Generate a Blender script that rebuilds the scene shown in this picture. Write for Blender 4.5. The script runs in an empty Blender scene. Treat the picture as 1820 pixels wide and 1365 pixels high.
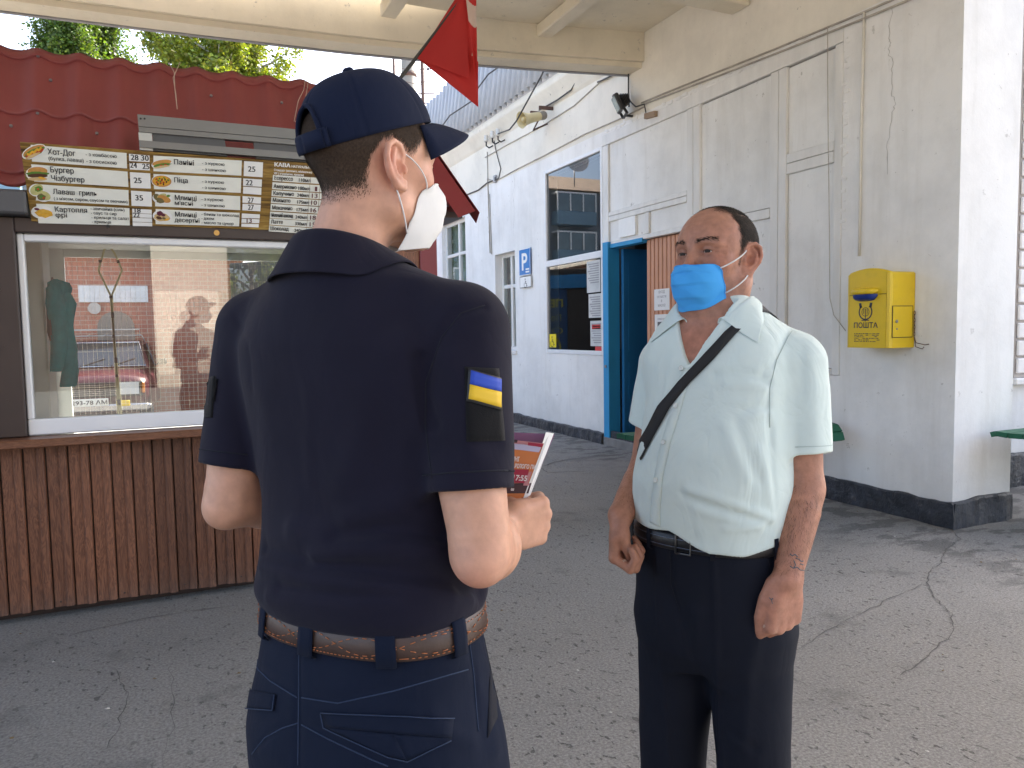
import bpy, bmesh, math, random
import numpy as np
from mathutils import Vector, Matrix, noise as mnoise

random.seed(7); np.random.seed(7)
rng = np.random.default_rng(7)
SC = bpy.context.scene
COL = SC.collection
R_ = math.radians

# ------------------------------------------------------------------ camera
F, CX, CY, H = 1350.0, 910.0, 682.5, 1.47          # photograph 1820 x 1365
def _n(v): return v / np.linalg.norm(v)
_d1 = _n(np.array([(3900 - CX) / F, -(537 - CY) / F, -1.0]))
_d2 = np.array([(300 - CX) / F, -(598 - CY) / F, -1.0])
_d2 = _n(_d2 - _d1 * _d1.dot(_d2))
RC = np.array([_d1, _d2, np.cross(_d1, _d2)])       # camera -> world
CAMP = np.array([0, 0, H])
def ray(px, py): return RC @ np.array([(px - CX) / F, -(py - CY) / F, -1.0])
def at(px, py, d): return CAMP + ray(px, py) * d
def onx(px, py, X): r = ray(px, py); return CAMP + r * (X / r[0])
def ony(px, py, Y): r = ray(px, py); return CAMP + r * (Y / r[1])
def onz(px, py, Z): r = ray(px, py); return CAMP + r * ((Z - H) / r[2])

cd = bpy.data.cameras.new('camera'); cam = bpy.data.objects.new('camera', cd); COL.objects.link(cam)
M = Matrix(RC.tolist()).to_4x4(); M.translation = Vector(CAMP); cam.matrix_world = M
cd.sensor_fit = 'HORIZONTAL'; cd.sensor_width = 36; cd.lens = 36 * F / 1820
cd.clip_start = 0.05; cd.clip_end = 2000
SC.camera = cam

# ------------------------------------------------------------------ light
SUN_EL = R_(46); SUN_DIR = _n(np.array([0.86, 0.50, 0.0]))
w = bpy.data.worlds.new('World'); SC.world = w; w.use_nodes = True
nt = w.node_tree
sky = nt.nodes.new('ShaderNodeTexSky'); sky.sky_type = 'NISHITA'; sky.sun_disc = False
sky.sun_elevation = SUN_EL; sky.sun_rotation = math.atan2(SUN_DIR[0], SUN_DIR[1])
sky.air_density = 0.75; sky.dust_density = 3.5; sky.ozone_density = 0.6
bg = nt.nodes['Background']; hz = nt.nodes.new('ShaderNodeMix'); hz.data_type = 'RGBA'; hz.blend_type = 'MULTIPLY'; hz.inputs[0].default_value = 1.0; hz.inputs[7].default_value = (1.045, 1.0, 0.93, 1)   # warm tint multiplied onto the sky colour, in place of white balance
nt.links.new(sky.outputs[0], hz.inputs[6]); nt.links.new(hz.outputs[2], bg.inputs[0]); bg.inputs[1].default_value = 0.15
sd = bpy.data.lights.new('sun', 'SUN'); sd.energy = 3.6; sd.angle = R_(0.5); sd.color = (1.0, 0.94, 0.85)
so = bpy.data.objects.new('sun', sd); COL.objects.link(so)
v = Vector((SUN_DIR[0] * math.cos(SUN_EL), SUN_DIR[1] * math.cos(SUN_EL), math.sin(SUN_EL)))
so.rotation_euler = v.to_track_quat('Z', 'Y').to_euler(); so.location = (0, 0, 30)
vs = SC.view_settings; vs.view_transform = 'Standard'; vs.look = 'None'; vs.gamma = 1; vs.exposure = 2.45
vs.use_curve_mapping = False
SC.render.engine = 'CYCLES'
SC.cycles.max_bounces = 8; SC.cycles.diffuse_bounces = 5; SC.cycles.glossy_bounces = 4; SC.cycles.transparent_max_bounces = 12
SC.cycles.transmission_bounces = 6

# ------------------------------------------------------------------ helpers
def tag(o, label=None, cat=None, group=None, kind=None):
    if label: o['label'] = label
    if cat: o['category'] = cat
    if group: o['group'] = group
    if kind: o['kind'] = kind
    return o

def empty(name, loc=(0, 0, 0), rz=0.0, parent=None):
    o = bpy.data.objects.new(name, None); COL.objects.link(o)
    o.empty_display_size = 0.1
    o.location = loc; o.rotation_euler = (0, 0, rz)
    if parent: o.parent = parent
    return o

def thing(name, label, cat, loc=(0, 0, 0), rz=0.0, group=None):
    return tag(empty(name, loc, rz), label, cat, group)

def root_matrix(o):
    m = Matrix.Identity(4)
    while o is not None:
        m = (Matrix.Translation(o.location) @ o.rotation_euler.to_matrix().to_4x4()) @ m
        o = o.parent
    return m

class MB:
    """collects shapes (world or local coordinates) into one mesh"""
    def __init__(s): s.v = []; s.f = []; s.mi = []; s.m = 0; s.sm = []; s.smooth = False
    def _add(s, vs, fs):
        b = len(s.v); s.v.extend([tuple(map(float, q)) for q in vs])
        for f in fs: s.f.append([b + i for i in f]); s.mi.append(s.m); s.sm.append(s.smooth)
    def hexa(s, p):   # 8 points: bottom 4 ccw, top 4 ccw
        s._add(p, [(3, 2, 1, 0), (4, 5, 6, 7), (0, 1, 5, 4), (1, 2, 6, 5), (2, 3, 7, 6), (3, 0, 4, 7)])
    def box(s, c, d, rz=0.0, rot=None, bevel=0.0):
        c = np.array(c, float); d = np.array(d, float) / 2
        m = np.eye(3)
        if rz: m = np.array([[math.cos(rz), -math.sin(rz), 0], [math.sin(rz), math.cos(rz), 0], [0, 0, 1]])
        if rot is not None: m = np.array(rot)
        if bevel <= 0 or bevel >= d.min():
            p = [(-1, -1, -1), (1, -1, -1), (1, 1, -1), (-1, 1, -1), (-1, -1, 1), (1, -1, 1), (1, 1, 1), (-1, 1, 1)]
            s.hexa([c + m @ (np.array(q) * d) for q in p]); return
        bm = bmesh.new(); bmesh.ops.create_cube(bm, size=1)
        for v_ in bm.verts: v_.co = Vector((v_.co.x * 2 * d[0], v_.co.y * 2 * d[1], v_.co.z * 2 * d[2]))
        bmesh.ops.bevel(bm, geom=list(bm.edges), offset=bevel, segments=1, affect='EDGES', profile=0.5)
        bm.verts.index_update()
        s._add([c + m @ np.array(v_.co) for v_ in bm.verts], [[q.index for q in f.verts] for f in bm.faces]); bm.free()
    def box2(s, a, b, bevel=0.0):
        a = np.array(a, float); b = np.array(b, float)
        s.box((a + b) / 2, np.abs(b - a), bevel=bevel)
    def poly(s, pts): s._add(pts, [list(range(len(pts)))])
    def prism(s, pts, off):    # planar polygon extruded by vector off
        n = len(pts); pts = [np.array(p, float) for p in pts]; off = np.array(off, float)
        vs_ = pts + [p + off for p in pts]
        fs = [list(range(n))[::-1], list(range(n, 2 * n))] + [(i, (i + 1) % n, n + (i + 1) % n, n + i) for i in range(n)]
        s._add(vs_, fs)
    def bar(s, a, b, w_, h_, up=(0, 0, 1)):
        a = np.array(a, float); b = np.array(b, float); d = _n(b - a); up = np.array(up, float)
        sx = np.cross(d, up)
        if np.linalg.norm(sx) < 1e-6: sx = np.cross(d, (1, 0, 0))
        sx = _n(sx) * w_ / 2; uz = _n(np.cross(sx, d)) * h_ / 2
        s.hexa([a - sx - uz, a + sx - uz, b + sx - uz, b - sx - uz, a - sx + uz, a + sx + uz, b + sx + uz, b - sx + uz])
    def tube(s, path, r, n=8, caps=True, radii=None):
        path = [np.array(p, float) for p in path]; k = len(path)
        if radii is None: radii = [r] * k
        t = [_n(path[min(i + 1, k - 1)] - path[max(i - 1, 0)]) for i in range(k)]
        a = np.cross(t[0], (0, 0, 1))
        if np.linalg.norm(a) < 1e-3: a = np.cross(t[0], (1, 0, 0))
        a = _n(a); vs_ = []; fs = []
        for i in range(k):
            a = _n(a - t[i] * a.dot(t[i])); b = np.cross(t[i], a)
            for j in range(n):
                th = 2 * math.pi * j / n
                vs_.append(path[i] + (a * math.cos(th) + b * math.sin(th)) * radii[i])
        for i in range(k - 1):
            for j in range(n):
                j2 = (j + 1) % n
                fs.append((i * n + j, i * n + j2, (i + 1) * n + j2, (i + 1) * n + j))
        if caps: fs.append(list(range(n))[::-1]); fs.append([(k - 1) * n + j for j in range(n)])
        o = s.smooth; s.smooth = True; s._add(vs_, fs); s.smooth = o
    def disc(s, c, nrm, r, n=20, depth=0.0):
        c = np.array(c, float); nrm = _n(np.array(nrm, float))
        a = np.cross(nrm, (0, 0, 1))
        if np.linalg.norm(a) < 1e-3: a = np.array([1.0, 0, 0])
        a = _n(a); b = np.cross(nrm, a)
        pts = [c + (a * math.cos(2 * math.pi * i / n) + b * math.sin(2 * math.pi * i / n)) * r for i in range(n)]
        if depth: s.prism(pts, nrm * depth)
        else: s.poly(pts)
    def lathe(s, base, axis, prof, n=20):   # prof: (radius, height along axis)
        base = np.array(base, float); ax = _n(np.array(axis, float))
        a = np.cross(ax, (0, 0, 1))
        if np.linalg.norm(a) < 1e-3: a = np.array([1.0, 0, 0])
        a = _n(a); b = np.cross(ax, a); vs_ = []; fs = []
        for r, h in prof:
            for j in range(n):
                th = 2 * math.pi * j / n
                vs_.append(base + ax * h + (a * math.cos(th) + b * math.sin(th)) * r)
        for i in range(len(prof) - 1):
            for j in range(n):
                j2 = (j + 1) % n
                fs.append((i * n + j, i * n + j2, (i + 1) * n + j2, (i + 1) * n + j))
        o = s.smooth; s.smooth = True; s._add(vs_, fs); s.smooth = o
    def grid(s, P, smooth=True, closed_u=False):     # P[nv][nu] points
        P = np.asarray(P, float); nv, nu = P.shape[:2]
        fs = []
        for i in range(nv - 1):
            for j in range(nu if closed_u else nu - 1):
                j2 = (j + 1) % nu
                fs.append((i * nu + j, i * nu + j2, (i + 1) * nu + j2, (i + 1) * nu + j))
        o = s.smooth; s.smooth = smooth; s._add(P.reshape(-1, 3), fs); s.smooth = o
    def build(s, name, mats, parent=None, local=False, kind=None, label=None):
        me = bpy.data.meshes.new(name)
        V = np.array(s.v, float).reshape(-1, 3)
        if parent is not None and not local:
            mi = np.array(root_matrix(parent).inverted()); V = V @ mi[:3, :3].T + mi[:3, 3]
        me.from_pydata(V.tolist(), [], s.f)
        if not isinstance(mats, (list, tuple)): mats = [mats]
        for m_ in mats: me.materials.append(m_)
        me.polygons.foreach_set('material_index', s.mi)
        me.polygons.foreach_set('use_smooth', s.sm)
        me.update()
        o = bpy.data.objects.new(name, me); COL.objects.link(o)
        if parent is not None: o.parent = parent
        if kind: o['kind'] = kind
        if label: o['label'] = label
        return o

def mesh_obj(name, V, Fc, mats, parent=None, smooth=True, kind=None):
    me = bpy.data.meshes.new(name)
    V = np.asarray(V, np.float32); Fc = np.asarray(Fc, np.int32)
    me.vertices.add(len(V)); me.vertices.foreach_set('co', V.ravel())
    k = Fc.shape[1]
    me.loops.add(Fc.size); me.loops.foreach_set('vertex_index', Fc.ravel())
    me.polygons.add(len(Fc)); me.polygons.foreach_set('loop_start', np.arange(0, Fc.size, k, dtype=np.int32))
    me.polygons.foreach_set('loop_total', np.full(len(Fc), k, np.int32))
    me.polygons.foreach_set('use_smooth', np.full(len(Fc), smooth))
    if not isinstance(mats, (list, tuple)): mats = [mats]
    for m_ in mats: me.materials.append(m_)
    me.update(calc_edges=True); me.validate()
    o = bpy.data.objects.new(name, me); COL.objects.link(o)
    if parent is not None: o.parent = parent
    if kind: o['kind'] = kind
    return o

def kids(o): return list(o.children)
def copy_tree(o, parent=None):
    c = o.copy(); COL.objects.link(c)
    if parent is not None: c.parent = parent
    for ch in kids(o): copy_tree(ch, c)
    return c

_fonts = {}
def text_mesh(s, size, origin, ux, uy, bold=0.0, align='LEFT', shear=0.0, width=None, depth=0.0):
    """returns verts, faces of a word laid out from origin along ux (right) and uy (up)"""
    cu = bpy.data.curves.new('t', 'FONT'); cu.body = s; cu.size = size; cu.align_x = align; cu.offset = bold
    cu.resolution_u = 3; cu.shear = shear; cu.fill_mode = 'FRONT'
    ob = bpy.data.objects.new('t', cu); COL.objects.link(ob)
    me = ob.to_mesh(depsgraph=None) if False else None
    dg = bpy.context.evaluated_depsgraph_get()
    ev = ob.evaluated_get(dg); me = ev.to_mesh()
    V = np.array([v_.co[:] for v_ in me.vertices]).reshape(-1, 3); Fs = [list(p.vertices) for p in me.polygons]
    ev.to_mesh_clear(); bpy.data.objects.remove(ob); bpy.data.curves.remove(cu)
    if len(V) == 0: return [], []
    if width is not None:
        ext = V[:, 0].max() - V[:, 0].min()
        if ext > 1e-6: V[:, 0] *= width / ext
    o = np.array(origin, float); ux = np.array(ux, float); uy = np.array(uy, float)
    return [o + ux * q[0] + uy * q[1] for q in V], Fs
def add_text(mb, *a, **k):
    V, Fs = text_mesh(*a, **k)
    if len(V): mb._add(V, Fs)
# ------------------------------------------------------------------ materials
class NT:
    def __init__(s, name):
        s.m = bpy.data.materials.new(name); s.m.use_nodes = True; s.t = s.m.node_tree
        s.b = s.t.nodes['Principled BSDF']; s.out = s.t.nodes['Material Output']
        s._tc = None
    def n(s, t, **kw):
        x = s.t.nodes.new(t)
        for k, v_ in kw.items(): setattr(x, k, v_)
        return x
    def l(s, a, b): s.t.links.new(a, b)
    def co(s, scale=(1, 1, 1), rot=(0, 0, 0), kind='Object'):
        if s._tc is None: s._tc = s.n('ShaderNodeTexCoord')
        mp = s.n('ShaderNodeMapping'); mp.inputs['Scale'].default_value = scale; mp.inputs['Rotation'].default_value = rot
        s.l(s._tc.outputs[kind], mp.inputs[0]); return mp.outputs[0]
    def noise(s, scale, detail=4, rough=0.55, co=None, dist=0.0):
        x = s.n('ShaderNodeTexNoise'); x.inputs['Scale'].default_value = scale; x.inputs['Detail'].default_value = detail
        x.inputs['Roughness'].default_value = rough; x.inputs['Distortion'].default_value = dist
        s.l(co if co is not None else s.co(), x.inputs['Vector']); return x.outputs['Fac']
    def ramp(s, fac, stops):
        x = s.n('ShaderNodeValToRGB'); e = x.color_ramp.elements
        while len(e) < len(stops): e.new(0.5)
        for i, (p, c) in enumerate(stops):
            e[i].position = p; e[i].color = (c, c, c, 1) if isinstance(c, (int, float)) else (*c, 1)
        s.l(fac, x.inputs[0]); return x.outputs[0]
    def mix(s, fac, a, b, mode='MIX'):
        x = s.n('ShaderNodeMix', data_type='RGBA', blend_type=mode)
        for i, val in ((0, fac), (6, a), (7, b)):
            sock = x.inputs[i]
            if hasattr(val, 'links'): s.l(val, sock)
            elif isinstance(val, (int, float)): sock.default_value = val if i == 0 else (val, val, val, 1)
            else: sock.default_value = (*val, 1)
        return x.outputs[2]
    def math(s, op, a, b=None):
        x = s.n('ShaderNodeMath', operation=op)
        for i, val in enumerate((a, b)):
            if val is None: continue
            if hasattr(val, 'links'): s.l(val, x.inputs[i])
            else: x.inputs[i].default_value = val
        return x.outputs[0]
    def col(s, c):
        if hasattr(c, 'links'): s.l(c, s.b.inputs['Base Color'])
        else: s.b.inputs['Base Color'].default_value = (*c, 1)
    def rough(s, r):
        if hasattr(r, 'links'): s.l(r, s.b.inputs['Roughness'])
        else: s.b.inputs['Roughness'].default_value = r
    def bump(s, h, strength=0.3, dist=0.01, prev=None):
        x = s.n('ShaderNodeBump'); x.inputs['Strength'].default_value = strength; x.inputs['Distance'].default_value = dist
        s.l(h, x.inputs['Height'])
        if prev is not None: s.l(prev, x.inputs['Normal'])
        s.l(x.outputs[0], s.b.inputs['Normal']); return x.outputs[0]
    def set(s, **k):
        for a, v_ in k.items():
            nm = a.replace('_', ' ')
            s.b.inputs[nm].default_value = v_

def simple(name, c, rough=0.6, var=0.12, vs_=6.0, bump=0.0, bs=60.0, metal=0.0, bd=0.002, dirt=0.0, dirtc=(0.12, 0.1, 0.08), spec=None):
    t = NT(name); c = np.array(c)
    f = t.noise(vs_, 5)
    base = t.ramp(f, [(0.25, tuple(c * (1 - var))), (0.75, tuple(np.minimum(c * (1 + var), 1)))])
    if dirt > 0:
        d = t.ramp(t.noise(vs_ * 0.7 + 1.3, 8, 0.7), [(0.5, 0.0), (0.75, dirt)])
        base = t.mix(d, base, dirtc)
    t.col(base); t.rough(rough)
    if bump: t.bump(t.noise(bs, 3), bump, bd)
    t.b.inputs['Metallic'].default_value = metal
    if spec is not None: t.b.inputs['Specular IOR Level'].default_value = spec
    return t.m

def plaster(name, c, streak=0.35, low=True):
    """limewashed plaster with drips, chips and lumps"""
    t = NT(name); c = np.array(c)
    base = t.ramp(t.noise(1.1, 7, 0.68), [(0.28, tuple(c * 0.83)), (0.55, tuple(c)), (0.75, tuple(c * 1.03))])
    st = t.ramp(t.noise(5.0, 6, 0.65, t.co((1.0, 1.0, 0.12))), [(0.5, 0.0), (0.8, streak * 1.5)])
    base = t.mix(st, base, tuple(c * np.array([0.72, 0.70, 0.66])))
    chips = t.ramp(t.noise(9.0, 9, 0.72), [(0.63, 0.0), (0.66, 0.75)])
    base = t.mix(t.math('MULTIPLY', chips, t.ramp(t.noise(0.8, 2), [(0.40, 0.0), (0.55, 1.0)])), base, (0.34, 0.32, 0.29))
    spots = t.ramp(t.noise(38.0, 2), [(0.74, 0.0), (0.78, 0.6)])
    base = t.mix(spots, base, (0.3, 0.29, 0.27))
    if low:
        sep = t.n('ShaderNodeSeparateXYZ'); t.l(t.n('ShaderNodeNewGeometry').outputs['Position'], sep.inputs[0])
        g = t.ramp(t.math('ADD', sep.outputs[2], t.math('MULTIPLY', t.noise(2.2, 5), 0.7)), [(0.3, 0.55), (1.0, 0.0)])
        base = t.mix(g, base, tuple(c * np.array([0.72, 0.71, 0.70])))
    t.col(base); t.rough(0.85)
    n1 = t.bump(t.noise(3.5, 8, 0.6), 0.5, 0.012)
    t.bump(t.noise(55, 4, 0.6), 0.25, 0.003, n1)
    return t.m

def paintwood(name, c, scale=(1, 1, 1), chip=0.5, chipc=(0.3, 0.27, 0.23)):
    t = NT(name); c = np.array(c)
    base = t.ramp(t.noise(7, 5, co=t.co((1, 1, 0.3))), [(0.3, tuple(c * 0.9)), (0.7, tuple(np.minimum(1, c * 1.05)))])
    ch = t.ramp(t.noise(16, 10, 0.75, t.co((1, 1, 0.35))), [(0.66, 0.0), (0.69, chip)])
    t.col(t.mix(ch, base, chipc)); t.rough(0.6)
    t.bump(t.noise(30, 6, 0.6, t.co((1, 1, 0.25))), 0.3, 0.003)
    return t.m

def woodgrain(name, c1, c2, axis='z', scale=1.0, rough=0.5):
    t = NT(name)
    sc = {'z': (9, 9, 0.9), 'x': (0.9, 9, 9)}[axis]
    co = t.co(tuple(q * scale for q in sc))
    oi = t.n('ShaderNodeObjectInfo')
    off = t.n('ShaderNodeVectorMath', operation='ADD'); t.l(co, off.inputs[0])
    sc2 = t.n('ShaderNodeVectorMath', operation='SCALE'); sc2.inputs[0].default_value = (17, 31, 23); t.l(oi.outputs['Random'], sc2.inputs['Scale'])
    t.l(sc2.outputs[0], off.inputs[1])
    a = t.noise(3.0, 3, 0.6, off.outputs[0], 1.6)
    rings = t.math('SINE', t.math('MULTIPLY', a, 55.0))
    fine = t.noise(14, 5, 0.7, off.outputs[0])
    f = t.math('ADD', t.math('MULTIPLY', rings, 0.22), fine)
    base = t.ramp(f, [(0.25, c1), (0.8, c2)])
    base = t.mix(1.0, base, t.ramp(oi.outputs['Random'], [(0.0, .70), (1.0, 1.25)]), 'MULTIPLY')
    base = t.mix(t.ramp(t.noise(3.0, 7, .7), [(.55, 0.0), (.75, .35)]), base, (.12, .09, .07))
    sz = t.n('ShaderNodeSeparateXYZ'); t.l(t.n('ShaderNodeNewGeometry').outputs['Position'], sz.inputs[0])
    sp = t.math('MULTIPLY', t.ramp(t.math('ADD', sz.outputs[2], t.math('MULTIPLY', t.noise(9.0, 6, .7), .35)), [(.14, 1.0), (.36, 0.0)]), .4)     # mud splashed up from the ground
    base = t.mix(sp, base, (.13, .115, .10))
    t.col(base); t.rough(rough); t.bump(f, 0.25, 0.002)
    return t.m

WALL = plaster('white_limewash', (0.82, 0.81, 0.785))
WALLC = plaster('cream_limewash', (0.78, 0.74, 0.65), 0.15, False)
CREAM = plaster('cream_beam', (0.74, 0.67, 0.53), 0.12, False)
PLINTH = None
def _plinth():
    t = NT('black_bitumen')
    base = t.ramp(t.noise(6, 8, 0.7), [(0.35, (0.012, 0.013, 0.016)), (0.62, (0.035, 0.038, 0.05)), (0.75, (0.16, 0.15, 0.14))])
    t.col(base); t.rough(0.45); t.bump(t.noise(9, 7, 0.65), 0.9, 0.03); return t.m
PLINTH = _plinth()
WHITEPAINT = paintwood('white_wood_paint', (0.74, 0.73, 0.70))
PANELM = plaster('white_board', (0.80, 0.795, 0.77), 0.4, False)
SEAM = simple('seam_grime', (0.30, 0.29, 0.27), 0.9)
UPVC = simple('white_upvc', (0.78, 0.79, 0.80), 0.28, 0.03, bump=0.0)
BLUEP = paintwood('blue_door_paint', (0.012, 0.17, 0.42), chip=0.6, chipc=(0.25, 0.24, 0.22))
BLUEF = paintwood('bright_blue_paint', (0.02, 0.27, 0.55), chip=0.3)
SALMON = simple('salmon_siding', (0.55, 0.27, 0.16), 0.5, 0.08, 4, bump=0.1)
PALEB = simple('pale_blue_door', (0.45, 0.55, 0.60), 0.4, 0.05)
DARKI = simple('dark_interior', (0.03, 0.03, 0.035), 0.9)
ROOFG = simple('grey_fibre_cement', (0.41, 0.42, 0.44), 0.8, 0.12, 3, bump=0.2, bs=40, dirt=0.2, dirtc=(.3,.3,.3))
REDROOF = simple('red_metal_tile', (0.225, 0.046, 0.040), 0.48, 0.10, 2.5, bump=0.05, bs=200, dirt=0.25, dirtc=(0.14, 0.03, 0.03))
REDTRIM = simple('dark_red_trim', (0.20, 0.022, 0.025), 0.4, 0.06)
PLANK = woodgrain('brown_plank', (0.105, 0.038, 0.019), (0.235, 0.096, 0.048))
COUNTER = woodgrain('counter_wood', (0.13, 0.048, 0.022), (0.24, 0.10, 0.05), 'x', 1.0, 0.35)
BROWN = simple('dark_brown_metal', (0.048, 0.031, 0.026), 0.4, 0.1)
GREYBAND = simple('grey_shutter_box', (0.085, 0.085, 0.09), 0.5, 0.08)
ALU = simple('aluminium', (0.20, 0.20, 0.195), 0.42, 0.06, 9, metal=0.55)
ALUP = simple('grey_shutter_panel', (0.085, 0.087, 0.09), 0.5, 0.1, 5)
STEEL = simple('galvanised_steel', (0.3, 0.3, 0.31), 0.45, 0.15, 20, metal=0.8)
RUST = simple('rusty_steel', (0.10, 0.055, 0.04), 0.8, 0.35, 20)
BLACK = simple('black_plastic', (0.018, 0.018, 0.02), 0.5, 0.1)
CABLE = simple('dark_cable', (0.06, 0.06, 0.06), 0.6, 0.1)
CABLEW = simple('limewashed_cable', (0.40, 0.37, 0.32), 0.8, 0.3)
PRINTW = simple('printed_white', (0.84, 0.84, 0.82), 0.45, 0.03, 12)
PRINTC = simple('printed_cream', (0.80, 0.81, 0.74), 0.4, 0.05, 14)
INK = simple('black_ink', (0.012, 0.012, 0.014), 0.5, 0.05)
INKR = simple('dark_red_ink', (0.10, 0.012, 0.02), 0.5, 0.05)
INKG = simple('grey_ink', (0.12, 0.12, 0.13), 0.6, 0.05)
PAPER = simple('paper', (0.74, 0.74, 0.73), 0.7, 0.04, 20)
GREENP = paintwood('green_bench_paint', (0.006, 0.105, 0.055), chip=0.4, chipc=(0.02, 0.05, 0.03))
YELLOW = simple('yellow_enamel', (0.74, 0.51, 0.012), 0.36, 0.05, 5, dirt=0.28, dirtc=(0.35, 0.25, 0.03))
BLUEE = simple('blue_enamel', (0.015, 0.04, 0.22), 0.35, 0.05)
SIGNB = simple('sign_blue', (0.008, 0.18, 0.52), 0.35, 0.03)
REDC = None
def glass(name, tint=(1, 1, 1), rough=0.0, refl=1.0, k=1.7):
    t = NT(name)
    g = t.n('ShaderNodeBsdfGlossy'); g.inputs['Roughness'].default_value = rough; g.inputs[0].default_value = (refl, refl, refl, 1)
    tr = t.n('ShaderNodeBsdfTransparent'); tr.inputs[0].default_value = (*tint, 1)
    fr = t.n('ShaderNodeFresnel'); fr.inputs[0].default_value = 1.52
    f2 = t.math('MINIMUM', t.math('MULTIPLY', fr.outputs[0], k), 1.0)   # two faces of the sheet
    mx = t.n('ShaderNodeMixShader'); t.l(f2, mx.inputs[0]); t.l(tr.outputs[0], mx.inputs[1]); t.l(g.outputs[0], mx.inputs[2])
    t.l(mx.outputs[0], t.out.inputs[0])
    return t.m
GLASS = glass('window_glass', (0.92, 0.95, 0.93))
GLASSK = glass('kiosk_glass', (.97, .98, .97), k=2.2)
GLASSD = glass('dark_tinted_glass', (0.55, 0.6, 0.6))
DARKGLASS = simple('glass_over_dark_room', (0.02, 0.024, 0.028), 0.04, 0.1, 2, spec=0.9)

def attr_mat(name, rough=0.5, var=0.08, vs_=40, bump=0.0, bs=200, bd=0.001, sss=0.0, sheen=0.0, spec=0.4, sssr=(0.01, 0.004, 0.002)):
    """base colour from the mesh's own 'tint' colour attribute"""
    t = NT(name); a = t.n('ShaderNodeAttribute'); a.attribute_name = 'tint'
    f = t.ramp(t.noise(vs_, 4), [(0.3, 1 - var), (0.7, 1 + var)])
    t.col(t.mix(1.0, a.outputs['Color'], f, 'MULTIPLY')); t.rough(rough)
    if bump: t.bump(t.noise(bs, 3), bump, bd)
    t.b.inputs['Specular IOR Level'].default_value = spec
    if sss:
        t.b.inputs['Subsurface Weight'].default_value = sss; t.b.inputs['Subsurface Radius'].default_value = sssr
        t.b.inputs['Subsurface Scale'].default_value = 1.0
    if sheen: t.b.inputs['Sheen Weight'].default_value = sheen
    return t.m
def set_tint(o, rgb):
    me = o.data; a = me.color_attributes.new('tint', 'FLOAT_COLOR', 'POINT')
    rgb = np.asarray(rgb, np.float32)
    if rgb.ndim == 1: rgb = np.tile(rgb, (len(me.vertices), 1))
    a.data.foreach_set('color', np.concatenate([rgb, np.ones((len(rgb), 1), np.float32)], 1).ravel())
# ------------------------------------------------------------------ ground
def asphalt():
    t = NT('asphalt')
    big = t.ramp(t.noise(0.55, 6, 0.6), [(0.3, (0.190, 0.185, 0.174)), (0.7, (0.258, 0.250, 0.233))])
    ag = t.ramp(t.noise(85, 4, 0.7), [(0.35, 0.66), (0.65, 1.3)])
    c = t.mix(1.0, big, ag, 'MULTIPLY')
    st = t.ramp(t.noise(2.4, 9, 0.72), [(0.56, 0.0), (0.66, 0.45)])
    c = t.mix(st, c, (0.085, 0.082, 0.078))
    pit_n = t.noise(34, 3, 0.5, t.co((1.0, 0.62, 1.0), (0, 0, 0.5)))
    zone = t.ramp(t.noise(1.0, 4), [(0.35, 0.25), (0.6, 1.0)])
    pit = t.math('MULTIPLY', t.ramp(pit_n, [(0.625, 0.0), (0.66, 1.0)]), zone)
    c = t.mix(t.math('MULTIPLY', pit, 0.75), c, (0.045, 0.043, 0.04))
    li = t.ramp(t.noise(60, 2, 0.5), [(0.745, 0.0), (0.76, 0.7)])
    c = t.mix(li, c, (0.42, 0.41, 0.38))
    dust = t.ramp(t.noise(0.35, 5, 0.6), [(0.5, 0.0), (0.75, 0.35)])
    c = t.mix(dust, c, (0.21, 0.195, 0.17))
    sx = t.n('ShaderNodeSeparateXYZ'); t.l(t.co(), sx.inputs[0])
    nearw = t.ramp(t.math('SUBTRACT', t.math('ADD', sx.outputs[0], t.math('MULTIPLY', t.noise(1.7, 4), .9)), 4.55), [(0.0, 0.0), (.5, 1.0)])
    wet = t.math('MULTIPLY', nearw, t.ramp(t.noise(3.2, 5, .6, t.co((1, 1.8, 1))), [(.50, 0.0), (.56, .6)]))
    c = t.mix(wet, c, (.062, .060, .057))
    t.col(c); t.rough(0.92)
    hgt = t.math('SUBTRACT', t.math('ADD', t.noise(75, 5, 0.7), t.math('MULTIPLY', t.noise(2.0, 4), 1.2)), t.math('MULTIPLY', pit, 0.8))
    t.bump(hgt, 0.75, 0.014)
    return t.m
ASPH = asphalt()
mb = MB()
ys = np.array([-400, -60, -12, -2, 1, 2, 3, 4, 5, 6, 7, 8, 9, 10, 12, 16, 30, 80, 600.0])
xs = np.array([-400, -60, -12, -4, -2, -1, 0, 1, 2, 3, 4, 5, 6, 8, 12, 30, 80, 400.0])
P = [[(x, y, 0.0) for x in xs] for y in ys]
mb.grid(np.array(P), smooth=False)
ground = mb.build('ground', ASPH, kind='structure')
tag(ground, 'grey worn asphalt of the forecourt with pits and cracks')

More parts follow.
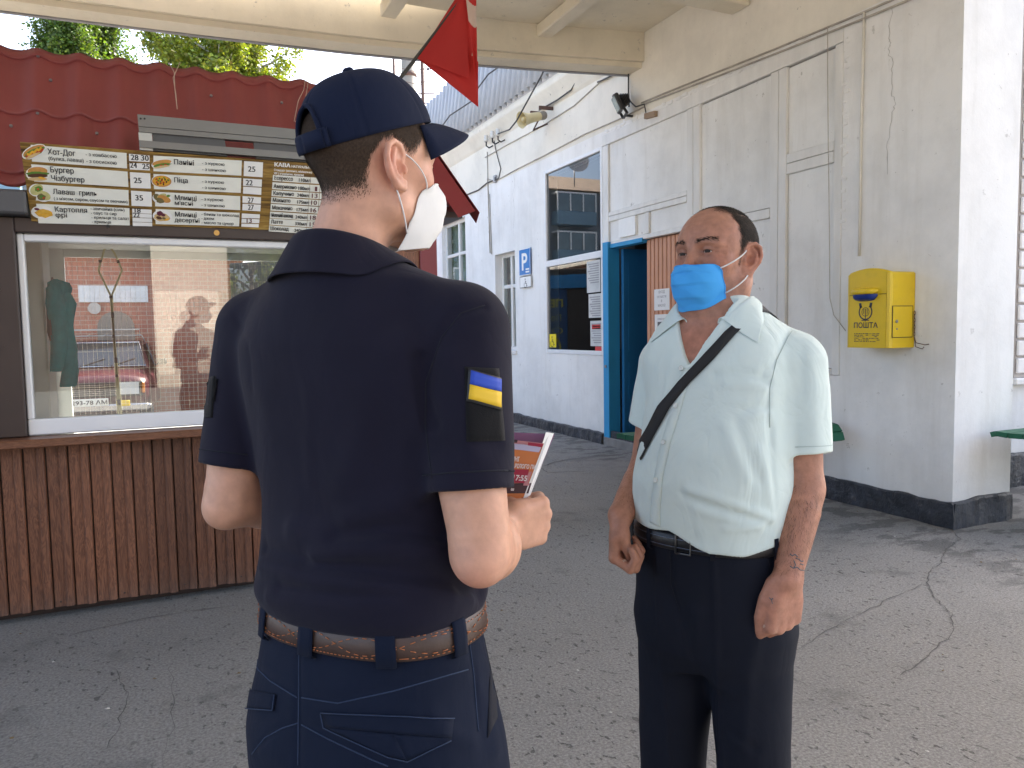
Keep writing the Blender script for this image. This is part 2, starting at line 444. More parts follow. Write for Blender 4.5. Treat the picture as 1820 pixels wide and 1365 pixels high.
CRACK = simple('crack_dirt', (0.085, 0.082, 0.076), 0.95)
def crack(pts, w_=0.012, z=0.004, sub=7, jit=0.03):
    pts = [onz(px, py, z)[:2] for px, py in pts]
    q = []
    for a, b in zip(pts[:-1], pts[1:]):
        for k in range(sub):
            t_ = k / sub; d = (b - a); nrm = np.array([-d[1], d[0]]) / (np.linalg.norm(d) + 1e-9)
            q.append(a + d * t_ + nrm * rng.normal(0, jit) * min(1, np.linalg.norm(d)) * 0.6)
    q.append(pts[-1]); q = np.array(q)
    m_ = MB(); L = []; Rr = []
    for i in range(len(q)):
        d = q[min(i + 1, len(q) - 1)] - q[max(i - 1, 0)]; nrm = np.array([-d[1], d[0]]) / (np.linalg.norm(d) + 1e-9)
        ww = w_ * .62 * rng.uniform(0.2, 1.0) * (0.35 if i in (0, len(q) - 1) else 1)
        L.append((*(q[i] + nrm * ww / 2), z)); Rr.append((*(q[i] - nrm * ww / 2), z))
    m_.grid(np.array([L, Rr]).transpose(1, 0, 2), smooth=False)
    return m_.build('crack', CRACK, ground)
crack([(1690, 938), (1706, 958), (1680, 978), (1675, 1000), (1655, 1012), (1648, 1035), (1660, 1060), (1690, 1090), (1695, 1120), (1640, 1175), (1600, 1200)], 0.014)
crack([(1706, 958), (1770, 975), (1820, 990)], 0.012)
crack([(1648, 1035), (1560, 1075), (1470, 1120), (1400, 1165)], 0.010)
crack([(965, 828), (990, 820), (1040, 812), (1100, 803)], 0.03, sub=4)
crack([(962, 832), (975, 840), (1010, 838), (1065, 836)], 0.03, sub=4)
crack([(205, 1190), (230, 1240), (190, 1330)], 0.008)
crack([(120, 1130), (260, 1098), (420, 1075)], 0.012)
crack([(300, 1180), (310, 1250), (290, 1365)], 0.005)
LT = MB(); lr = np.random.default_rng(21)
for _ in range(90):      # grit, torn paper and leaf scraps lying about
    px, py = lr.uniform(0, 1820), lr.choice([lr.uniform(800, 960), lr.uniform(960, 1360)])
    q = onz(px, py, .005)
    if q[0] > 4.9 or (q[1] > 4.4 and q[0] < 1.6): continue
    s_ = lr.uniform(.003, .012); a_ = lr.uniform(0, 6.28); LT.m = int(lr.integers(0, 3))
    k_ = 5; LT._add([q + np.array([s_ * lr.uniform(.5, 1.2) * math.cos(a_ + 6.28 * j / k_), s_ * .7 * lr.uniform(.5, 1.2) * math.sin(a_ + 6.28 * j / k_), lr.uniform(0, .004)]) for j in range(k_)] + [q + np.array([0, 0, .006])], [(j, (j + 1) % k_, k_) for j in range(k_)])
tag(LT.build('litter', [simple('pale_scrap', (.5, .48, .44), .9), simple('dry_leaf', (.16, .11, .05), .9), simple('grit', (.28, .27, .25), .9)], kind='stuff'), 'small pale scraps and grit scattered on the asphalt')
# ------------------------------------------------------------------ station building
XW = 5.08
B = thing('station_building', 'long white limewashed building with black plinth, boarded panels and grey corrugated roof', 'building', (XW, 3.6, 0))
def ybox(mb, y0, y1, z0, z1, x0, x1, bevel=0.0): mb.box2((x0, y0, z0), (x1, y1, z1), bevel)

def wall_face(y0, y1, z0, z1, holes, depth=0.22):
    m_ = MB()
    Ys = sorted({y0, y1, *[h[0] for h in holes], *[h[1] for h in holes]}); Zs = sorted({z0, z1, *[h[2] for h in holes], *[h[3] for h in holes]})
    for a, b in zip(Ys[:-1], Ys[1:]):
        for c, d in zip(Zs[:-1], Zs[1:]):
            ym, zm = (a + b) / 2, (c + d) / 2
            if any(h[0] < ym < h[1] and h[2] < zm < h[3] for h in holes): continue
            m_.poly([(XW, b, c), (XW, a, c), (XW, a, d), (XW, b, d)])
    for h in holes:
        a, b, c, d = h
        x2 = XW + depth
        m_.poly([(XW, a, c), (x2, a, c), (x2, a, d), (XW, a, d)]); m_.poly([(XW, b, d), (x2, b, d), (x2, b, c), (XW, b, c)])
        m_.poly([(XW, a, d), (x2, a, d), (x2, b, d), (XW, b, d)]); m_.poly([(XW, b, c), (x2, b, c), (x2, a, c), (XW, a, c)])
    return m_
H_BOARD = (4.62, 6.44, 1.05, 3.88); H_BOARD2 = (6.46, 8.36, 0.10, 3.88); H_WIN = (8.374, 9.98, 1.13, 3.76)
H_W2 = (11.04, 11.84, 1.15, 2.74); H_W3 = (13.2, 14.5, 1.0, 3.58)
m_ = wall_face(3.6, 22, 0.0, 3.93, [H_BOARD, H_BOARD2, H_WIN, H_W2, H_W3])
# corner pillar face, its return and the recessed wall
m_.poly([(XW, 3.6, 0), (5.72, 3.6, 0), (5.72, 3.6, 3.93), (XW, 3.6, 3.93)])
m_.poly([(5.72, 3.6, 0), (5.72, 4.3, 0), (5.72, 4.3, 4.81), (5.72, 3.6, 4.81)])
m_.poly([(5.72, 4.3, 0), (12, 4.3, 0), (12, 4.3, 4.81), (5.72, 4.3, 4.81)])
m_.build('wall', WALL, B)
m_ = MB(); m_.poly([(XW, 22, 3.93), (XW, 3.6, 3.93), (XW, 3.6, 4.95), (XW, 22, 4.95)])
m_.poly([(XW, 3.6, 3.93), (5.72, 3.6, 3.93), (5.72, 3.6, 4.95), (XW, 3.6, 4.95)])
m_.build('upper_wall', WALLC, B)
# dark rooms behind the openings, and the roof body that keeps the sun out
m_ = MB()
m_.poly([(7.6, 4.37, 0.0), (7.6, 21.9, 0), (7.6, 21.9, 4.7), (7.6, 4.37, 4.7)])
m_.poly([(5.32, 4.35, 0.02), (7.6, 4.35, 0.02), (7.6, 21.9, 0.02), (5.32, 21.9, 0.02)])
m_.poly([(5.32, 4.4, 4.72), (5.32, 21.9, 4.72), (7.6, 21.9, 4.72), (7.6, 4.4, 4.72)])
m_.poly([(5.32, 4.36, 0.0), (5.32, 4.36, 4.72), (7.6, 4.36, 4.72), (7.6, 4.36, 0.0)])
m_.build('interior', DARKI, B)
m_ = MB(); m_.hexa([(5.3, 4.0, 4.9), (14, 4.0, 4.9), (14, 22, 4.9), (5.3, 22, 4.9), (5.45, 4.4, 5.95), (13, 4.4, 7.6), (13, 22, 7.6), (5.45, 22, 5.95)])
m_.box2((7.65, 4.35, 0), (14, 22, 4.9))
m_.build('roof', ROOFG, B)
# plinth with rough edge
def rough_strip(name, p0, p1, nrm, z0, z1, th, mat_, n=60, seed=3):
    r = np.random.default_rng(seed); p0 = np.array(p0, float); p1 = np.array(p1, float); nrm = np.array(nrm, float)
    L = np.linalg.norm(p1 - p0); n = int(L * 22) + 4; rows = []
    tops = z1 + np.convolve(r.normal(0, 0.009, n + 1), [0.2, 0.3, 0.3, 0.2], 'same')
    out = np.convolve(r.normal(0, 0.009, n + 1), [0.2, 0.3, 0.3, 0.2], 'same')
    for k, (zf, of) in enumerate([(0, 0.6), (0.0, 1.05), (0.45, 1.0), (0.93, .85), (1.0, 0.6), (1.0, -0.4)]):
        row = []
        for i in range(n + 1):
            q = p0 + (p1 - p0) * i / n
            z = z0 + (tops[i] - z0) * zf
            o = th * of + (out[i] + r.normal(0, 0.003)) * (1 if 0 < k < 5 else 0)
            row.append((q[0] + nrm[0] * o, q[1] + nrm[1] * o, z))
        rows.append(row)
    m2 = MB(); m2.grid(np.array(rows), smooth=False); return m2.build(name, mat_, B)
rough_strip('plinth', (XW, 3.56, 0), (XW, 8.18, 0), (-1, 0), -0.01, 0.185, 0.03, PLINTH)
rough_strip('plinth', (XW, 8.34, 0), (XW, 22, 0), (-1, 0), -0.01, 0.14, 0.06, PLINTH, seed=5)
rough_strip('plinth', (XW - 0.05, 3.6, 0), (5.72, 3.6, 0), (0, -1), -0.01, 0.20, 0.04, PLINTH, seed=8)
rough_strip('plinth', (5.74, 4.3, 0), (12, 4.3, 0), (0, -1), -0.01, 0.30, 0.04, PLINTH, seed=9)

# boarded-up glazing: frame bars a little proud, boards set back
bx = XW + 0.022
def board(y0, y1, z0, z1, mat_=PANELM, x=bx):
    m2 = MB(); m2.box2((x, y0 - 0.0012, z0 - 0.0012), (x + 0.02, y1 + 0.0012, z1 + 0.0012), 0.002); return m2.build('board', mat_, B)
for a in [(6.655, 8.22, 2.925, 3.75), (5.435, 6.445, 2.56, 3.74), (4.705, 5.235, 2.995, 3.735), (4.71, 5.23, 1.11, 2.81),
          (7.43, 8.22, 2.56, 2.80), (6.655, 7.35, 2.56, 2.80), (5.435, 6.445, 1.11, 2.46)]:
    board(*a)
m2 = MB(); m2.box2((bx + 0.022, 4.62, 1.06), (bx + 0.03, 6.45, 3.87)); m2.box2((bx + 0.022, 6.45, 2.5), (bx + 0.03, 8.35, 3.87)); m2.build('backing_board', SEAM, B)
def fbar(y0, y1, z0, z1, x0=XW - 0.006, th=0.05):
    m2 = MB(); m2.box2((x0, y0 + .0025, z0 + .0025), (x0 + th, y1 - .0025, z1 - .0025), 0.004); return m2.build('frame_bar', WHITEPAINT, B)
for a in [(4.62, 8.36, 3.75, 3.885), (8.22, 8.36, 2.5, 3.75), (6.445, 6.55, 2.46, 3.75), (6.55, 6.655, 2.5, 3.75), (5.235, 5.335, 1.05, 3.75), (5.335, 5.435, 1.05, 3.75),
          (4.62, 4.705, 1.05, 3.75), (4.705, 5.235, 2.81, 2.905), (4.705, 5.235, 2.905, 2.99), (6.655, 8.22, 2.80, 2.865), (6.655, 8.22, 2.865, 2.92), (6.655, 8.36, 2.5, 2.555),
          (7.35, 7.43, 2.555, 2.80), (5.435, 6.445, 2.46, 2.55), (4.705, 6.445, 1.05, 1.105)]:
    fbar(*a)
m2 = MB(); m2.box2((XW - .012, 7.62, 2.575), (XW + .03, 7.98, 2.795)); m2.build('blank_notice', PRINTW, B)
# torn plaster edge above and beside the boards
rr = np.random.default_rng(4); m2 = MB()
def lump_line(p, q, n, r0):
    for i in range(n):
        t_ = (i + rr.uniform(0, 1)) / n; c = np.array(p) + (np.array(q) - np.array(p)) * t_
        s_ = rr.uniform(0.5, 1.3) * r0
        m2.box(c + rr.normal(0, 0.01, 3) * np.array([0.2, 1, 1]), (0.012, s_ * 2.2, s_), rot=Matrix.Rotation(rr.normal(0, 0.25), 3, 'X'), bevel=0.003)
lump_line((XW, 4.6, 3.91), (XW, 8.3, 3.91), 42, 0.03)
lump_line((XW, 4.6, 2.2), (XW, 4.6, 3.88), 26, 0.022)
tag(m2.build('broken_plaster', WALL, B), kind='stuff')
# salmon slatted door leaf, in the plane of the wall
SAL = MB(); SAL.box2((XW + 0.075, 6.45, 0.12), (XW + 0.09, 7.44, 2.5)); salm = SAL.build('slatted_door', SALMON, B)
k = 0; y = 6.46; slat0 = None
while y < 7.42:
    m2 = MB(); m2.box2((XW + 0.05, y + .006, 0.14), (XW + 0.074, y + 0.072, 2.49), 0.006); m2.build('slat', SALMON, salm); y += 0.0785
# blue doorway
m2 = MB(); m2.box2((XW - 0.05, 8.17, 0.06), (XW + 0.12, 8.30, 2.55), 0.006); jm = m2.build('door_jamb', BLUEF, B)
m2 = MB(); m2.disc((XW - 0.052, 8.235, 1.0), (-1, 0, 0), 0.02, 12, 0.01); m2.build('bolt', STEEL, jm)
m2 = MB(); m2.box2((XW - 0.02, 7.47, 2.47), (XW + 0.10, 8.168, 2.52), 0.004); m2.build('door_head', BLUEF, B)
m2 = MB(); m2.box2((XW + 0.13, 8.10, 0.10), (XW + 0.92, 8.15, 2.46), 0.004)
m2.box2((XW + 0.20, 8.092, 0.22), (XW + 0.85, 8.10, 1.05), 0.004); m2.box2((XW + 0.20, 8.092, 1.2), (XW + 0.85, 8.10, 2.3), 0.004)
dl = m2.build('open_door', BLUEP, B)
m2 = MB(); m2.tube([(XW + 0.80, 8.08, 1.12), (XW + 0.80, 8.03, 1.12), (XW + 0.70, 8.03, 1.12)], 0.011); m2.build('handle', STEEL, dl)
m2 = MB(); m2.box2((XW + 0.95, 7.62, 0.1), (XW + 1.0, 8.3, 2.55)); m2.box2((XW + 0.93, 7.62, 1.25), (XW + 0.95, 8.3, 1.29)); m2.build('inner_door', PALEB, B)
m2 = MB(); m2.box2((XW - 0.06, 6.5, -0.05), (XW + 2.0, 8.3, 0.10), 0.01); m2.build('threshold', simple('worn_concrete', (0.2, 0.19, 0.18), 0.9, 0.3, 6, bump=0.4, bs=30), B)
# tall shop window
wf = MB(); x0, x1 = XW - 0.01, XW + 0.06
y0, y1, z0, z1 = 8.36, 9.98, 1.13, 3.76
for a in [(y0, y0 + .05, z0, z1), (y1 - .05, y1, z0, z1), (y0 + .05, y1 - .05, z0, z0 + .06), (y0 + .05, y1 - .05, z1 - .05, z1), (y0 + .05, y1 - .05, 2.38, 2.47)]:
    wf.box2((x0, a[0] + .001, a[2] + .001), (x1, a[1] - .001, a[3] - .001), 0.006)
win = wf.build('tall_window', UPVC, B)
for zz in ((1.19, 2.38), (2.47, 3.71)):
    m2 = MB(); m2.poly([(XW + .02, y1 - .05, zz[0]), (XW + .02, y0 + .05, zz[0]), (XW + .02, y0 + .05, zz[1]), (XW + .02, y1 - .05, zz[1])]); m2.build('pane', GLASSD, win)
m2 = MB()
P = []
for zz in (1.2, 3.7):
    P.append([(XW + 0.5 + 0.035 * math.sin(i * 1.5) , 8.4 + i * 0.052, zz) for i in range(16)])
m2.grid(np.array(P)); m2.build('curtain', simple('grey_curtain', (0.07, 0.075, 0.08), 0.9), win)
# papers stuck inside the right edge of the pane, sticker low on the left
stk = MB()
for (a, b, c, d) in [(8.46, 8.80, 1.95, 2.36), (8.43, 8.76, 1.62, 1.93), (8.42, 8.72, 1.25, 1.58)]:
    stk.m = 0; stk.box2((XW + .012, a, c), (XW + .018, b, d))
    stk.m = 1
    for q in range(9): stk.box2((XW + .0105, a + .03, d - .05 - q * .03), (XW + .0118, b - .03 - (q % 3) * .03, d - .035 - q * .03))
stk.m = 2; stk.box2((XW + .0105, 8.46, 1.47), (XW + .0118, 8.68, 1.53)); stk.box2((XW + .012, 8.42, 1.19), (XW + .018, 8.6, 1.245))
stk.build('notice', [simple('sunned_paper', (.56, .57, .56), .7), simple('faded_ink', (.30, .30, .31), .6), simple('red_print', (0.6, 0.05, 0.05), 0.6)], win)
stk = MB(); stk.box2((XW + .012, 9.70, 1.22), (XW + .018, 9.90, 1.41)); stk.m = 1
def wheelchair(mb_, o, u, v_, s):
    o = np.array(o, float); u = np.array(u, float); v_ = np.array(v_, float)
    def pt(a, b): return o + u * a * s + v_ * b * s
    mb_.disc(pt(-.05, .78), np.cross(u, v_), .09 * s, 12)
    def ln(pts, w2):
        for p, q in zip(pts[:-1], pts[1:]):
            p = np.array(p); q = np.array(q); d = (q - p) / np.linalg.norm(q - p); nn = np.array([-d[1], d[0]]) * w2
            mb_.poly([pt(*(p - nn)), pt(*(q - nn)), pt(*(q + nn)), pt(*(p + nn))])
    ln([(-.05, .65), (-.02, .33), (.22, .33), (.36, .02), (.46, .05)], .045); ln([(-.04, .5), (.2, .5)], .035)
    ln([(.02 + .30 * math.cos(t_) - .06, .14 + .30 * math.sin(t_)) for t_ in np.linspace(2.2, 6.1, 14)], .035)
wheelchair(stk, (XW + .0105, 9.81, 1.25), (0, -1, 0), (0, 0, 1), 0.15)
stk.build('sticker', [simple('yellow_sticker', (0.8, 0.65, 0.02), 0.4), INK], win)
# two older timber windows
def old_window(y0, y1, z0, z1, cols, rows, dep, curtain=True):
    f = MB(); xa, xb = XW + dep, XW + dep + .05
    fr = .06
    for a in [(y0, y0 + fr, z0, z1), (y1 - fr, y1, z0, z1), (y0 + fr, y1 - fr, z0, z0 + fr), (y0 + fr, y1 - fr, z1 - fr, z1)]:
        f.box2((xa, a[0] + .001, a[2] + .001), (xb, a[1] - .001, a[3] - .001), 0.006)
    cs = [y0 + fr] + cols + [y1 - fr]; rs = [z0 + fr] + rows + [z1 - fr]
    for c in cols: f.box2((xa - .012, c - .035, z0 + fr), (xb - .004, c + .035, z1 - fr), 0.006)
    for i, r in enumerate(rs[1:-1]):
        for a, b in zip(cs[:-1], cs[1:]): f.box2((xa - .006, a + .036, r - .03), (xb - .006, b - .036, r + .03), 0.006)
    o = f.build('timber_window', WHITEPAINT, B)
    for a, b in zip(cs[:-1], cs[1:]):
        for c, d in zip(rs[:-1], rs[1:]):
            m3 = MB(); m3.poly([(xa + .02, b, c), (xa + .02, a, c), (xa + .02, a, d), (xa + .02, b, d)]); m3.build('pane', GLASS, o)
    if curtain:
        m3 = MB(); P = []
        for zz in (z0, z1): P.append([(xb + .10 + .02 * math.sin(i * 1.9) + .012 * math.sin(i * .7), y0 + (y1 - y0) * i / 40, zz) for i in range(41)])
        m3.grid(np.array(P)); m3.build('curtain', simple('pale_green_curtain', (0.30, 0.36, 0.34), 0.9, 0.2), o)
    m3 = MB(); m3.box2((XW - .03, y0 - .03, z0 - .06), (XW + dep, y1 + .03, z0 - .001), 0.008); m3.build('sill', WHITEPAINT, o)
    return o
old_window(11.04, 11.84, 1.15, 2.74, [11.42], [2.2], 0.12)
old_window(13.2, 14.5, 1.0, 3.58, [13.72], [1.75, 2.35, 2.95], 0.08)
# cornice and corrugated mansard sheets
m2 = MB(); prof = [(XW, 4.60), (XW - .05, 4.66), (XW - .07, 4.74), (XW - .14, 4.80), (XW - .16, 4.90), (XW + .1, 4.93)]
m2.grid(np.array([[(x, yy, z) for x, z in prof] for yy in np.linspace(7.7, 22, 30)])); m2.build('cornice', WALLC, B)
y = 7.4; i = 0
while y < 22:
    P = []; nn = 67; r = np.random.default_rng(i)
    dz = r.uniform(-.03, .03)
    for tt in (0, .5, 1):
        row = []
        for q in range(nn):
            yy = y + .66 * q / (nn - 1); a = .045 * max(-.75, min(.75, 1.5 * math.cos(2 * math.pi * yy / .2)))
            row.append((4.88 + tt * .16 - a * .9 - .004 * (i % 2), yy, 4.92 + tt * 1.18 + a * .4 + dz * tt))
        P.append(row)
    m2 = MB(); m2.grid(np.array(P)); sh = m2.build('roof_sheet', ROOFG, B)
    md = sh.modifiers.new('thick', 'SOLIDIFY'); md.thickness = 0.004
    y += .6; i += 1
# roller shutter in the recess
sx0 = ony(1797, 500, 4.3)[0]
m2 = MB(); m2.box2((sx0, 4.25, .98), (9.5, 4.28, 4.3)); sh = m2.build('shutter', simple('shutter_gap', (0.42, 0.38, 0.35), 0.7), B)
for q in range(21):
    z = 1.02 + q * .155
    m2 = MB(); m2.box2((sx0 + .01, 4.225, z), (9.5, 4.249, z + .132), 0.008); m2.build('slat', simple('white_slat', (0.72, 0.70, 0.68), 0.4) if q == 0 else bpy.data.materials['white_slat'], sh)
m2 = MB(); m2.box2((sx0 - .04, 4.2, .92), (9.5, 4.3, .978), 0.01); m2.build('sill', WHITEPAINT, sh)
# plaster cracks on the near wall
def wall_crack(pts, w_=0.006, x=XW - 0.003):
    q0_ = [onx(px, py, x) for px, py in pts]; m2 = MB(); L = []; Rr = []; q = []
    for a_, b_ in zip(q0_[:-1], q0_[1:]):
        for t_ in (0, .25, .5, .75): q.append(a_ + (b_ - a_) * t_ + np.array([0, rng.normal(0, .007), rng.normal(0, .004)]))
    q.append(q0_[-1]); w_ *= .6
    for p in q:
        ww = w_ * rng.uniform(.3, 1); L.append((x, p[1] - ww, p[2])); Rr.append((x, p[1] + ww, p[2]))
    m2.grid(np.array([L, Rr]).transpose(1, 0, 2), smooth=False); m2.build('wall_crack', simple('wall_crack_dirt', (0.48, 0.46, 0.43), .9) if 'wall_crack_dirt' not in bpy.data.materials else bpy.data.materials['wall_crack_dirt'], B)
wall_crack([(1587, 15), (1580, 45), (1583, 75), (1578, 90), (1586, 105), (1585, 130), (1584, 165), (1592, 180), (1586, 200), (1580, 235), (1576, 270), (1577, 310)])
wall_crack([(1610, 458), (1640, 452), (1672, 456)], .004)
wall_crack([(913, 310), (915, 330), (911, 345), (914, 370), (912, 420)], .008)

# ------------------------------------------------------------------ canopy
CN = thing('entrance_canopy', 'cream concrete canopy with beams and ribs over the forecourt', 'canopy', (XW, 7.43, 0))
m2 = MB(); m2.box2((-3.6, -2.6, 4.815), (XW - .002, 7.72, 5.0)); m2.build('ceiling', CREAM, CN)
bp = [np.array(q) for q in [(5.078, 7.43), (4.13, 7.62), (3.18, 7.78), (1.82, 7.92), (0.4, 8.0), (-3.6, 8.12)]]
def beam_run(off0, off1, z0, z1, name, mat_):
    rows = []
    for a in bp: rows.append([(a[0], a[1] + off0, z0), (a[0], a[1] + off1, z0), (a[0], a[1] + off1, z1), (a[0], a[1] + off0, z1)])
    m3 = MB(); m3.grid(np.array(rows), smooth=False, closed_u=True); n4 = len(rows) * 4
    m3.f.append([0, 1, 2, 3]); m3.f.append([n4 - 1, n4 - 2, n4 - 3, n4 - 4]); m3.mi += [0, 0]; m3.sm += [False, False]
    return m3.build(name, mat_, CN)
beam_run(0.0, 0.24, 4.50, 5.12, 'beam', CREAM)
beam_run(0.05, 0.30, 4.44, 4.498, 'beam_lip', CREAM)
beam_run(0.302, 0.34, 4.425, 4.60, 'drip_edge', simple('grey_flashing', (0.25, 0.25, 0.26), .5, .2, 3))
m2 = MB(); m2.box2((-3.6, 5.70, 4.45), (XW - .003, 5.95, 4.813), 0.015); m2.build('beam', CREAM, CN)
m2 = MB(); m2.box2((-3.6, -2.58, 4.45), (XW - .003, -2.3, 4.813), 0.015); m2.build('beam', CREAM, CN)
for xr in (3.84, 2.12, 0.4, -1.3):
    m2 = MB(); m2.box2((xr, 5.955, 4.68), (xr + .17, 7.8, 4.813), 0.012); m2.build('rib', CREAM, CN)
for yc in (7.9, -2.4):
    m2 = MB(); m2.box2((-3.7, yc, 0), (-3.4, yc + .3, 4.8), 0.02); m2.build('column', CREAM, CN)
# ------------------------------------------------------------------ food kiosk
YK = 4.56
K = thing('food_kiosk', 'brown plank food kiosk with red metal tile roof and a serving window', 'kiosk', (0.0, YK, 0))
XL, XR, YB = -2.55, 1.55, 6.9
# vertical siding boards below the counter: one mesh, linked copies
def plank_mesh():
    m2 = MB(); prof = [(0.0, .012), (.004, 0.0), (.052, 0.0), (.058, -.010), (.064, -.014), (.086, -.014), (.092, -.010), (.0965, 0.004)]
    m2.grid(np.array([[(x, y, z) for x, y in prof] for z in (.055, .92)])[:, ::1], smooth=False)
    return m2
pl0 = plank_mesh().build('plank', PLANK, K, local=True)
pl0.location = (-2.5, 0, 0); xq = -2.5; n = 0
while xq < 1.38:
    o = pl0 if n == 0 else pl0.copy()
    if n: COL.objects.link(o)
    o.location = (xq, rng.normal(0, .0015), rng.normal(0, .003)); xq += .1; n += 1
m2 = MB(); m2.box2((XL, YK + .02, .06), (XR - .002, YK + .08, .95)); m2.box2((XL + .1, YK + .1, .0), (XR - .1, YB - .1, .06)); m2.build('base_wall', BROWN, K)
for xx in np.arange(-2.4, 1.4, .3): m2 = MB(); m2.disc((xx + .03, YK - .002, .085), (0, -1, 0), .005, 8, .003); m2.build('screw', BROWN, K)
m2 = MB(); m2.box2((XL, 4.41, .925), (1.42, YK + .02, .968), 0.006); m2.build('counter', COUNTER, K)
# posts and bands round the window
m2 = MB(); m2.box2((-.80, YK - .03, .97), (-.672, YK + .06, 2.08), .006); ps = m2.build('post', BROWN, K)
m2 = MB()
for z in (1.16, 1.43, 1.72, 1.95): m2.disc((-.75, YK - .03, z), (0, -1, 0), .009, 10, .004)
m2.build('rivet', BROWN, ps)
m2 = MB(); m2.box2((XL, YK - .02, .97), (-.802, YK + .05, 2.08)); m2.build('side_panel', PLANK, K)
m2 = MB(); m2.box2((-.671, YK - .03, 2.005), (.80, YK + .05, 2.08), .005); hb = m2.build('header_band', BROWN, K)
q = ony(385, 413, YK - .03); m2 = MB(); m2.disc((q[0], YK - .031, 2.035), (0, -1, 0), .015, 14, .006); m2.build('brass_screw', simple('brass', (.5, .3, .1), .35, .1, metal=.8), hb)
q = ony(192, 402, YK - .03); m2 = MB(); m2.disc((q[0], YK - .031, 2.05), (0, -1, 0), .008, 10, .012); m2.build('hook', BLACK, hb)
m2 = MB(); m2.box2((XL, YK - .12, 2.085), (-.602, YK + .05, 2.20), .01); m2.build('shutter_box', GREYBAND, K)
m2 = MB(); m2.box2((.80, YK - .02, .97), (1.44, YK + .05, 2.2)); m2.build('side_panel', PLANK, K)
m2 = MB(); m2.box2((1.441, YK - .04, .02), (1.55, YK + .07, 2.2), .006); m2.build('corner_post', REDTRIM, K)
m2 = MB(); m2.box2((XR - .05, YK + .075, .06), (XR, YB, 2.25)); m2.box2((XL, YK + .075, .06), (XL + .05, YB, 2.25)); m2.build('end_wall', PLANK, K)
# window
wf = MB()
for a in [(-.67, .74, .972, 1.055), (-.67, -.640, 1.056, 2.003), (.665, .74, 1.056, 2.003), (-.639, .664, 1.965, 2.003)]:
    wf.box2((a[0], YK + .0, a[2]), (a[1], YK + .07, a[3]), .006)
kw = wf.build('window_frame', UPVC, K)
m2 = MB(); m2.poly([(-.645, YK + .03, 1.05), (.67, YK + .03, 1.05), (.67, YK + .03, 1.97), (-.645, YK + .03, 1.97)]); m2.build('pane', GLASSK, kw)
# inside: side wall, floor, ceiling, glazed back
INW = simple('pale_interior_wall', (.68, .70, .68), .6, .08)
m2 = MB(); m2.box2((-.86, YK + .1, .1), (-.80, YB - .06, 2.2)); m2.build('inner_wall', INW, K)
m2 = MB(); m2.box2((1.15, YK + .1, .1), (1.2, YB - .06, 2.2)); m2.build('inner_wall', INW, K)
m2 = MB(); m2.box2((-.799, YK + .1, 2.16), (1.149, YB - .06, 2.2)); m2.build('inner_ceiling', INW, K)
m2 = MB(); m2.box2((-.799, YK + .1, .08), (1.149, YB - .06, .1)); m2.build('inner_floor', simple('brown_lino', (.12, .09, .07), .5), K)
# cupboard column by the left reveal
m2 = MB(); m2.box2((-.79, 5.30, .1), (-.655, 5.62, 2.14), .01); m2.build('cupboard', simple('cream_cupboard', (.62, .60, .52), .45, .05), K)
m2 = MB(); m2.box2((-.79, 4.72, .1), (-.66, 5.1, .98), .01); m2.build('worktop', simple('grey_worktop', (.30, .31, .32), .35), K)
bw = MB()
for a in [(-.86, -.70, .1, 2.2), (.95, 1.2, .1, 2.2), (-.70, .95, .1, .72), (-.70, .95, 2.1, 2.2)]:
    bw.box2((a[0] + .001, YB - .05, a[2] + .001), (a[1] - .001, YB, a[3] - .001))
bw.build('back_wall', INW, K)
m2 = MB(); m2.poly([(-.70, YB - .02, .72), (.95, YB - .02, .72), (.95, YB - .02, 2.1), (-.70, YB - .02, 2.1)]); bp_ = m2.build('back_pane', GLASS, K)
m2 = MB()
for xx in np.arange(-.68, .95, .036): m2.tube([(xx, YB - .10, .73), (xx + rng.normal(0, .004), YB - .10, 1.4), (xx, YB - .10, 2.1)], .0008, 4, caps=False)
for zz in np.arange(.8, 2.1, .14): m2.tube([(-.7, YB - .097, zz), (.95, YB - .097, zz)], .0007, 4, caps=False)
tag(m2.build('wire_mesh', simple('pale_wire', (.6, .56, .45), .5), K), kind='stuff')
gr = MB(); YG = YB - .14
def gbar(pts, w_=.014):
    q = [ony(px, py, YG) for px, py in pts]
    for a, b in zip(q[:-1], q[1:]): gr.bar(a, b, .006, w_, up=(1, 0, 0.001))
gbar([(190, 432), (184, 448), (175, 481), (196, 524), (212, 700), (216, 745)]); gbar([(190, 432), (203, 449), (217, 480), (199, 524), (203, 610), (209, 700), (211, 745)])
g = gr.build('window_grille', simple('pale_yellow_paint', (.60, .56, .33), .4), K)
m2 = MB()
for px, py in [(178, 464), (210, 465), (197, 528), (200, 560), (202, 598), (206, 640), (208, 668), (211, 715)]:
    q = ony(px, py, YG - .004); m2.box(q, (.022, .012, .045 if py in (560, 640, 715) else .022), bevel=.003)
m2.build('clip', BLACK, g)
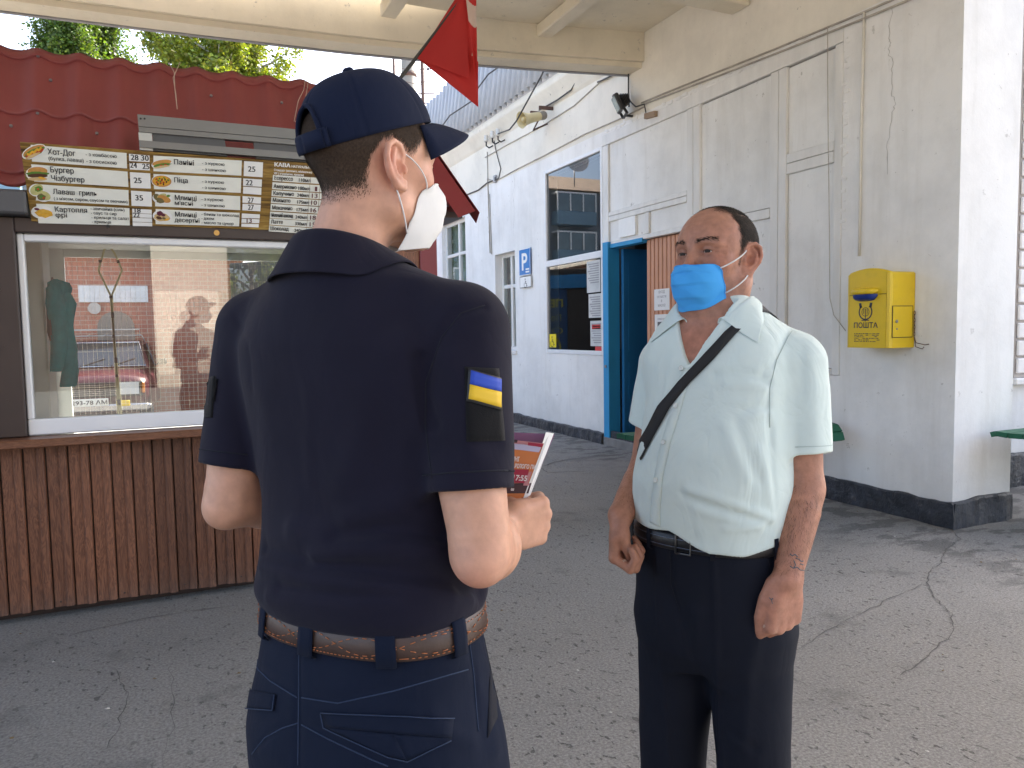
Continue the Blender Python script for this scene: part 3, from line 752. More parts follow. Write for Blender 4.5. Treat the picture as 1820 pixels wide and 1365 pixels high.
# ---- metal tile mansard: rows of pressed tiles with a step at each row
YE, ZE, SL = 4.48, 2.226, 2.0
XE0, XE1 = -2.75, 1.745
def tile_wave(x): return (.5 + .5 * math.cos(2 * math.pi * (x - .028) / .1965)) ** 1.5
def mans(a, x, outward):   # a = distance down-slope measure in y
    return None
rows = [(0.0, .030), (.030, .195), (.195, .36), (.36, .391)]
rf = None
Tdir = _n(np.array([0, 1.0, SL])); Nout = _n(np.array([0, -SL, 1.0]))
for ri, (ya, yb) in enumerate(rows):
    P = []; xs_ = np.arange(XE0, XE1 + .001, .0123)
    for t_, lift in ((0.0, -.012), (0.0, .013), (.03, .0135), (.5, .008), (1.0, 0.001), (1.0, -.004)):
        yy = ya + (yb - ya) * t_ + (.012 if lift == -.004 and ri < 3 else 0); row = []
        for x in xs_:
            # lower edge of every row follows the wave
            wv = tile_wave(x)
            yq = yy + (.006 * wv if t_ < .05 else 0)
            x2 = min(max(x, XE0 + yq), XE1 - yq)
            p = np.array([x2, YE + yq, ZE + SL * yq]) + Nout * (lift + .030 * wv)
            row.append(p)
        P.append(row)
    m2 = MB(); m2.grid(np.array(P)); o = m2.build('tile_row', REDROOF, K)
# the other three slopes and the flat top
yt = .391
for sgn, xe in ((1, XE1), (-1, XE0)):
    for ri, (ya, yb) in enumerate(rows):
        P = []
        for t_, lift in ((0.0, -.004), (0.0, .016), (1.0, 0.0)):
            yy = ya + (yb - ya) * t_
            P.append([np.array([xe - sgn * yy, v_, ZE + SL * yy]) + np.array([sgn * SL, 0, 1.0]) / math.sqrt(5) * (lift + .03 * tile_wave(v_))
                      for v_ in np.linspace(YE + yy, YB + .1 - yy, 160)])
        m2 = MB(); m2.grid(np.array(P)); m2.build('tile_row', REDROOF, K)
m2 = MB(); z1 = ZE + SL * yt - .01
m2.box2((XE0 + yt + .02, YE + yt + .02, z1 - .03), (XE1 - yt - .02, YB + .1 - yt, z1)); m2.build('flat_roof', REDROOF, K)
for xe, sg in ((XE1, -1), (XE0, 1)):
    m2 = MB(); a = np.array([xe, YE, ZE]); b = np.array([xe + sg * yt, YE + yt, ZE + SL * yt]); d = _n(b - a); a = a - d * .05
    for nn_ in (np.array([0, -SL, 1.0]), np.array([-sg * SL, 0, 1.0])):
        nn_ = _n(nn_); along = _n(np.cross(d, nn_)); 
        if (along[0] * sg) < 0 and nn_[0] == 0: along = -along
        if nn_[0] != 0 and along[1] < 0: along = -along
        o_ = nn_ * .052
        m2.prism([a + o_, a + o_ + along * .13, b + o_ + along * .13, b + o_], nn_ * .004)
    m2.build('hip_cap', REDTRIM, K)
m2 = MB(); m2.box2((XE0 + .03, YE + .02, ZE - .05), (XE1 - .03, YB + .05, ZE - .015)); m2.build('soffit', BROWN, K)
m2 = MB()
for px, py in [(69, 106), (68, 207), (91, 148), (375, 175), (500, 187), (173, 242), (21, 229)]:
    r = ray(px, py); t_ = (ZE - H - SL * YE + .02) / (r[2] - SL * r[1]); q = CAMP + r * t_ + Nout * .018
    m2.disc(q, Nout, .008, 8, .008)
m2.build('roof_screw', STEEL, K)
for pts in ([(300, 122), (310, 140), (311, 170), (315, 205)], [(320, 122), (308, 150), (313, 180), (315, 205)], [(541, 150), (538, 170), (528, 190), (521, 226)], [(546, 155), (541, 185), (533, 205), (523, 227)]):
    q = []
    for px, py in pts:
        r = ray(px, py); t_ = (ZE - H - SL * YE + .02) / (r[2] - SL * r[1]); q.append(CAMP + r * t_ + Nout * .05)
    m2 = MB(); m2.tube(q, .0022, 5); tag(m2.build('string', simple('tan_string', (.45, .33, .25), .8)), dict([(300, 'left strand of the tan string pair hanging above the left end of the awning'), (320, 'right strand of the tan string pair hanging above the left end of the awning'), (541, 'pale string down the red tiles beside the officer cap, left strand'), (546, 'pale string down the red tiles beside the officer cap, right strand')])[pts[0][0]], 'string', 'strings on the kiosk roof')

# ---- folded aluminium awning above the menu
A = thing('awning_shutter', 'folded grey aluminium serving shutter propped above the menu board', 'shutter', (-.09, 4.36, 2.3))
YA = 4.36
def apx(px, py, Y=YA): return ony(px, py, Y)
def aquad(name, pts, th, mat_, par, Y=YA):
    q = [apx(px, py, Y) for px, py in pts]; m2 = MB(); m2.prism(q[::-1], (0, th, 0)); return m2.build(name, mat_, par)
aquad('top_rail', [(244, 203), (700, 246), (700, 262), (246, 224)], .05, ALU, A)
aquad('top_rail', [(246, 225), (700, 263), (700, 272), (247, 234)], .045, ALU, A, YA + .004)
aquad('lower_rail', [(247, 249), (700, 284), (700, 296), (248, 261)], .05, ALU, A, YA - .006)
aquad('end_stile', [(246, 235), (270, 237), (272, 268), (248, 266)], .04, simple('pale_aluminium', (.5, .5, .46), .4, .05), A, YA + .008)
aquad('panel', [(271, 236), (399, 246), (404, 278), (272, 268)], .02, ALUP, A, YA + .02)
aquad('panel', [(450, 250), (700, 268), (700, 299), (455, 282)], .02, ALUP, A, YA + .02)
m2 = MB()
for px in (250, 257): m2.disc(apx(px, 211, YA - .001), (0, -1, 0), .005, 8, .002)
m2.build('rivet', BLACK, A)
m2 = MB(); m2.bar((-.05, 4.38, 2.5), (-.05, 4.62, 2.45), .02, .02); m2.bar((.95, 4.38, 2.5), (.95, 4.62, 2.45), .02, .02); m2.build('arm', STEEL, A)

# ---- menu board
MBD = thing('menu_board', 'wood print menu board with food pictures and prices over the kiosk window', 'menu board', (-.6, 4.5, 2.05))
bn = _n(np.array([0, -.344, -.19])); b0 = np.array([-.60, 4.52, 2.062])      # tilted forward at the top
bn = _n(np.cross(np.array([1.0, 0, 0]), np.array([0, -.17, .352])))
if bn[1] > 0: bn = -bn
BUY = _n(np.array([0, -.17, .352])); BUX = np.array([1.0, 0, 0])
def bpt(px, py, off=0.0):
    r = ray(px, py); o = b0 + bn * off
    return CAMP + r * ((o - CAMP).dot(bn) / r.dot(bn))
def woodprint():
    t = NT('wood_print'); co = t.co((1.4, 22, 22))
    f = t.noise(2.2, 8, 0.7, co, .6)
    c = t.ramp(f, [(.30, (.02, .011, .006)), (.44, (.16, .085, .016)), (.60, (.36, .22, .05)), (.75, (.55, .40, .13))])
    t.col(c); t.rough(.4); return t.m
m2 = MB(); Lb = [bpt(35, 253), bpt(56, 393)]
q = [Lb[0], Lb[1], Lb[1] + BUX * 1.56, Lb[0] + BUX * 1.56]
m2.prism(q, -bn * .012); m2.build('panel', woodprint(), MBD)
def card(pts, mat_=PRINTC, off=.002, name='strip', par=None):
    m2 = MB(); m2.prism([bpt(px, py, off) for px, py in pts][::-1], bn * .0015); return m2.build(name, mat_, par or MBD)
def z7(x, y): return (x / 6.067, 230 + y / 6.067)
def z8(x, y): return (240 + x / 5.056, 230 + y / 5.056)
for pts in ([z7(330, 165), z7(1365, 255), z7(1370, 420), z7(345, 345)], [z7(335, 375), z7(1375, 455), z7(1385, 620), z7(370, 560)],
            [z7(420, 592), z7(1385, 655), z7(1390, 820), z7(385, 765)], [z7(390, 800), z7(1395, 850), z7(1400, 1035), z7(415, 1010)],
            [z8(165, 235), z8(960, 280), z8(955, 415), z8(165, 375)], [z8(165, 400), z8(955, 437), z8(950, 570), z8(170, 535)],
            [z8(180, 560), z8(945, 600), z8(945, 725), z8(180, 690)], [z8(185, 715), z8(940, 750), z8(935, 870), z8(185, 850)]): card(pts)
rws = [(408, 462), (474, 536), (545, 598), (607, 660), (668, 728), (738, 795), (800, 855), (862, 915)]
for i, (a, b) in enumerate(rws):
    xl = 1240 - 5 * i; dy = 22
    card([z8(xl, a), z8(xl + 335, a + dy), z8(xl + 332, b + dy), z8(xl - 4, b)]); card([z8(xl + 338, a + dy), z8(xl + 425, a + dy + 6), z8(xl + 422, b + dy + 6), z8(xl + 335, b + dy)])
    card([z8(xl + 430, a + dy + 6), z8(xl + 560, a + dy + 12), z8(xl + 558, b + dy + 12), z8(xl + 427, b + dy + 6)])
pc = [(z7, [(1390, 262), (1612, 282), (1614, 352), (1392, 340)]), (z7, [(1395, 360), (1612, 370), (1616, 442), (1400, 432)]), (z7, [(1400, 460), (1620, 474), (1626, 637), (1408, 630)]),
      (z7, [(1412, 660), (1634, 674), (1638, 832), (1418, 822)]), (z7, [(1425, 855), (1636, 866), (1637, 910), (1427, 900)]), (z7, [(1427, 905), (1637, 915), (1638, 955), (1429, 946)]),
      (z7, [(1429, 952), (1638, 960), (1640, 1000), (1430, 995)]), (z7, [(1430, 1000), (1640, 1006), (1641, 1044), (1432, 1040)]),
      (z8, [(980, 284), (1150, 296), (1146, 430), (976, 418)]), (z8, [(972, 440), (1140, 450), (1138, 516), (970, 506)]), (z8, [(972, 514), (1136, 524), (1134, 588), (970, 576)]),
      (z8, [(966, 598), (1132, 610), (1130, 668), (965, 658)]), (z8, [(966, 668), (1130, 676), (1126, 736), (963, 726)]), (z8, [(960, 754), (1122, 764), (1120, 800), (958, 796)]),
      (z8, [(958, 802), (1118, 808), (1116, 842), (956, 838)]), (z8, [(956, 846), (1112, 850), (1110, 880), (954, 874)])]
for zf, pts in pc: card([zf(*p) for p in pts], PRINTW, .0045, 'price_card')
ink = MB(); inkr = MB(); white = MB()
def btext(zf, s, x, y, x2, hgt, bold=0.0, mb_=None, off=.0065):
    """s on its baseline from (x,y) to x2 in a zoomed view, letters hgt zoom px tall"""
    o = bpt(*zf(x, y), off); e = bpt(*zf(x2, y), off); k_ = 6.067 if zf is z7 else 5.056
    size = hgt / k_ * .00322 / .70
    wd = (e - o)[0]
    for k_, dx in enumerate((0, bold * .9, -bold * .9) if bold > .0004 else (.0003, -.0003)):      # heavier type: the word struck again a hair to each side
        add_text(mb_ or ink, s, size, o + BUX * dx + bn * .00025 * k_, BUX, BUY, width=wd)
B_ = .0006
btext(z7, 'Хот-Дог', 515, 268, 812, 52, B_); btext(z7, '(булка, лаваш)', 522, 330, 898, 34, .0002)
btext(z7, '- з ковбасою', 922, 285, 1255, 32, .0003); btext(z7, '- з сосискою', 930, 358, 1255, 32, .0003)
btext(z7, 'Бургер', 540, 462, 790, 52, B_); btext(z7, 'Чізбургер', 550, 552, 905, 50, B_)
btext(z7, 'Лаваш  гриль', 570, 695, 1042, 48, B_); btext(z7, "( з м'ясом, сиром, соусом та овочами)", 580, 758, 1370, 28, .0002)
btext(z7, 'Картопля', 588, 885, 932, 48, B_); btext(z7, 'φрі', 598, 945, 720, 44, B_)
for i, s in enumerate(['- звичайна (сіль)', '- соус та сир', '- крильця та салат', '- крильця']):
    btext(z7, s, 975 + i * 5, 868 + i * 47, [1340, 1255, 1390, 1195][i], 30, .0003)
for s, x, y, x2, h_ in [('28', 1410, 328, 1490, 52), ('30', 1518, 334, 1598, 52), ('24', 1402, 412, 1474, 52), ('25', 1534, 424, 1608, 50), ('25', 1442, 576, 1524, 54), ('35', 1456, 764, 1536, 54), ('18', 1438, 895, 1500, 46), ('22', 1436, 945, 1504, 46)]:
    btext(z7, s, x, y, x2, h_, .0009)
btext(z8, 'Паніні', 346, 312, 524, 40, B_); btext(z8, '- з куркою', 602, 314, 802, 24, .0003); btext(z8, '- з шинкою', 602, 370, 816, 24, .0003)
btext(z8, 'Піца', 348, 475, 468, 40, B_); btext(z8, '- з куркою', 602, 478, 798, 24, .0003); btext(z8, '- з шинкою', 602, 533, 812, 24, .0003)
btext(z8, 'Млинці', 354, 632, 548, 40, B_); btext(z8, "м'ясні", 354, 678, 516, 36, B_); btext(z8, '- з куркою', 596, 637, 790, 24, .0003); btext(z8, '- з шинкою', 596, 690, 804, 24, .0003)
btext(z8, 'Млинці', 356, 782, 548, 40, B_); btext(z8, 'десертні', 356, 830, 578, 36, B_)
for i, s in enumerate(['- банан та шоколад', '- джем', '- масло та цукор']): btext(z8, s, 596, 772 + i * 38, [934, 708, 884][i], 24, .0003)
for s, x, y, x2 in [('25', 1014, 378, 1078), ('22', 994, 500, 1054), ('27', 1012, 658, 1064), ('27', 1014, 722, 1064)]: btext(z8, s, x, y, x2, 46, .0009)
btext(z8, '13', 992, 838, 1036, 38, .0009, inkr)
nm = [('Еспрессо', '110мл', ''), ('Американо', '180мл', '1'), ('Капучино', '240мл', '13'), ('Макнато', '175мл', '10'), ('Мокачино', '175мл', '16'), ('Молочний шоколад', '240мл', '18'), ('Латте', '330мл', '15'), ('Шоколад', '240мл', '16')]
xe_ = [1415, 1450, 1424, 1392, 1410, 1418, 1326, 1376]
for i, ((a, b), (s, v_, p)) in enumerate(zip(rws, nm)):
    xl = 1240 - 5 * i + 10
    btext(z8, s, xl, b - 10, xe_[i], 34, .0008); btext(z8, v_, xl + 215, b + 6, xl + 318, 30, .0007)
    if p: btext(z8, p, xl + 335, b + 16, xl + 335 + (50 if len(p) > 1 else 18), 40, .0009, inkr)
btext(z8, 'КАВА', 1250, 332, 1390, 34, .0016, white, .004); btext(z8, 'НАТУРАЛЬНА', 1405, 342, 1590, 20, .0009, white, .004)
btext(z8, 'Стандарт (меленка, мінімальна)', 1248, 372, 1590, 18, .0006, white, .004); btext(z8, 'VIP ( згущенкою, кремом)', 1248, 402, 1516, 18, .0006, white, .004)
for b_, m__ in ((ink, INK), (inkr, INKR), (white, PRINTW)): tag(b_.build('lettering', m__, MBD), kind='stuff')
# food pictures: die-cut stickers in flat print
FC = {k_: simple('print_' + k_, c_, .45, .18, 60) for k_, c_ in dict(bun=(.55, .27, .07), leaf=(.10, .22, .03), sauce=(.75, .40, .03), tomato=(.5, .05, .02), meat=(.09, .035, .015), bread=(.62, .45, .22), wrap=(.50, .48, .20), chips=(.72, .42, .06), plum=(.12, .02, .04), olive=(.16, .13, .05)).items()}
def ellp(zf, c, r, a=0, off=.006, n=18, k=0.0):
    r_ = np.random.default_rng(int(c[0] * 7 + c[1])); pts = []
    for i in range(n):
        t_ = -2 * math.pi * i / n; j = 1 + k * r_.uniform(-1, 1)
        x = math.cos(t_) * r[0] * j; y = math.sin(t_) * r[1] * j
        pts.append(bpt(*zf(c[0] + x * math.cos(a) - y * math.sin(a), c[1] + x * math.sin(a) + y * math.cos(a)), off))
    return pts
def food(zf, halo, shapes):
    m2 = MB(); mats = [PRINTW]
    for h_ in halo: m2.poly(ellp(zf, *h_, off=.0055))
    for i, (c, r, a, mt, k) in enumerate(shapes):
        mt = FC[mt]
        if mt not in mats: mats.append(mt)
        m2.m = mats.index(mt); m2.poly(ellp(zf, c, r, a, off=.0062 + i * .00025, k=k))
    m2.build('food_picture', mats, MBD)
food(z7, [((365, 240), (138, 68), -.42)], [((365, 235), (125, 52), -.42, 'bun', 0), ((372, 248), (118, 38), -.42, 'leaf', .12), ((375, 255), (105, 24), -.42, 'tomato', .1)] +
     [((305 + i * 26, 272 - i * 13), (13, 22), .5 if i % 2 else -.9, 'sauce', 0) for i in range(6)] + [((352, 285), (90, 16), -.42, 'bread', 0)])
food(z7, [((405, 478), (128, 82), 0)], [((405, 450), (108, 46), 0, 'bun', 0), ((405, 480), (118, 26), 0, 'leaf', .18), ((405, 500), (108, 24), 0, 'meat', .05), ((405, 535), (106, 20), 0, 'bread', 0), ((450, 525), (40, 12), .2, 'sauce', 0)])
food(z7, [((395, 655), (85, 68), 0), ((475, 720), (86, 62), 0)], [((395, 650), (74, 56), -.5, 'wrap', 0), ((415, 640), (40, 32), 0, 'leaf', .2), ((410, 645), (14, 12), 0, 'tomato', .1), ((478, 715), (72, 46), .4, 'wrap', 0), ((445, 730), (50, 36), .3, 'olive', .15), ((455, 730), (30, 18), .4, 'leaf', .2), ((470, 738), (14, 10), 0, 'tomato', 0)])
food(z7, [((455, 895), (122, 72), .1)], [((398, 860), (30, 14), .2, 'plum', 0), ((475, 905), (95, 46), .1, 'chips', .12)] + [((420 + i * 22, 900 + (i * 37 % 40) - 18), (26, 5), (i * 1.3) % 2 - 1, 'sauce', 0) for i in range(7)])
food(z8, [((240, 310), (95, 42), -.15)], [((240, 300), (88, 26), -.15, 'bun', 0), ((242, 322), (82, 16), -.15, 'leaf', .15), ((235, 326), (14, 9), 0, 'tomato', 0), ((275, 320), (14, 8), 0, 'tomato', 0), ((240, 336), (76, 10), -.15, 'bread', 0)])
food(z8, [((240, 466), (94, 58), .05)], [((240, 466), (88, 52), .05, 'bun', 0), ((240, 463), (76, 43), .05, 'sauce', .06)] + [((240 + 60 * math.cos(i * 2.4) * math.sqrt(i / 14), 463 + 34 * math.sin(i * 2.4) * math.sqrt(i / 14)), (11, 7), i, ['tomato', 'leaf', 'meat'][i % 3], .2) for i in range(15)])
food(z8, [((245, 620), (90, 54), .1)], [((200, 610), (38, 28), .6, 'olive', 0), ((240, 598), (44, 20), -.3, 'wrap', 0), ((262, 625), (62, 30), .35, 'bun', 0), ((225, 640), (36, 24), .3, 'olive', .1), ((300, 598), (16, 12), 0, 'leaf', .2)])
food(z8, [((245, 780), (88, 56), .1)], [((240, 790), (72, 36), .1, 'bread', .1), ((222, 755), (28, 22), 0, 'plum', .1), ((255, 770), (18, 14), 0, 'plum', .1), ((215, 795), (26, 14), .3, 'meat', .1), ((285, 810), (24, 8), -.3, 'sauce', 0), ((260, 800), (18, 10), .2, 'olive', .1)])

# ---- jacket on a hook inside the kiosk
JK = thing('jacket', 'teal jacket hanging on a hook inside the kiosk window', 'jacket', (-.52, 5.2, 1.1))
TEAL = simple('teal_fleece', (.006, .26, .29), .95, .15, 20, bump=.2, bs=300); TEAL2 = simple('grey_fleece', (.08, .08, .09), .95, .2)
def jk(px, py, dy=0.0): return ony(px, py, 5.25 + dy)
def cloth_tube(name, spine, widths, dep, mat_):
    P = []
    for (px, py), w_ in zip(spine, widths):
        c = jk(px, py); row = []
        for i in range(18):
            t_ = 2 * math.pi * i / 18; rr_ = 1 + .13 * math.sin(5 * t_ + py * .05)
            row.append((c[0] + w_ * .0039 * math.cos(t_) * rr_, c[1] + dep * math.sin(t_) * rr_, c[2]))
        P.append(row)
    m2 = MB(); m2.grid(np.array(P), closed_u=True); return m2.build(name, mat_, JK)
cloth_tube('body', [(98, 500), (100, 512), (104, 540), (108, 580), (108, 620), (104, 655), (102, 660)], [6, 14, 17, 14, 13, 12, 10], .06, TEAL)
cloth_tube('sleeve', [(112, 512), (119, 540), (116, 580), (122, 620), (124, 660), (122, 684), (121, 687)], [6, 12, 11, 11, 11, 11, 10], .045, TEAL)
cloth_tube('hood', [(100, 497), (103, 502), (106, 512), (110, 520), (112, 524)], [4, 14, 16, 12, 5], .06, TEAL)
cloth_tube('lining', [(90, 510), (91, 550), (94, 590), (96, 606)], [4, 6, 7, 5], .03, TEAL2)
m2 = MB(); m2.tube([jk(93, 494, .14), jk(93, 494), jk(93, 502)], .006); m2.build('hook', STEEL, JK)
# ------------------------------------------------------------------ things behind the kiosk and across the yard
def brickmat(name, c1, c2, mortar, sx):
    t = NT(name); br = t.n('ShaderNodeTexBrick'); br.inputs['Scale'].default_value = sx
    br.inputs['Color1'].default_value = (*c1, 1); br.inputs['Color2'].default_value = (*c2, 1); br.inputs['Mortar'].default_value = (*mortar, 1)
    br.inputs['Brick Width'].default_value = .26; br.inputs['Row Height'].default_value = .077; br.inputs['Mortar Size'].default_value = .006
    t.l(t.co((1, 1, 1), (R_(-90), 0, 0)), br.inputs['Vector'])
    t.col(t.mix(t.ramp(t.noise(1.2, 5), [(.35, 0.0), (.7, .3)]), br.outputs[0], (.5, .36, .28))); t.rough(.85); t.bump(br.outputs['Fac'], -.3, .006); return t.m
YBW = 15.0
BK = thing('brick_garage', 'low pink brick garage with white band and arched niche behind the kiosk', 'garage', (-2, YBW, 0))
tp = ony(170, 450, YBW)[2]; xr = ony(430, 500, YBW)[0]; xl = ony(0, 500, YBW)[0] - 2
BRK = brickmat('pink_brick', (.52, .20, .13), (.44, .15, .10), (.55, .42, .34), 1.0)
m2 = MB(); m2.box2((xl, YBW, 0), (xr, YBW + 5, tp)); m2.build('wall', BRK, BK)
a = ony(140, 537, YBW - .03); b = ony(262, 508, YBW - .03); m2 = MB(); m2.box2((a[0], YBW - .03, a[2]), (b[0], YBW - .001, b[2])); m2.build('white_band', simple('white_board_print', (.8, .8, .8), .5), BK)
a = ony(176, 640, YBW - .02); b = ony(238, 553, YBW - .02); cxn = (a[0] + b[0]) / 2; rr_ = (b[0] - a[0]) / 2
pts = [(cxn - rr_, YBW - .02, .3)] + [(cxn + rr_ * math.cos(t_), YBW - .02, b[2] - rr_ + rr_ * math.sin(t_)) for t_ in np.linspace(math.pi, 0, 14)] + [(cxn + rr_, YBW - .02, .3)]
m2 = MB(); m2.prism(pts, (0, .018, 0)); m2.build('arched_niche', simple('niche_plaster', (.30, .26, .22), .8), BK)
m2 = MB(); m2.box2((xl - .2, YBW - .25, tp), (xr + .15, YBW + 5.2, tp + .10), .02); m2.build('roof', simple('pale_slab', (.45, .43, .38), .8), BK)
q = ony(168, 548, YBW - .02); m2 = MB(); m2.disc((q[0], YBW - .03, q[2]), (0, -1, 0), .1, 18, .02); m2.build('round_vent', simple('vent_white', (.6, .55, .5), .6), BK)

# parked car, nose towards the kiosk
g_ = onz(183, 774, 0); carx, cary = g_[0], g_[1]
CARZ = math.atan2(-carx, cary)       # nose points back at the forecourt
CAR = thing('parked_car', 'dark red old saloon car parked behind the kiosk, seen through its window', 'car', (carx, cary + 2.0, 0), 0.0)
CAR.rotation_euler.z = CARZ * -1.0
MAROON = simple('maroon_car_paint', (.062, .012, .017), .25, .05, 3, spec=.6); CHROME = simple('chrome', (.55, .55, .56), .2, .05, metal=.9)
TYRE = simple('tyre_rubber', (.02, .02, .02), .85)
def loft(mb_, sts, n=20, e=4.5):
    P = []
    for (y, zb, zt, hw) in sts:
        row = []
        for i in range(n):
            t_ = 2 * math.pi * i / n; c, s_ = math.cos(t_), math.sin(t_)
            row.append((hw * math.copysign(abs(c) ** (2 / e), c), y, (zb + zt) / 2 + (zt - zb) / 2 * math.copysign(abs(s_) ** (2 / e), s_)))
        P.append(row)
    b0_ = len(mb_.v); mb_.grid(np.array(P), closed_u=True)
    mb_._add(P[0], [list(range(n))]); mb_._add(P[-1], [list(range(n))[::-1]])
m2 = MB(); loft(m2, [(-1.98, .42, .80, .74), (-1.93, .33, .88, .79), (-1.4, .26, .93, .80), (-.85, .24, .98, .80), (.9, .24, .98, .80), (1.7, .28, .95, .79), (2.0, .38, .88, .74)])
m2.build('body', MAROON, CAR, local=True)
m2 = MB(); loft(m2, [(-.86, .93, .97, .74), (-.34, .93, 1.38, .60), (-.2, .93, 1.425, .60), (.7, .93, 1.43, .60), (.95, .93, 1.38, .60), (1.4, .93, .97, .72)], e=7)
m2.build('cabin', MAROON, CAR, local=True)
DGL = simple('car_glass', (.03, .04, .045), .05, .05, spec=.9)
m2 = MB(); m2.prism([(-.64, -.80, 1.00), (.64, -.80, 1.00), (.52, -.355, 1.36), (-.52, -.355, 1.36)], (0, -.03, .02)); ws = m2.build('windscreen', DGL, CAR, local=True)
m2 = MB(); m2.tube([(-.66, -.845, 1.0), (.66, -.845, 1.0), (.535, -.385, 1.385), (-.535, -.385, 1.385), (-.66, -.845, 1.0)], .013, 6); m2.build('trim', CHROME, ws, local=True)
m2 = MB(); m2.tube([(-.3, -.86, 1.0), (.05, -.72, 1.12)], .006, 5); m2.tube([(.15, -.86, 1.0), (.5, -.72, 1.12)], .006, 5); m2.build('wiper', BLACK, ws, local=True)
for sx in (-1, 1):
    m2 = MB(); m2.prism([(sx * .765, -.55, 1.0), (sx * .765, 1.1, 1.0), (sx * .625, .8, 1.36), (sx * .625, -.25, 1.36)], (sx * .012, 0, .004)); m2.build('side_window', DGL, CAR, local=True)
m2 = MB(); m2.box2((-.72, -2.0, .58), (.72, -1.955, .80), .01); gl = m2.build('grille', BLACK, CAR, local=True)
m2 = MB()
for q in range(6): m2.box2((-.40, -2.012, .605 + q * .03), (.40, -2.001, .613 + q * .03))
m2.build('grille_bar', CHROME, gl, local=True)
for sx in (-1, 1):
    m2 = MB(); m2.box2((sx * .52 - .15, -2.03, .61), (sx * .52 + .15, -2.001, .79), .015); m2.build('headlight', simple('headlight_glass', (.6, .62, .62), .12, .1, spec=.8) if sx < 0 else bpy.data.materials['headlight_glass'], CAR, local=True)
    m2 = MB(); m2.box2((sx * .71 - .035, -2.0, .62), (sx * .71 + .035, -1.94, .78), .01); m2.build('indicator', simple('amber_lens', (.6, .2, .03), .2) if sx < 0 else bpy.data.materials['amber_lens'], CAR, local=True)
    m2 = MB(); m2.box2((sx * .46 - .09, -2.14, .44), (sx * .46 + .09, -2.09, .53), .01); m2.build('fog_light', simple('yellow_lens', (.75, .5, .03), .2) if sx < 0 else bpy.data.materials['yellow_lens'], CAR, local=True)
    m2 = MB(); m2.box2((sx * .90 - .07, -.62, 1.0), (sx * .90 + .07, -.56, 1.1), .02); m2.bar((sx * .78, -.58, .99), (sx * .86, -.58, 1.03), .02, .02); m2.build('mirror', BLACK, CAR, local=True)
    for yy in (-1.25, 1.2):
        m2 = MB(); m2.lathe((sx * .60, yy, .30), (sx, 0, 0), [(.0, .0), (.20, .0), (.28, .01), (.30, .04), (.30, .14), (.28, .17), (.18, .18)], 24); wh = m2.build('wheel', TYRE, CAR, local=True)
        m2 = MB(); m2.lathe((sx * .60, yy, .30), (sx, 0, 0), [(.185, .178), (.17, .165), (.06, .17), (.05, .19), (0, .19)], 20); m2.build('rim', STEEL, wh, local=True)
m2 = MB(); m2.box2((-.80, -2.10, .37), (.80, -2.03, .47), .015); m2.tube([(-.8, -2.07, .42), (-.82, -1.8, .42)], .04, 8); m2.tube([(.8, -2.07, .42), (.82, -1.8, .42)], .04, 8); m2.build('bumper', CHROME, CAR, local=True)
m2 = MB(); m2.box2((-.26, -2.118, .455), (.26, -2.105, .567), .004); npl = m2.build('number_plate', simple('plate_white', (.72, .72, .70), .4), CAR, local=True)
m2 = MB(); add_text(m2, '293-78 АМ', .085, (-.225, -2.1195, .482), (1, 0, 0), (0, 0, 1), bold=.002, width=.47); m2.build('lettering', INK, npl, local=True)
m2 = MB()
for yy in (-.15, .6): m2.tube([(-.60, yy, 1.40), (-.56, yy, 1.50), (.56, yy, 1.50), (.60, yy, 1.40)], .012, 6)
for xx in (-.5, -.25, 0, .25, .5): m2.tube([(xx, -.25, 1.51), (xx, .75, 1.51)], .012, 6)
m2.tube([(-.54, -.27, 1.52), (-.54, -.27, 1.60), (.54, -.27, 1.60), (.54, -.27, 1.52)], .012, 6); m2.build('roof_rack', simple('pale_steel', (.5, .5, .48), .4, .1, metal=.5), CAR, local=True)

# trees: trunk, limbs and a crown of leaf faces with gaps
def leafmat(name, c1, c2):
    t = NT(name); a = t.n('ShaderNodeAttribute'); a.attribute_name = 'tint'
    col = t.mix(1.0, a.outputs['Color'], t.ramp(t.noise(.9, 3), [(.3, c1), (.7, c2)]), 'MULTIPLY')
    d = t.b; t.col(col); t.rough(.5)
    tr = t.n('ShaderNodeBsdfTranslucent'); t.l(t.mix(1.0, col, (1.6, 1.5, .5), 'MULTIPLY'), tr.inputs[0])
    mx = t.n('ShaderNodeMixShader'); mx.inputs[0].default_value = .42; t.l(d.outputs[0], mx.inputs[1]); t.l(tr.outputs[0], mx.inputs[2]); t.l(mx.outputs[0], t.out.inputs[0])
    return t.m
def leaves(pts, size, r_, droop=0.3):
    n = len(pts); pts = np.asarray(pts)
    a = r_.normal(size=(n, 3)); a[:, 2] *= .6; a /= np.linalg.norm(a, axis=1)[:, None]
    b = np.cross(a, r_.normal(size=(n, 3))); b /= np.linalg.norm(b, axis=1)[:, None] + 1e-9
    s_ = size * r_.uniform(.6, 1.35, (n, 1))
    V = np.stack([pts - a * s_ * .5, pts + b * s_ * .38, pts + a * s_ * .5, pts - b * s_ * .38], 1).reshape(-1, 3)
    Fc = np.arange(4 * n).reshape(n, 4)
    tint = np.repeat(r_.uniform(.6, 1.35, (n, 1)) * np.array([1, 1, 1]) * (1 + r_.normal(0, .08, (n, 3))), 4, 0)
    return V, Fc, tint
BARK = simple('grey_bark', (.20, .17, .13), .9, .35, 4, bump=.6, bs=18, bd=.02); PALEBARK = simple('pale_bark', (.50, .47, .40), .85, .25, 3, bump=.4, bs=14, bd=.02)
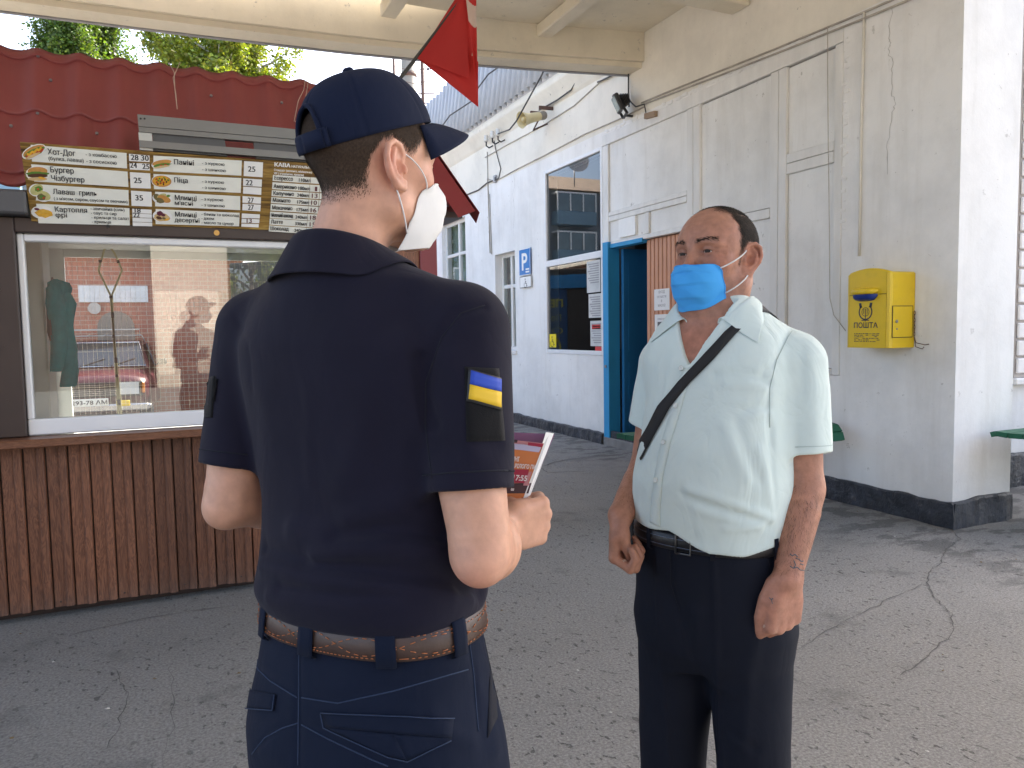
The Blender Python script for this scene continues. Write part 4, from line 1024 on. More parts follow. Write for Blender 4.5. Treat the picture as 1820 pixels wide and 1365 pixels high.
def tree(name, label, x, y, h, kind, mat_, bark, seed, nleaf=14000, size=.13, rad=1.9, group='trees behind the kiosk roof'):
    r_ = np.random.default_rng(seed); T = thing(name, label, 'tree', (x, y, 0), 0, group)
    m2 = MB(); clumps = []
    lean = r_.normal(0, .02, 2)
    tr = [np.array([lean[0] * z + .08 * math.sin(z * .6 + seed), lean[1] * z, z]) for z in np.linspace(0, h * .93, 14)]
    m2.tube(tr, .2, 10, radii=list(np.linspace(.028 * h * .55 + .06, .03, 14)))
    if kind == 'poplar':
        for i in range(85):
            z0_ = r_.uniform(.12, .95) * h; th = r_.uniform(0, 2 * math.pi); base = np.array([lean[0] * z0_, lean[1] * z0_, z0_ * .97])
            prof = math.sin(min(1, z0_ / h + .12) * math.pi) ** .55
            L_ = h * r_.uniform(.10, .17); out = rad * prof * r_.uniform(.45, 1.0)
            pts = [base + np.array([math.cos(th), math.sin(th), 0]) * out * (s_ ** .6) + np.array([0, 0, L_ * s_]) for s_ in (0, .3, .65, 1)]
            m2.tube(pts, .03, 5, radii=[.05, .035, .022, .008])
            for s_ in (.35, .6, .8, 1.0): clumps.append((pts[0] + (pts[-1] - pts[0]) * s_ + np.array([math.cos(th), math.sin(th), 0]) * out * .12, r_.uniform(.20, .42), 2.2))
    elif kind == 'airy':
        for i in range(42):
            z0_ = r_.uniform(.28, .93) * h; th = r_.uniform(0, 2 * math.pi); base = np.array([lean[0] * z0_, lean[1] * z0_, z0_])
            out = rad * r_.uniform(.5, 1.0) * (1.15 - .75 * max(0, z0_ / h - .35)); up = out * r_.uniform(.45, 1.1)
            pts = [base + np.array([math.cos(th), math.sin(th), 0]) * out * s_ + np.array([0, 0, up * s_ ** 1.3]) for s_ in (0, .35, .7, 1)]
            m2.tube(pts, .03, 5, radii=[.06, .04, .025, .01])
            for s_ in (.45, .65, .85, 1.0, 1.08): clumps.append((pts[0] + (pts[-1] - pts[0]) * s_ + r_.normal(0, .22, 3), r_.uniform(.22, .5), 1.0))
    else:   # spruce
        for i in range(110):
            z0_ = r_.uniform(.06, .98) * h; th = r_.uniform(0, 2 * math.pi); out = rad * (1.02 - z0_ / h) * r_.uniform(.8, 1.1)
            for s_ in (.3, .55, .8, 1.0): clumps.append((np.array([math.cos(th) * out * s_, math.sin(th) * out * s_, z0_ - out * .25 * s_]), .2 + .12 * out, .5))
    m2.build('trunk', bark, T, local=True)
    per = max(6, nleaf // len(clumps)); pts = []
    for c, s_, st in clumps: pts.append(c + r_.normal(0, 1, (per, 3)) * np.array([s_ * .55, s_ * .55, s_ * .55 * st]))
    V, Fc, tint = leaves(np.concatenate(pts), size, r_)
    o = mesh_obj('crown', V, Fc, mat_, T, smooth=False); set_tint(o, tint)
    return T
LEAF1 = leafmat('dark_poplar_leaf', (.060, .115, .026), (.10, .16, .030)); LEAF2 = leafmat('sunlit_leaf', (.12, .17, .024), (.19, .23, .03)); LEAFS = leafmat('spruce_leaf', (.015, .035, .02), (.025, .05, .025))
p = ony(118, 100, 33); tree('poplar_tree', 'dense dark green poplar, left of the two trees above the red roof', p[0], 33, 21, 'poplar', LEAF1, BARK, 11, 110000, .12, 1.15)
p = ony(186, 100, 34); tree('poplar_tree', 'slimmer poplar with grey limbs touching the dense poplar on its right', p[0], 34.5, 20, 'poplar', LEAF1, BARK, 17, 80000, .12, .75)
p = ony(372, 100, 30); tree('birch_tree', 'airy yellow green tree behind the middle of the red kiosk roof', p[0], 30, 14.5, 'airy', LEAF2, PALEBARK, 23, 62000, .125, 2.2)
p = ony(465, 100, 31); tree('birch_tree', 'pale straight trunk tree right of the airy yellow green one', p[0], 31, 16, 'airy', LEAF2, PALEBARK, 29, 26000, .125, 1.4)

# utility pole with its steel support, wires
UP = at(731, 300, 21); UPx, UPy = UP[0], UP[1]
PO = thing('utility_pole', 'round concrete utility pole with a dark strap behind the flag', 'pole', (UPx, UPy, 0))
m2 = MB(); m2.tube([(UPx, UPy, 0), (UPx, UPy, 11)], .2, 16, radii=[.23, .19]); m2.build('shaft', simple('pole_concrete', (.27, .25, .21), .85, .12, 3), PO)
for py in (92, 138): z = at(731, py, 21)[2]; m2 = MB(); m2.tube([(UPx, UPy, z - .05), (UPx, UPy, z + .05)], .222, 16); m2.build('strap', RUST, PO)
for px, w_, nm_ in ((755, .05, 'red brown steel mast with short cross bars right of the concrete pole'), (705, .035, 'thin dark steel mast left of the concrete pole')):
    q = at(px, 300, 20.0); MS = thing('steel_mast', nm_, 'mast', (q[0], q[1], 0), 0, 'steel masts by the concrete pole')
    m2 = MB(); m2.tube([(q[0], q[1], 0), (q[0], q[1], 10.5)], w_, 8); m2.build('shaft', RUST, MS)
    if px == 755:
        m2 = MB()
        for py in (110, 128, 150, 170, 187): z = at(px, py, 20)[2]; m2.bar((q[0] - .12, q[1], z), (q[0] + .28, q[1] - .1, z + .02), .025, .025)
        m2.tube([(q[0] + .06, q[1], at(px, 215, 20)[2]), (q[0] + .02, q[1], at(px, 170, 20)[2])], .015, 5)
        m2.build('cross_bar', RUST, MS)
        m2 = MB(); z = at(px, 127, 20)[2]; m2.box((q[0] + .14, q[1] - .05, z), (.05, .05, .08), bevel=.01); m2.build('insulator', simple('dark_insulator', (.05, .05, .08), .3), MS)
for py, w_ in ((85, 'topmost'), (95, 'second from the top'), (118, 'third from the top'), (140, 'lowest')):
    a = at(700, py, 20.4); b = at(775, py + 14, 19.8); m2 = MB(); m2.tube([a, (a + b) / 2 - np.array([0, 0, .03]), b], .007, 4)
    tag(m2.build('tie_wire', RUST), 'thin tie wire strung between the steel masts by the concrete pole, ' + w_, 'wire', 'tie wires round the concrete pole')
def wire(name, label, pts, r=.012, group=None):
    m2 = MB(); q = [np.array(p_) for p_ in pts]; path = []
    for a, b in zip(q[:-1], q[1:]):
        for k_ in range(8): t_ = k_ / 8; path.append(a + (b - a) * t_ - np.array([0, 0, .12 * 4 * t_ * (1 - t_)]) * np.linalg.norm(b - a) / 12)
    path.append(q[-1]); m2.tube(path, r, 5); return tag(m2.build(name, CABLE), label, 'wire', group)
wire('overhead_wire', 'thin overhead wire running right to the concrete pole', [at(380, 55, 26), at(731, 96, 21)], .010)
wire('overhead_wire', 'lower overhead wire crossing the sky left of the cap', [at(455, 78, 26), at(700, 110, 20)], .006)

# what the windows mirror: flats across the yard, a stall and the cream building on the far side of the street
def mir(px, py, d): q = at(px, py, d); return np.array([2 * (XW + .02) - q[0], q[1], q[2]])
q0 = mir(1010, 335, 58); FX, FY, FZ = q0
AP = thing('apartment_block', 'grey four storey flats with glazed balconies, mirrored in the tall window', 'building', (FX, FY, 0))
GW = simple('grey_render', (.22, .25, .28), .85, .1, 1); ROOFT = simple('tan_sheet_roof', (.42, .33, .25), .8, .15, 2)
m2 = MB(); m2.box2((FX - 14, FY, 0), (FX + 12, FY + 11, FZ - .2)); m2.build('wall', GW, AP)
m2 = MB(); m2.hexa([(FX - 14.6, FY - .6, FZ - .19), (FX + 12.6, FY - .6, FZ - .19), (FX + 12.6, FY + 11.6, FZ - .19), (FX - 14.6, FY + 11.6, FZ - .19), (FX - 14.6, FY + 2.5, FZ + 1.4), (FX + 12.6, FY + 2.5, FZ + 1.4), (FX + 12.6, FY + 5, FZ + 1.4), (FX - 14.6, FY + 5, FZ + 1.4)]); m2.build('roof', ROOFT, AP)
AW = simple('pale_balcony', (.16, .26, .34), .6); WG = simple('flat_glass', (.12, .17, .20), .05, .4, .8, spec=.8)
bal = None
for fl in range(4):
    z = FZ - 2.9 * (fl + 1)
    for k_ in range(-2, 3):
        xb = FX + k_ * 4.8 - .2
        if bal is None:
            m2 = MB(); m2.box2((-1.7, -1.0, .05), (1.7, -.02, 1.05), .03); bal = o = m2.build('balcony', AW, AP, local=True)
            m2 = MB(); m2.box2((-1.65, -.95, 1.06), (1.65, -.9, 2.35)); m2.build('pane', WG, o, local=True)
            m2 = MB()
            for xx in (-1.65, -.55, .55, 1.65): m2.box2((xx - .05, -1.0, 1.06), (xx + .05, -.96, 2.4))
            m2.box2((-1.7, -1.0, 2.36), (1.7, -.02, 2.46)); m2.build('frame', UPVC, o, local=True)
        else: o = copy_tree(bal, AP)
        o.location = (xb - FX, 0, z)
DS = thing('satellite_dish', 'satellite dish on the roof of the grey flats', 'dish', (FX + .5, FY + .5, FZ + .3))
m2 = MB(); m2.lathe((FX - .6, FY - .3, FZ + 2.0), (.2, -1, .2), [(0, 0), (.5, .05), (.85, .17), (.9, .2)], 20); m2.build('bowl', simple('dish_grey', (.45, .45, .45), .5), DS)
m2 = MB(); m2.tube([(FX - .6, FY + .1, FZ - .1), (FX - .6, FY + .1, FZ + 1.9)], .05, 6); m2.build('stand', STEEL, DS)
s0 = mir(1012, 560, 16); SN = thing('snack_stall', 'blue snack stall with yellow lettering, mirrored in the tall window', 'stall', (s0[0], s0[1], 0))
SN.rotation_euler.z = R_(42)
SB = simple('stall_blue', (.01, .07, .20), .4); SY = simple('stall_yellow', (.62, .55, .05), .5); SLB = simple('stall_light_blue', (.03, .25, .55), .4)
m2 = MB(); m2.box2((-.8, .02, .0), (.8, 1.2, 2.75), .02); m2.build('booth', simple('stall_brown', (.06, .05, .045), .6), SN, local=True)
m2 = MB(); m2.box2((.05, -.01, .55), (.72, .018, 2.32)); m2.build('poster', SB, SN, local=True)
m2 = MB(); m2.box2((-.8, -.03, 2.34), (.8, .018, 2.62)); m2.build('sign', SLB, SN, local=True)
m2 = MB(); add_text(m2, 'ПЕФ', .22, (.12, -.013, 1.95), (1, 0, 0), (0, 0, 1), bold=.006, width=.5); add_text(m2, 'По', .18, (.16, -.013, 1.66), (1, 0, 0), (0, 0, 1)); add_text(m2, 'Ко', .18, (.18, -.013, .62), (1, 0, 0), (0, 0, 1))
for c_, r_2 in (((.26, 1.45), (.12, .07)), ((.52, 1.45), (.12, .07)), ((.38, 1.08), (.2, .26))):
    for kk in range(24):
        a1, a2 = 2 * math.pi * kk / 24, 2 * math.pi * (kk + 1) / 24; 
        m2.poly([(c_[0] + r_2[0] * f * math.cos(a_), -.013, c_[1] + r_2[1] * f * math.sin(a_)) for a_, f in ((a1, 1), (a2, 1), (a2, .8), (a1, .8))])
tag(m2.build('lettering', SY, SN, local=True), kind='stuff')
YR = -15.0
RB = thing('cream_building', 'cream two storey building across the street, mirrored in the kiosk window', 'building', (-6, YR, 0))
CW = simple('cream_render', (.76, .70, .57), .85, .08, 1); xa = ony(60, 500, 2 * 4.59 - YR)[0] - 14; xb = ony(405, 500, 2 * 4.59 - YR)[0]
xm = ony(270, 500, 2 * 4.59 - YR)[0]; m2 = MB(); m2.box2((xm, YR - 9, 0), (xb, YR, 7.6)); m2.build('wall', CW, RB)
m2 = MB(); m2.box2((xa, YR - 9, 0), (xm - .01, YR - .3, 7.6)); m2.build('wall', simple('dark_reflection_wall', (.11, .07, .05), .85, .2, 2), RB)  # unseen dark wall, added to dim the left of the kiosk glass reflection
m2 = MB(); m2.box2((xa - .3, YR - 9.3, 7.6), (xb + .3, YR + .35, 7.9), .03); m2.build('roof', ROOFT, RB)
wn = None; xx = xb - 2.0
while xx > xm + 1.0:
    for z in (1.3, 4.5):
        if wn is None:
            m2 = MB(); m2.box2((-.75, .0, 0), (.75, .05, 1.7)); wn = o = m2.build('window', UPVC, RB, local=True)
            m2 = MB(); m2.box2((-.66, .052, .08), (-.04, .06, 1.62)); m2.box2((.04, .052, .08), (.66, .06, 1.62)); m2.build('pane', WG, o, local=True)
        else: o = copy_tree(wn, RB)
        o.location = (xx + 6, 0.0, z)
    xx -= 3.2
p = ony(500, 480, 24); tree('spruce_tree', 'dark spruce at the end of the cream building across the street', p[0] + 1.6, 2 * 4.59 - 24, 10, 'spruce', LEAFS, BARK, 31, 12000, .22, 1.9, None)
p = ony(450, 500, 30); tree('roadside_tree', 'yellow green roadside tree behind the spruce across the street', p[0] + .2, 2 * 4.59 - 34, 6.5, 'airy', LEAF2, BARK, 37, 9000, .22, 2.6, None)
# ------------------------------------------------------------------ things on the wall
xf = XW - .003
MBX = thing('mailbox', 'yellow wall mailbox with blue slot flap and dark lettering', 'mailbox', (XW, 4.25, 1.3))
y0, y1, z0, z1, dp = 3.932, 4.322, 1.295, 1.868, .265
# front face is towards -x; arched top
def mprof(y): return z1 - .012 + .035 * (1 - ((y - (y0 + y1) / 2) / ((y1 - y0) / 2)) ** 2)
m2 = MB(); ysq = np.linspace(y0, y1, 15); xb_, xfr = XW - .002, XW - dp
fr = [(xfr, y, z0) for y in (y0, y1)]
# body: front rounded at vertical edges
prof_xy = [(xb_, y0), (xfr + .03, y0), (xfr + .008, y0 + .008), (xfr, y0 + .03)] + [(xfr, y) for y in ysq[1:-1]] + [(xfr, y1 - .03), (xfr + .008, y1 - .008), (xfr + .03, y1), (xb_, y1)]
P = [[(x, y, z0) for x, y in prof_xy], [(x, y, mprof(y) - .012) for x, y in prof_xy], [(x + .010 * (x < XW - .1), min(max(y, y0 + .012), y1 - .012), mprof(y)) for x, y in prof_xy]]
m2.grid(np.array(P), smooth=False); top = P[-1]; m2._add(top, [list(range(len(top)))[::-1]]); m2._add(P[0], [list(range(len(top)))])
m2.build('body', YELLOW, MBX)
m2 = MB()
yc = (y0 + y1) / 2 + .015
hp = [(0, .0), (-.045, -.005), (-.062, -.02), (-.058, -.045), (-.02, -.05), (0, -.05)]
P = []
for t_ in np.linspace(-1, 1, 11):
    s_ = math.sqrt(max(.0, 1 - abs(t_) ** 6)); P.append([(xfr + a * s_ - .001, yc + t_ * .112, 1.725 + (b + .02) * (.4 + .6 * s_)) for a, b in hp])
m2.grid(np.array(P)); m2.build('hood', YELLOW, MBX)
m2 = MB()
P = []
for t_ in np.linspace(-1, 1, 9):
    s_ = math.sqrt(max(0, 1 - abs(t_) ** 4)); P.append([(xfr - .004 - a * s_, yc + t_ * .108, 1.697 - b * (.3 + .7 * s_)) for a, b in ((.05, 0), (.045, .03), (.02, .045), (.0, .05))])
m2.grid(np.array(P)); m2.build('slot_flap', BLUEE, MBX)
m2 = MB(); m2.box2((xfr - .002, y0 + .03, 1.692), (xfr - .0005, yc - .112, 1.697)); m2.box2((xfr - .002, yc + .112, 1.692), (xfr - .0005, y1 - .03, 1.697)); m2.build('lid_seam', simple('dark_yellow_seam', (.16, .10, .01), .6), MBX)
m2 = MB(); UXm = (0, -1, 0); UZm = (0, 0, 1); xt = xfr - .0022
add_text(m2, 'ПОШТА', .056, (xt, yc + .108, 1.446), UXm, UZm, bold=.0010, width=.215)
cyy, czz = yc + .0, 1.566
def arc(mb_, c, r0, r1, a0, a1, n=16):
    for k_ in range(n):
        t1, t2 = a0 + (a1 - a0) * k_ / n, a0 + (a1 - a0) * (k_ + 1) / n
        mb_.poly([(xt, c[0] - r_ * math.cos(t_), c[1] + r_ * math.sin(t_)) for t_, r_ in ((t1, r0), (t2, r0), (t2, r1), (t1, r1))])
arc(m2, (cyy, czz), .052, .062, R_(130), R_(410)); arc(m2, (cyy, czz), .030, .034, 0, 2 * math.pi, 24)
for sg in (-1, 1):
    m2.poly([(xt, cyy + sg * .062, czz + .066), (xt, cyy + sg * .040, czz + .068), (xt, cyy + sg * .030, czz + .034), (xt, cyy + sg * .052, czz + .030)])
    m2.poly([(xt, cyy + sg * .018, czz + .022), (xt, cyy + sg * .013, czz + .022), (xt, cyy + sg * .013, czz - .016), (xt, cyy + sg * .018, czz - .012)])
m2.box2((xt - .0002, cyy - .003, czz - .072), (xt, cyy + .003, czz + .024)); m2.box2((xt - .0002, cyy - .035, czz - .066), (xt, cyy + .035, czz - .060))
rr = np.random.default_rng(3)
for r_i, zz in enumerate((1.400, 1.388, 1.376, 1.364, 1.352, 1.340)):
    y = yc + .10
    while y > yc - .115:
        w_ = rr.uniform(.006, .03)
        if rr.uniform() < .62: m2.box2((xt - .0002, y - w_, zz), (xt, y, zz + rr.uniform(.003, .006)))
        y -= w_ + .006
m2.build('lettering', simple('navy_print', (.03, .035, .06), .5), MBX)
m2 = MB(); m2.box2((XW - .235, y0 - .006, 1.375), (XW - .03, y0 - .001, 1.60), .002); dr = m2.build('side_door', YELLOW, MBX)
m2 = MB()
for a in [((XW - .24, 1.37), (XW - .025, 1.374)), ((XW - .24, 1.601), (XW - .025, 1.605)), ((XW - .24, 1.3745), (XW - .236, 1.6005)), ((XW - .029, 1.3745), (XW - .025, 1.6005))]: m2.box2((a[0][0], y0 - .004, a[0][1]), (a[1][0], y0 - .001, a[1][1]))
m2.build('door_seam', BLACK, MBX)
m2 = MB(); m2.disc((XW - .20, y0 - .006, 1.49), (0, -1, 0), .012, 12, .006); m2.disc((XW - .195, y0 - .006, 1.435), (0, -1, 0), .007, 8, .004); m2.build('lock', STEEL, dr)
m2 = MB()
for i in range(7):
    c = np.array([XW - .02 - .003 * (i % 2), y0 - .012, 1.55 - i * .026]); m2.tube([c + np.array([.006 * math.cos(t_) * (i % 2), .006 * math.cos(t_) * (1 - i % 2) - .002, .017 * math.sin(t_)]) for t_ in np.linspace(0, 2 * math.pi, 9)], .0025, 5)
m2.tube([(XW - .02, y0 - .012, 1.38), (XW - .02, y0 - .03, 1.33), (XW - .015, y0 - .10, 1.315), (XW - .012, y0 - .13, 1.32)], .003, 5)
m2.tube([(XW - .02, y0 - .012, 1.38), (XW - .022, y0 - .03, 1.30), (XW - .015, y0 - .08, 1.285), (XW - .012, y0 - .09, 1.30)], .003, 5)
m2.build('chain', RUST, MBX)

# parking sign and plate
PS = thing('parking_sign', 'blue parking sign with a white P on the white wall', 'sign', (XW, 10.6, 2.3))
m2 = MB(); m2.box2((XW - .03, 10.42, 2.315), (XW - .022, 10.82, 2.72), .001); m2.build('plate', SIGNB, PS)
m2 = MB(); xs2 = XW - .0312
for a in [(10.42, 10.82, 2.315, 2.325), (10.42, 10.82, 2.71, 2.72), (10.42, 10.43, 2.325, 2.71), (10.81, 10.82, 2.325, 2.71)]: m2.box2((xs2 - .0003, a[0], a[2]), (xs2, a[1], a[3]))
add_text(m2, 'P', .36, (xs2, 10.74, 2.40), (0, -1, 0), (0, 0, 1), bold=.008, width=.20)
for q in range(2): m2.box2((xs2 - .0003, 10.46, 2.35 + q * .04), (xs2, 10.585, 2.375 + q * .04))
m2.build('lettering', PRINTW, PS)
m2 = MB(); m2.tube([(XW, 10.62, 2.5), (XW - .022, 10.62, 2.5)], .01, 6); m2.build('bracket', STEEL, PS)
DP = thing('disabled_plate', 'small white plate with a wheelchair symbol under the parking sign', 'sign', (XW, 10.6, 2.1))
m2 = MB(); m2.box2((XW - .03, 10.40, 2.125), (XW - .022, 10.80, 2.300), .001); m2.build('plate', PRINTW, DP)
m2 = MB(); wheelchair(m2, (xs2, 10.60, 2.145), (0, -1, 0), (0, 0, 1), .14)
for a in [(10.40, 10.80, 2.125, 2.133), (10.40, 10.80, 2.292, 2.300), (10.40, 10.408, 2.133, 2.292), (10.792, 10.80, 2.133, 2.292)]: m2.box2((xs2 - .0003, a[0], a[2]), (xs2, a[1], a[3]))
m2.build('symbol', INK, DP)
m2 = MB(); m2.tube([(XW, 10.62, 2.2), (XW - .022, 10.62, 2.2)], .01, 6); m2.build('bracket', STEEL, DP)

# horn loudspeaker on an iron bracket
LS = thing('loudspeaker', 'cream horn loudspeaker on an iron bracket high on the wall', 'loudspeaker', (XW, 10.2, 4.3))
h0 = onx(927, 213, XW - .50); h1 = onx(957, 207, XW - .22); ax = _n(h0 - h1)
HORN = simple('cream_horn', (.55, .47, .26), .5, .1, 8, dirt=.2)
Lh = np.linalg.norm(h1 - h0)
m2 = MB(); m2.lathe(h1, ax, [(.055, -.03), (.06, .0), (.066, Lh * .4), (.082, Lh * .75), (.112, Lh), (.116, Lh + .005), (.105, Lh + .002), (.075, Lh * .75), (.05, Lh * .5), (.0, Lh * .5)], 24); m2.build('horn', HORN, LS)
m2 = MB(); m2.lathe(h1, ax, [(.0, Lh * .55), (.034, Lh * .55), (.038, Lh * .9), (.03, Lh * .95), (0, Lh * .96)], 16); m2.build('horn_throat', HORN, LS)
m2 = MB(); m2.lathe(h1, -ax, [(.058, .02), (.06, .10), (.05, .12), (0, .125)], 16); m2.build('driver', simple('horn_driver', (.25, .22, .18), .6), LS)
m2 = MB(); a = onx(943, 200, XW - .25); b = onx(970, 203, XW); m2.bar(a, b, .03, .045); m2.bar(onx(958, 191, XW - .2), onx(983, 193, XW), .03, .045)
c = onx(948, 231, XW - .2); m2.tube([h1 + np.array([0, 0, -.05]), c, onx(973, 220, XW)], .012, 6); m2.build('bracket', RUST, LS)
# floodlight
FL = thing('floodlight', 'black floodlight angled down on the wall under the canopy edge', 'floodlight', (XW, 7.9, 4.1))
c = onx(1098, 184, XW - .20); fn = _n(np.array([-.72, .30, -.35])); up = np.array([0, 0, 1.0]); sx_ = _n(np.cross(up, fn)); uz = np.cross(fn, sx_)
rot = np.array([fn, sx_, uz]).T
m2 = MB(); m2.box(c, (.05, .22, .20), rot=rot, bevel=.012)
for k_ in range(5): m2.box(c - fn * (.05 + .02 * k_), (.008, .16 - .012 * k_, .15 - .012 * k_), rot=rot)
m2.box(c - fn * .06, (.09, .10, .10), rot=rot, bevel=.02); m2.build('housing', BLACK, FL)
m2 = MB(); m2.box(c + fn * .026, (.006, .18, .16), rot=rot); m2.build('lens', simple('lamp_lens', (.22, .28, .27), .12, .2, 12), FL)
m2 = MB(); 
for sg in (-1, 1): m2.bar(c + sx_ * .115 * sg, c + sx_ * .115 * sg + np.array([.10, 0, -.125]), .012, .03)
e = c + np.array([.10, 0, -.125]); m2.bar(e - sx_ * .12, e + sx_ * .12, .03, .012); m2.bar(e, (XW, e[1], e[2]), .03, .02); m2.build('bracket', BLACK, FL)
m2 = MB(); m2.box(c + uz * .105 + sx_ * -.02, (.03, .06, .02), rot=rot, bevel=.004); m2.build('clip', BLACK, FL)

# cables on the wall, each fixed along its own run
def cable(label, pix, r=.009, m_=CABLEW, off=.012, name='cable', plane=None, group='cables on the white wall'):
    q = [onx(px, py, XW - off) for px, py in pix]; m2 = MB(); m2.tube(q, r, 6)
    return tag(m2.build(name, m_), label, 'cable', group)
cable('upper twin cable under the canopy, top line', [(1140, 183), (1200, 158), (1300, 118), (1400, 78), (1535, 22), (1590, -2)], .009, CABLEW)
cable('lower twin cable under the canopy, second line', [(1140, 187), (1200, 164), (1300, 126), (1400, 87), (1533, 34), (1625, -4)], .009, CABLEW, .016)
cable('long cable running from the bracket down along the wall to the left', [(1145, 190), (1100, 212), (1040, 238), (970, 275), (920, 300), (880, 322), (866, 318)], .008, CABLEW)
cable('long cable just under the cornice from the loudspeaker to the canopy', [(866, 318), (868, 345)], .008)
cable('straight cable from the insulators up to the canopy', [(862, 280), (900, 258), (960, 226), (1020, 188), (1066, 146), (1115, 120)], .007, CABLEW)
cable('thin white conduit running down the near wall from the cable pair', [(1536, 22), (1533, 120), (1530, 250), (1527, 455)], .011, simple('white_conduit', (.70, .67, .60), .6))
cable('loose thin wire hanging over the boards down to the mailbox', [(1471, 48), (1471, 120), (1472, 250), (1474, 400), (1475, 530), (1482, 560), (1503, 588)], .0035, CABLEW, .05)
cable('vertical cable pair above the older window', [(866, 270), (867, 330), (871, 450)], .009)
cable('right cable of the vertical pair above the older window', [(870, 345), (874, 452)], .008)
cable('black cable sagging from the roof edge behind the kiosk', [(780, 362), (815, 352), (850, 338), (866, 325), (885, 318)], .012, CABLE)
cable('cable dropping from the insulators to a junction', [(878, 250), (882, 270), (890, 300), (886, 318)], .008, CABLE)
cable('dark cable rising from the loudspeaker to the canopy', [(958, 196), (990, 178), (1015, 160), (1030, 135), (1040, 112)], .010, CABLE, .05)
cable('dark cable from the floodlight up the wall', [(1118, 190), (1117, 160), (1117, 119), (1070, 143), (1062, 146)], .010, CABLE, .03)
cable('short cable linking floodlight and lamp bracket', [(1120, 180), (1130, 190), (1145, 185), (1148, 200)], .008, CABLE, .03)
q = [onx(1115, 120, XW - .02), onx(1063, 146, XW - .02)]
m2 = MB(); m2.bar(onx(1148, 207, XW - .02), onx(1167, 202, XW - .02), .05, .06); tag(m2.build('lamp_bracket', simple('tan_bracket', (.30, .21, .14), .8)), 'small tan bracket under the cables beside the boards', 'bracket')
# wires swinging over the corrugated roof
def free_wire(label, pts, r=.010):
    m2 = MB(); m2.tube(pts, r, 5); return tag(m2.build('roof_wire', CABLE), label, 'wire', 'wires over the corrugated roof')
free_wire('dark wire looping from the canopy down behind the flag to the cap', [at(894, 100, 9.8), at(888, 118, 9.9), at(868, 132, 10), at(850, 156, 10.2), at(838, 180, 10.6), at(800, 205, 11.2), at(785, 225, 11.6)])
free_wire('dark wire crossing the corrugated roof down to the insulators', [at(975, 106, 9.0), at(962, 135, 9.1), at(940, 175, 9.4), at(918, 215, 9.7), at(906, 230, 9.9), at(885, 238, 10.3)])
free_wire('thin wire across the top of the corrugated roof', [at(850, 99, 11), at(900, 102, 10.8), at(950, 104, 10.5)], .007)
# insulators
POR = simple('porcelain', (.62, .60, .55), .25)
for px, py, w_ in ((864, 247, 'left of the three'), (875, 240, 'middle of the three'), (885, 236, 'right of the three')):
    c = onx(px, py, XW - .12); IN = thing('insulator', 'white wire insulator on a hook under the cornice, ' + w_, 'insulator', tuple(c), 0, 'insulators under the cornice')
    m2 = MB(); m2.lathe(c, (0, 0, 1), [(0, -.05), (.035, -.05), (.04, -.01), (.028, .0), (.036, .02), (.03, .06), (0, .065)], 12); m2.build('porcelain_body', POR, IN)
    m2 = MB(); m2.tube([c + np.array([0, 0, -.05]), c + np.array([0, 0, -.11]), c + np.array([.05, 0, -.14]), c + np.array([.12, 0, -.10])], .012, 6); m2.build('hook', BLACK, IN)
JB = thing('junction_box', 'small grey junction box where the cables meet above the old windows', 'junction box', onx(880, 318, XW))
m2 = MB(); m2.box(onx(880, 318, XW - .02), (.04, .10, .12), bevel=.008); m2.build('box', simple('box_grey', (.4, .4, .4), .5), JB)
m2 = MB(); m2.box(onx(880, 318, XW - .042), (.006, .05, .06), bevel=.002); m2.build('cover', BLACK, JB)

# paper notices on the salmon door
XS = XW + .047
def notice(label, pix, lines, pic=False):
    (xa, ya), (xb, yb) = pix; a = onx(xa, yb, XS); b = onx(xb, ya, XS)
    N = thing('paper_notice', label, 'notice', (XS, a[1], a[2]), 0, 'notices on the salmon door')
    m2 = MB(); m2.box2((XS - .002, b[1], a[2]), (XS, a[1], b[2])); m2.build('sheet', PAPER, N)
    m2 = MB(); h_ = (b[2] - a[2]); w_ = a[1] - b[1]; ii = 0
    for s, sz in lines:
        z = b[2] - h_ * (.20 + ii * .21)
        add_text(m2, s, h_ * sz, (XS - .0025, (a[1] + b[1]) / 2, z), (0, -1, 0), (0, 0, 1), align='CENTER', width=None); ii += 1
    if pic:
        m2.box2((XS - .0028, b[1] + w_ * .2, a[2] + h_ * .35), (XS - .0022, a[1] - w_ * .2, a[2] + h_ * .72))
        for q in range(4): m2.box2((XS - .0028, b[1] + w_ * .1, a[2] + h_ * (.05 + q * .06)), (XS - .0022, a[1] - w_ * .1, a[2] + h_ * (.075 + q * .06)))
    m2.build('lettering', INKG, N)
notice('handwritten notice on the salmon door, upper of the two', ((1163, 512), (1190, 552)), [('ВХОД', .17), ('ОСУЩЕСТВ', .13), ('В', .15), ('МАСКЕ!', .16)])
notice('printed notice with a dark picture, lower on the salmon door', ((1164, 558), (1190, 606)), [('ОБЪЯВЛЕНИЕ', .08)], True)

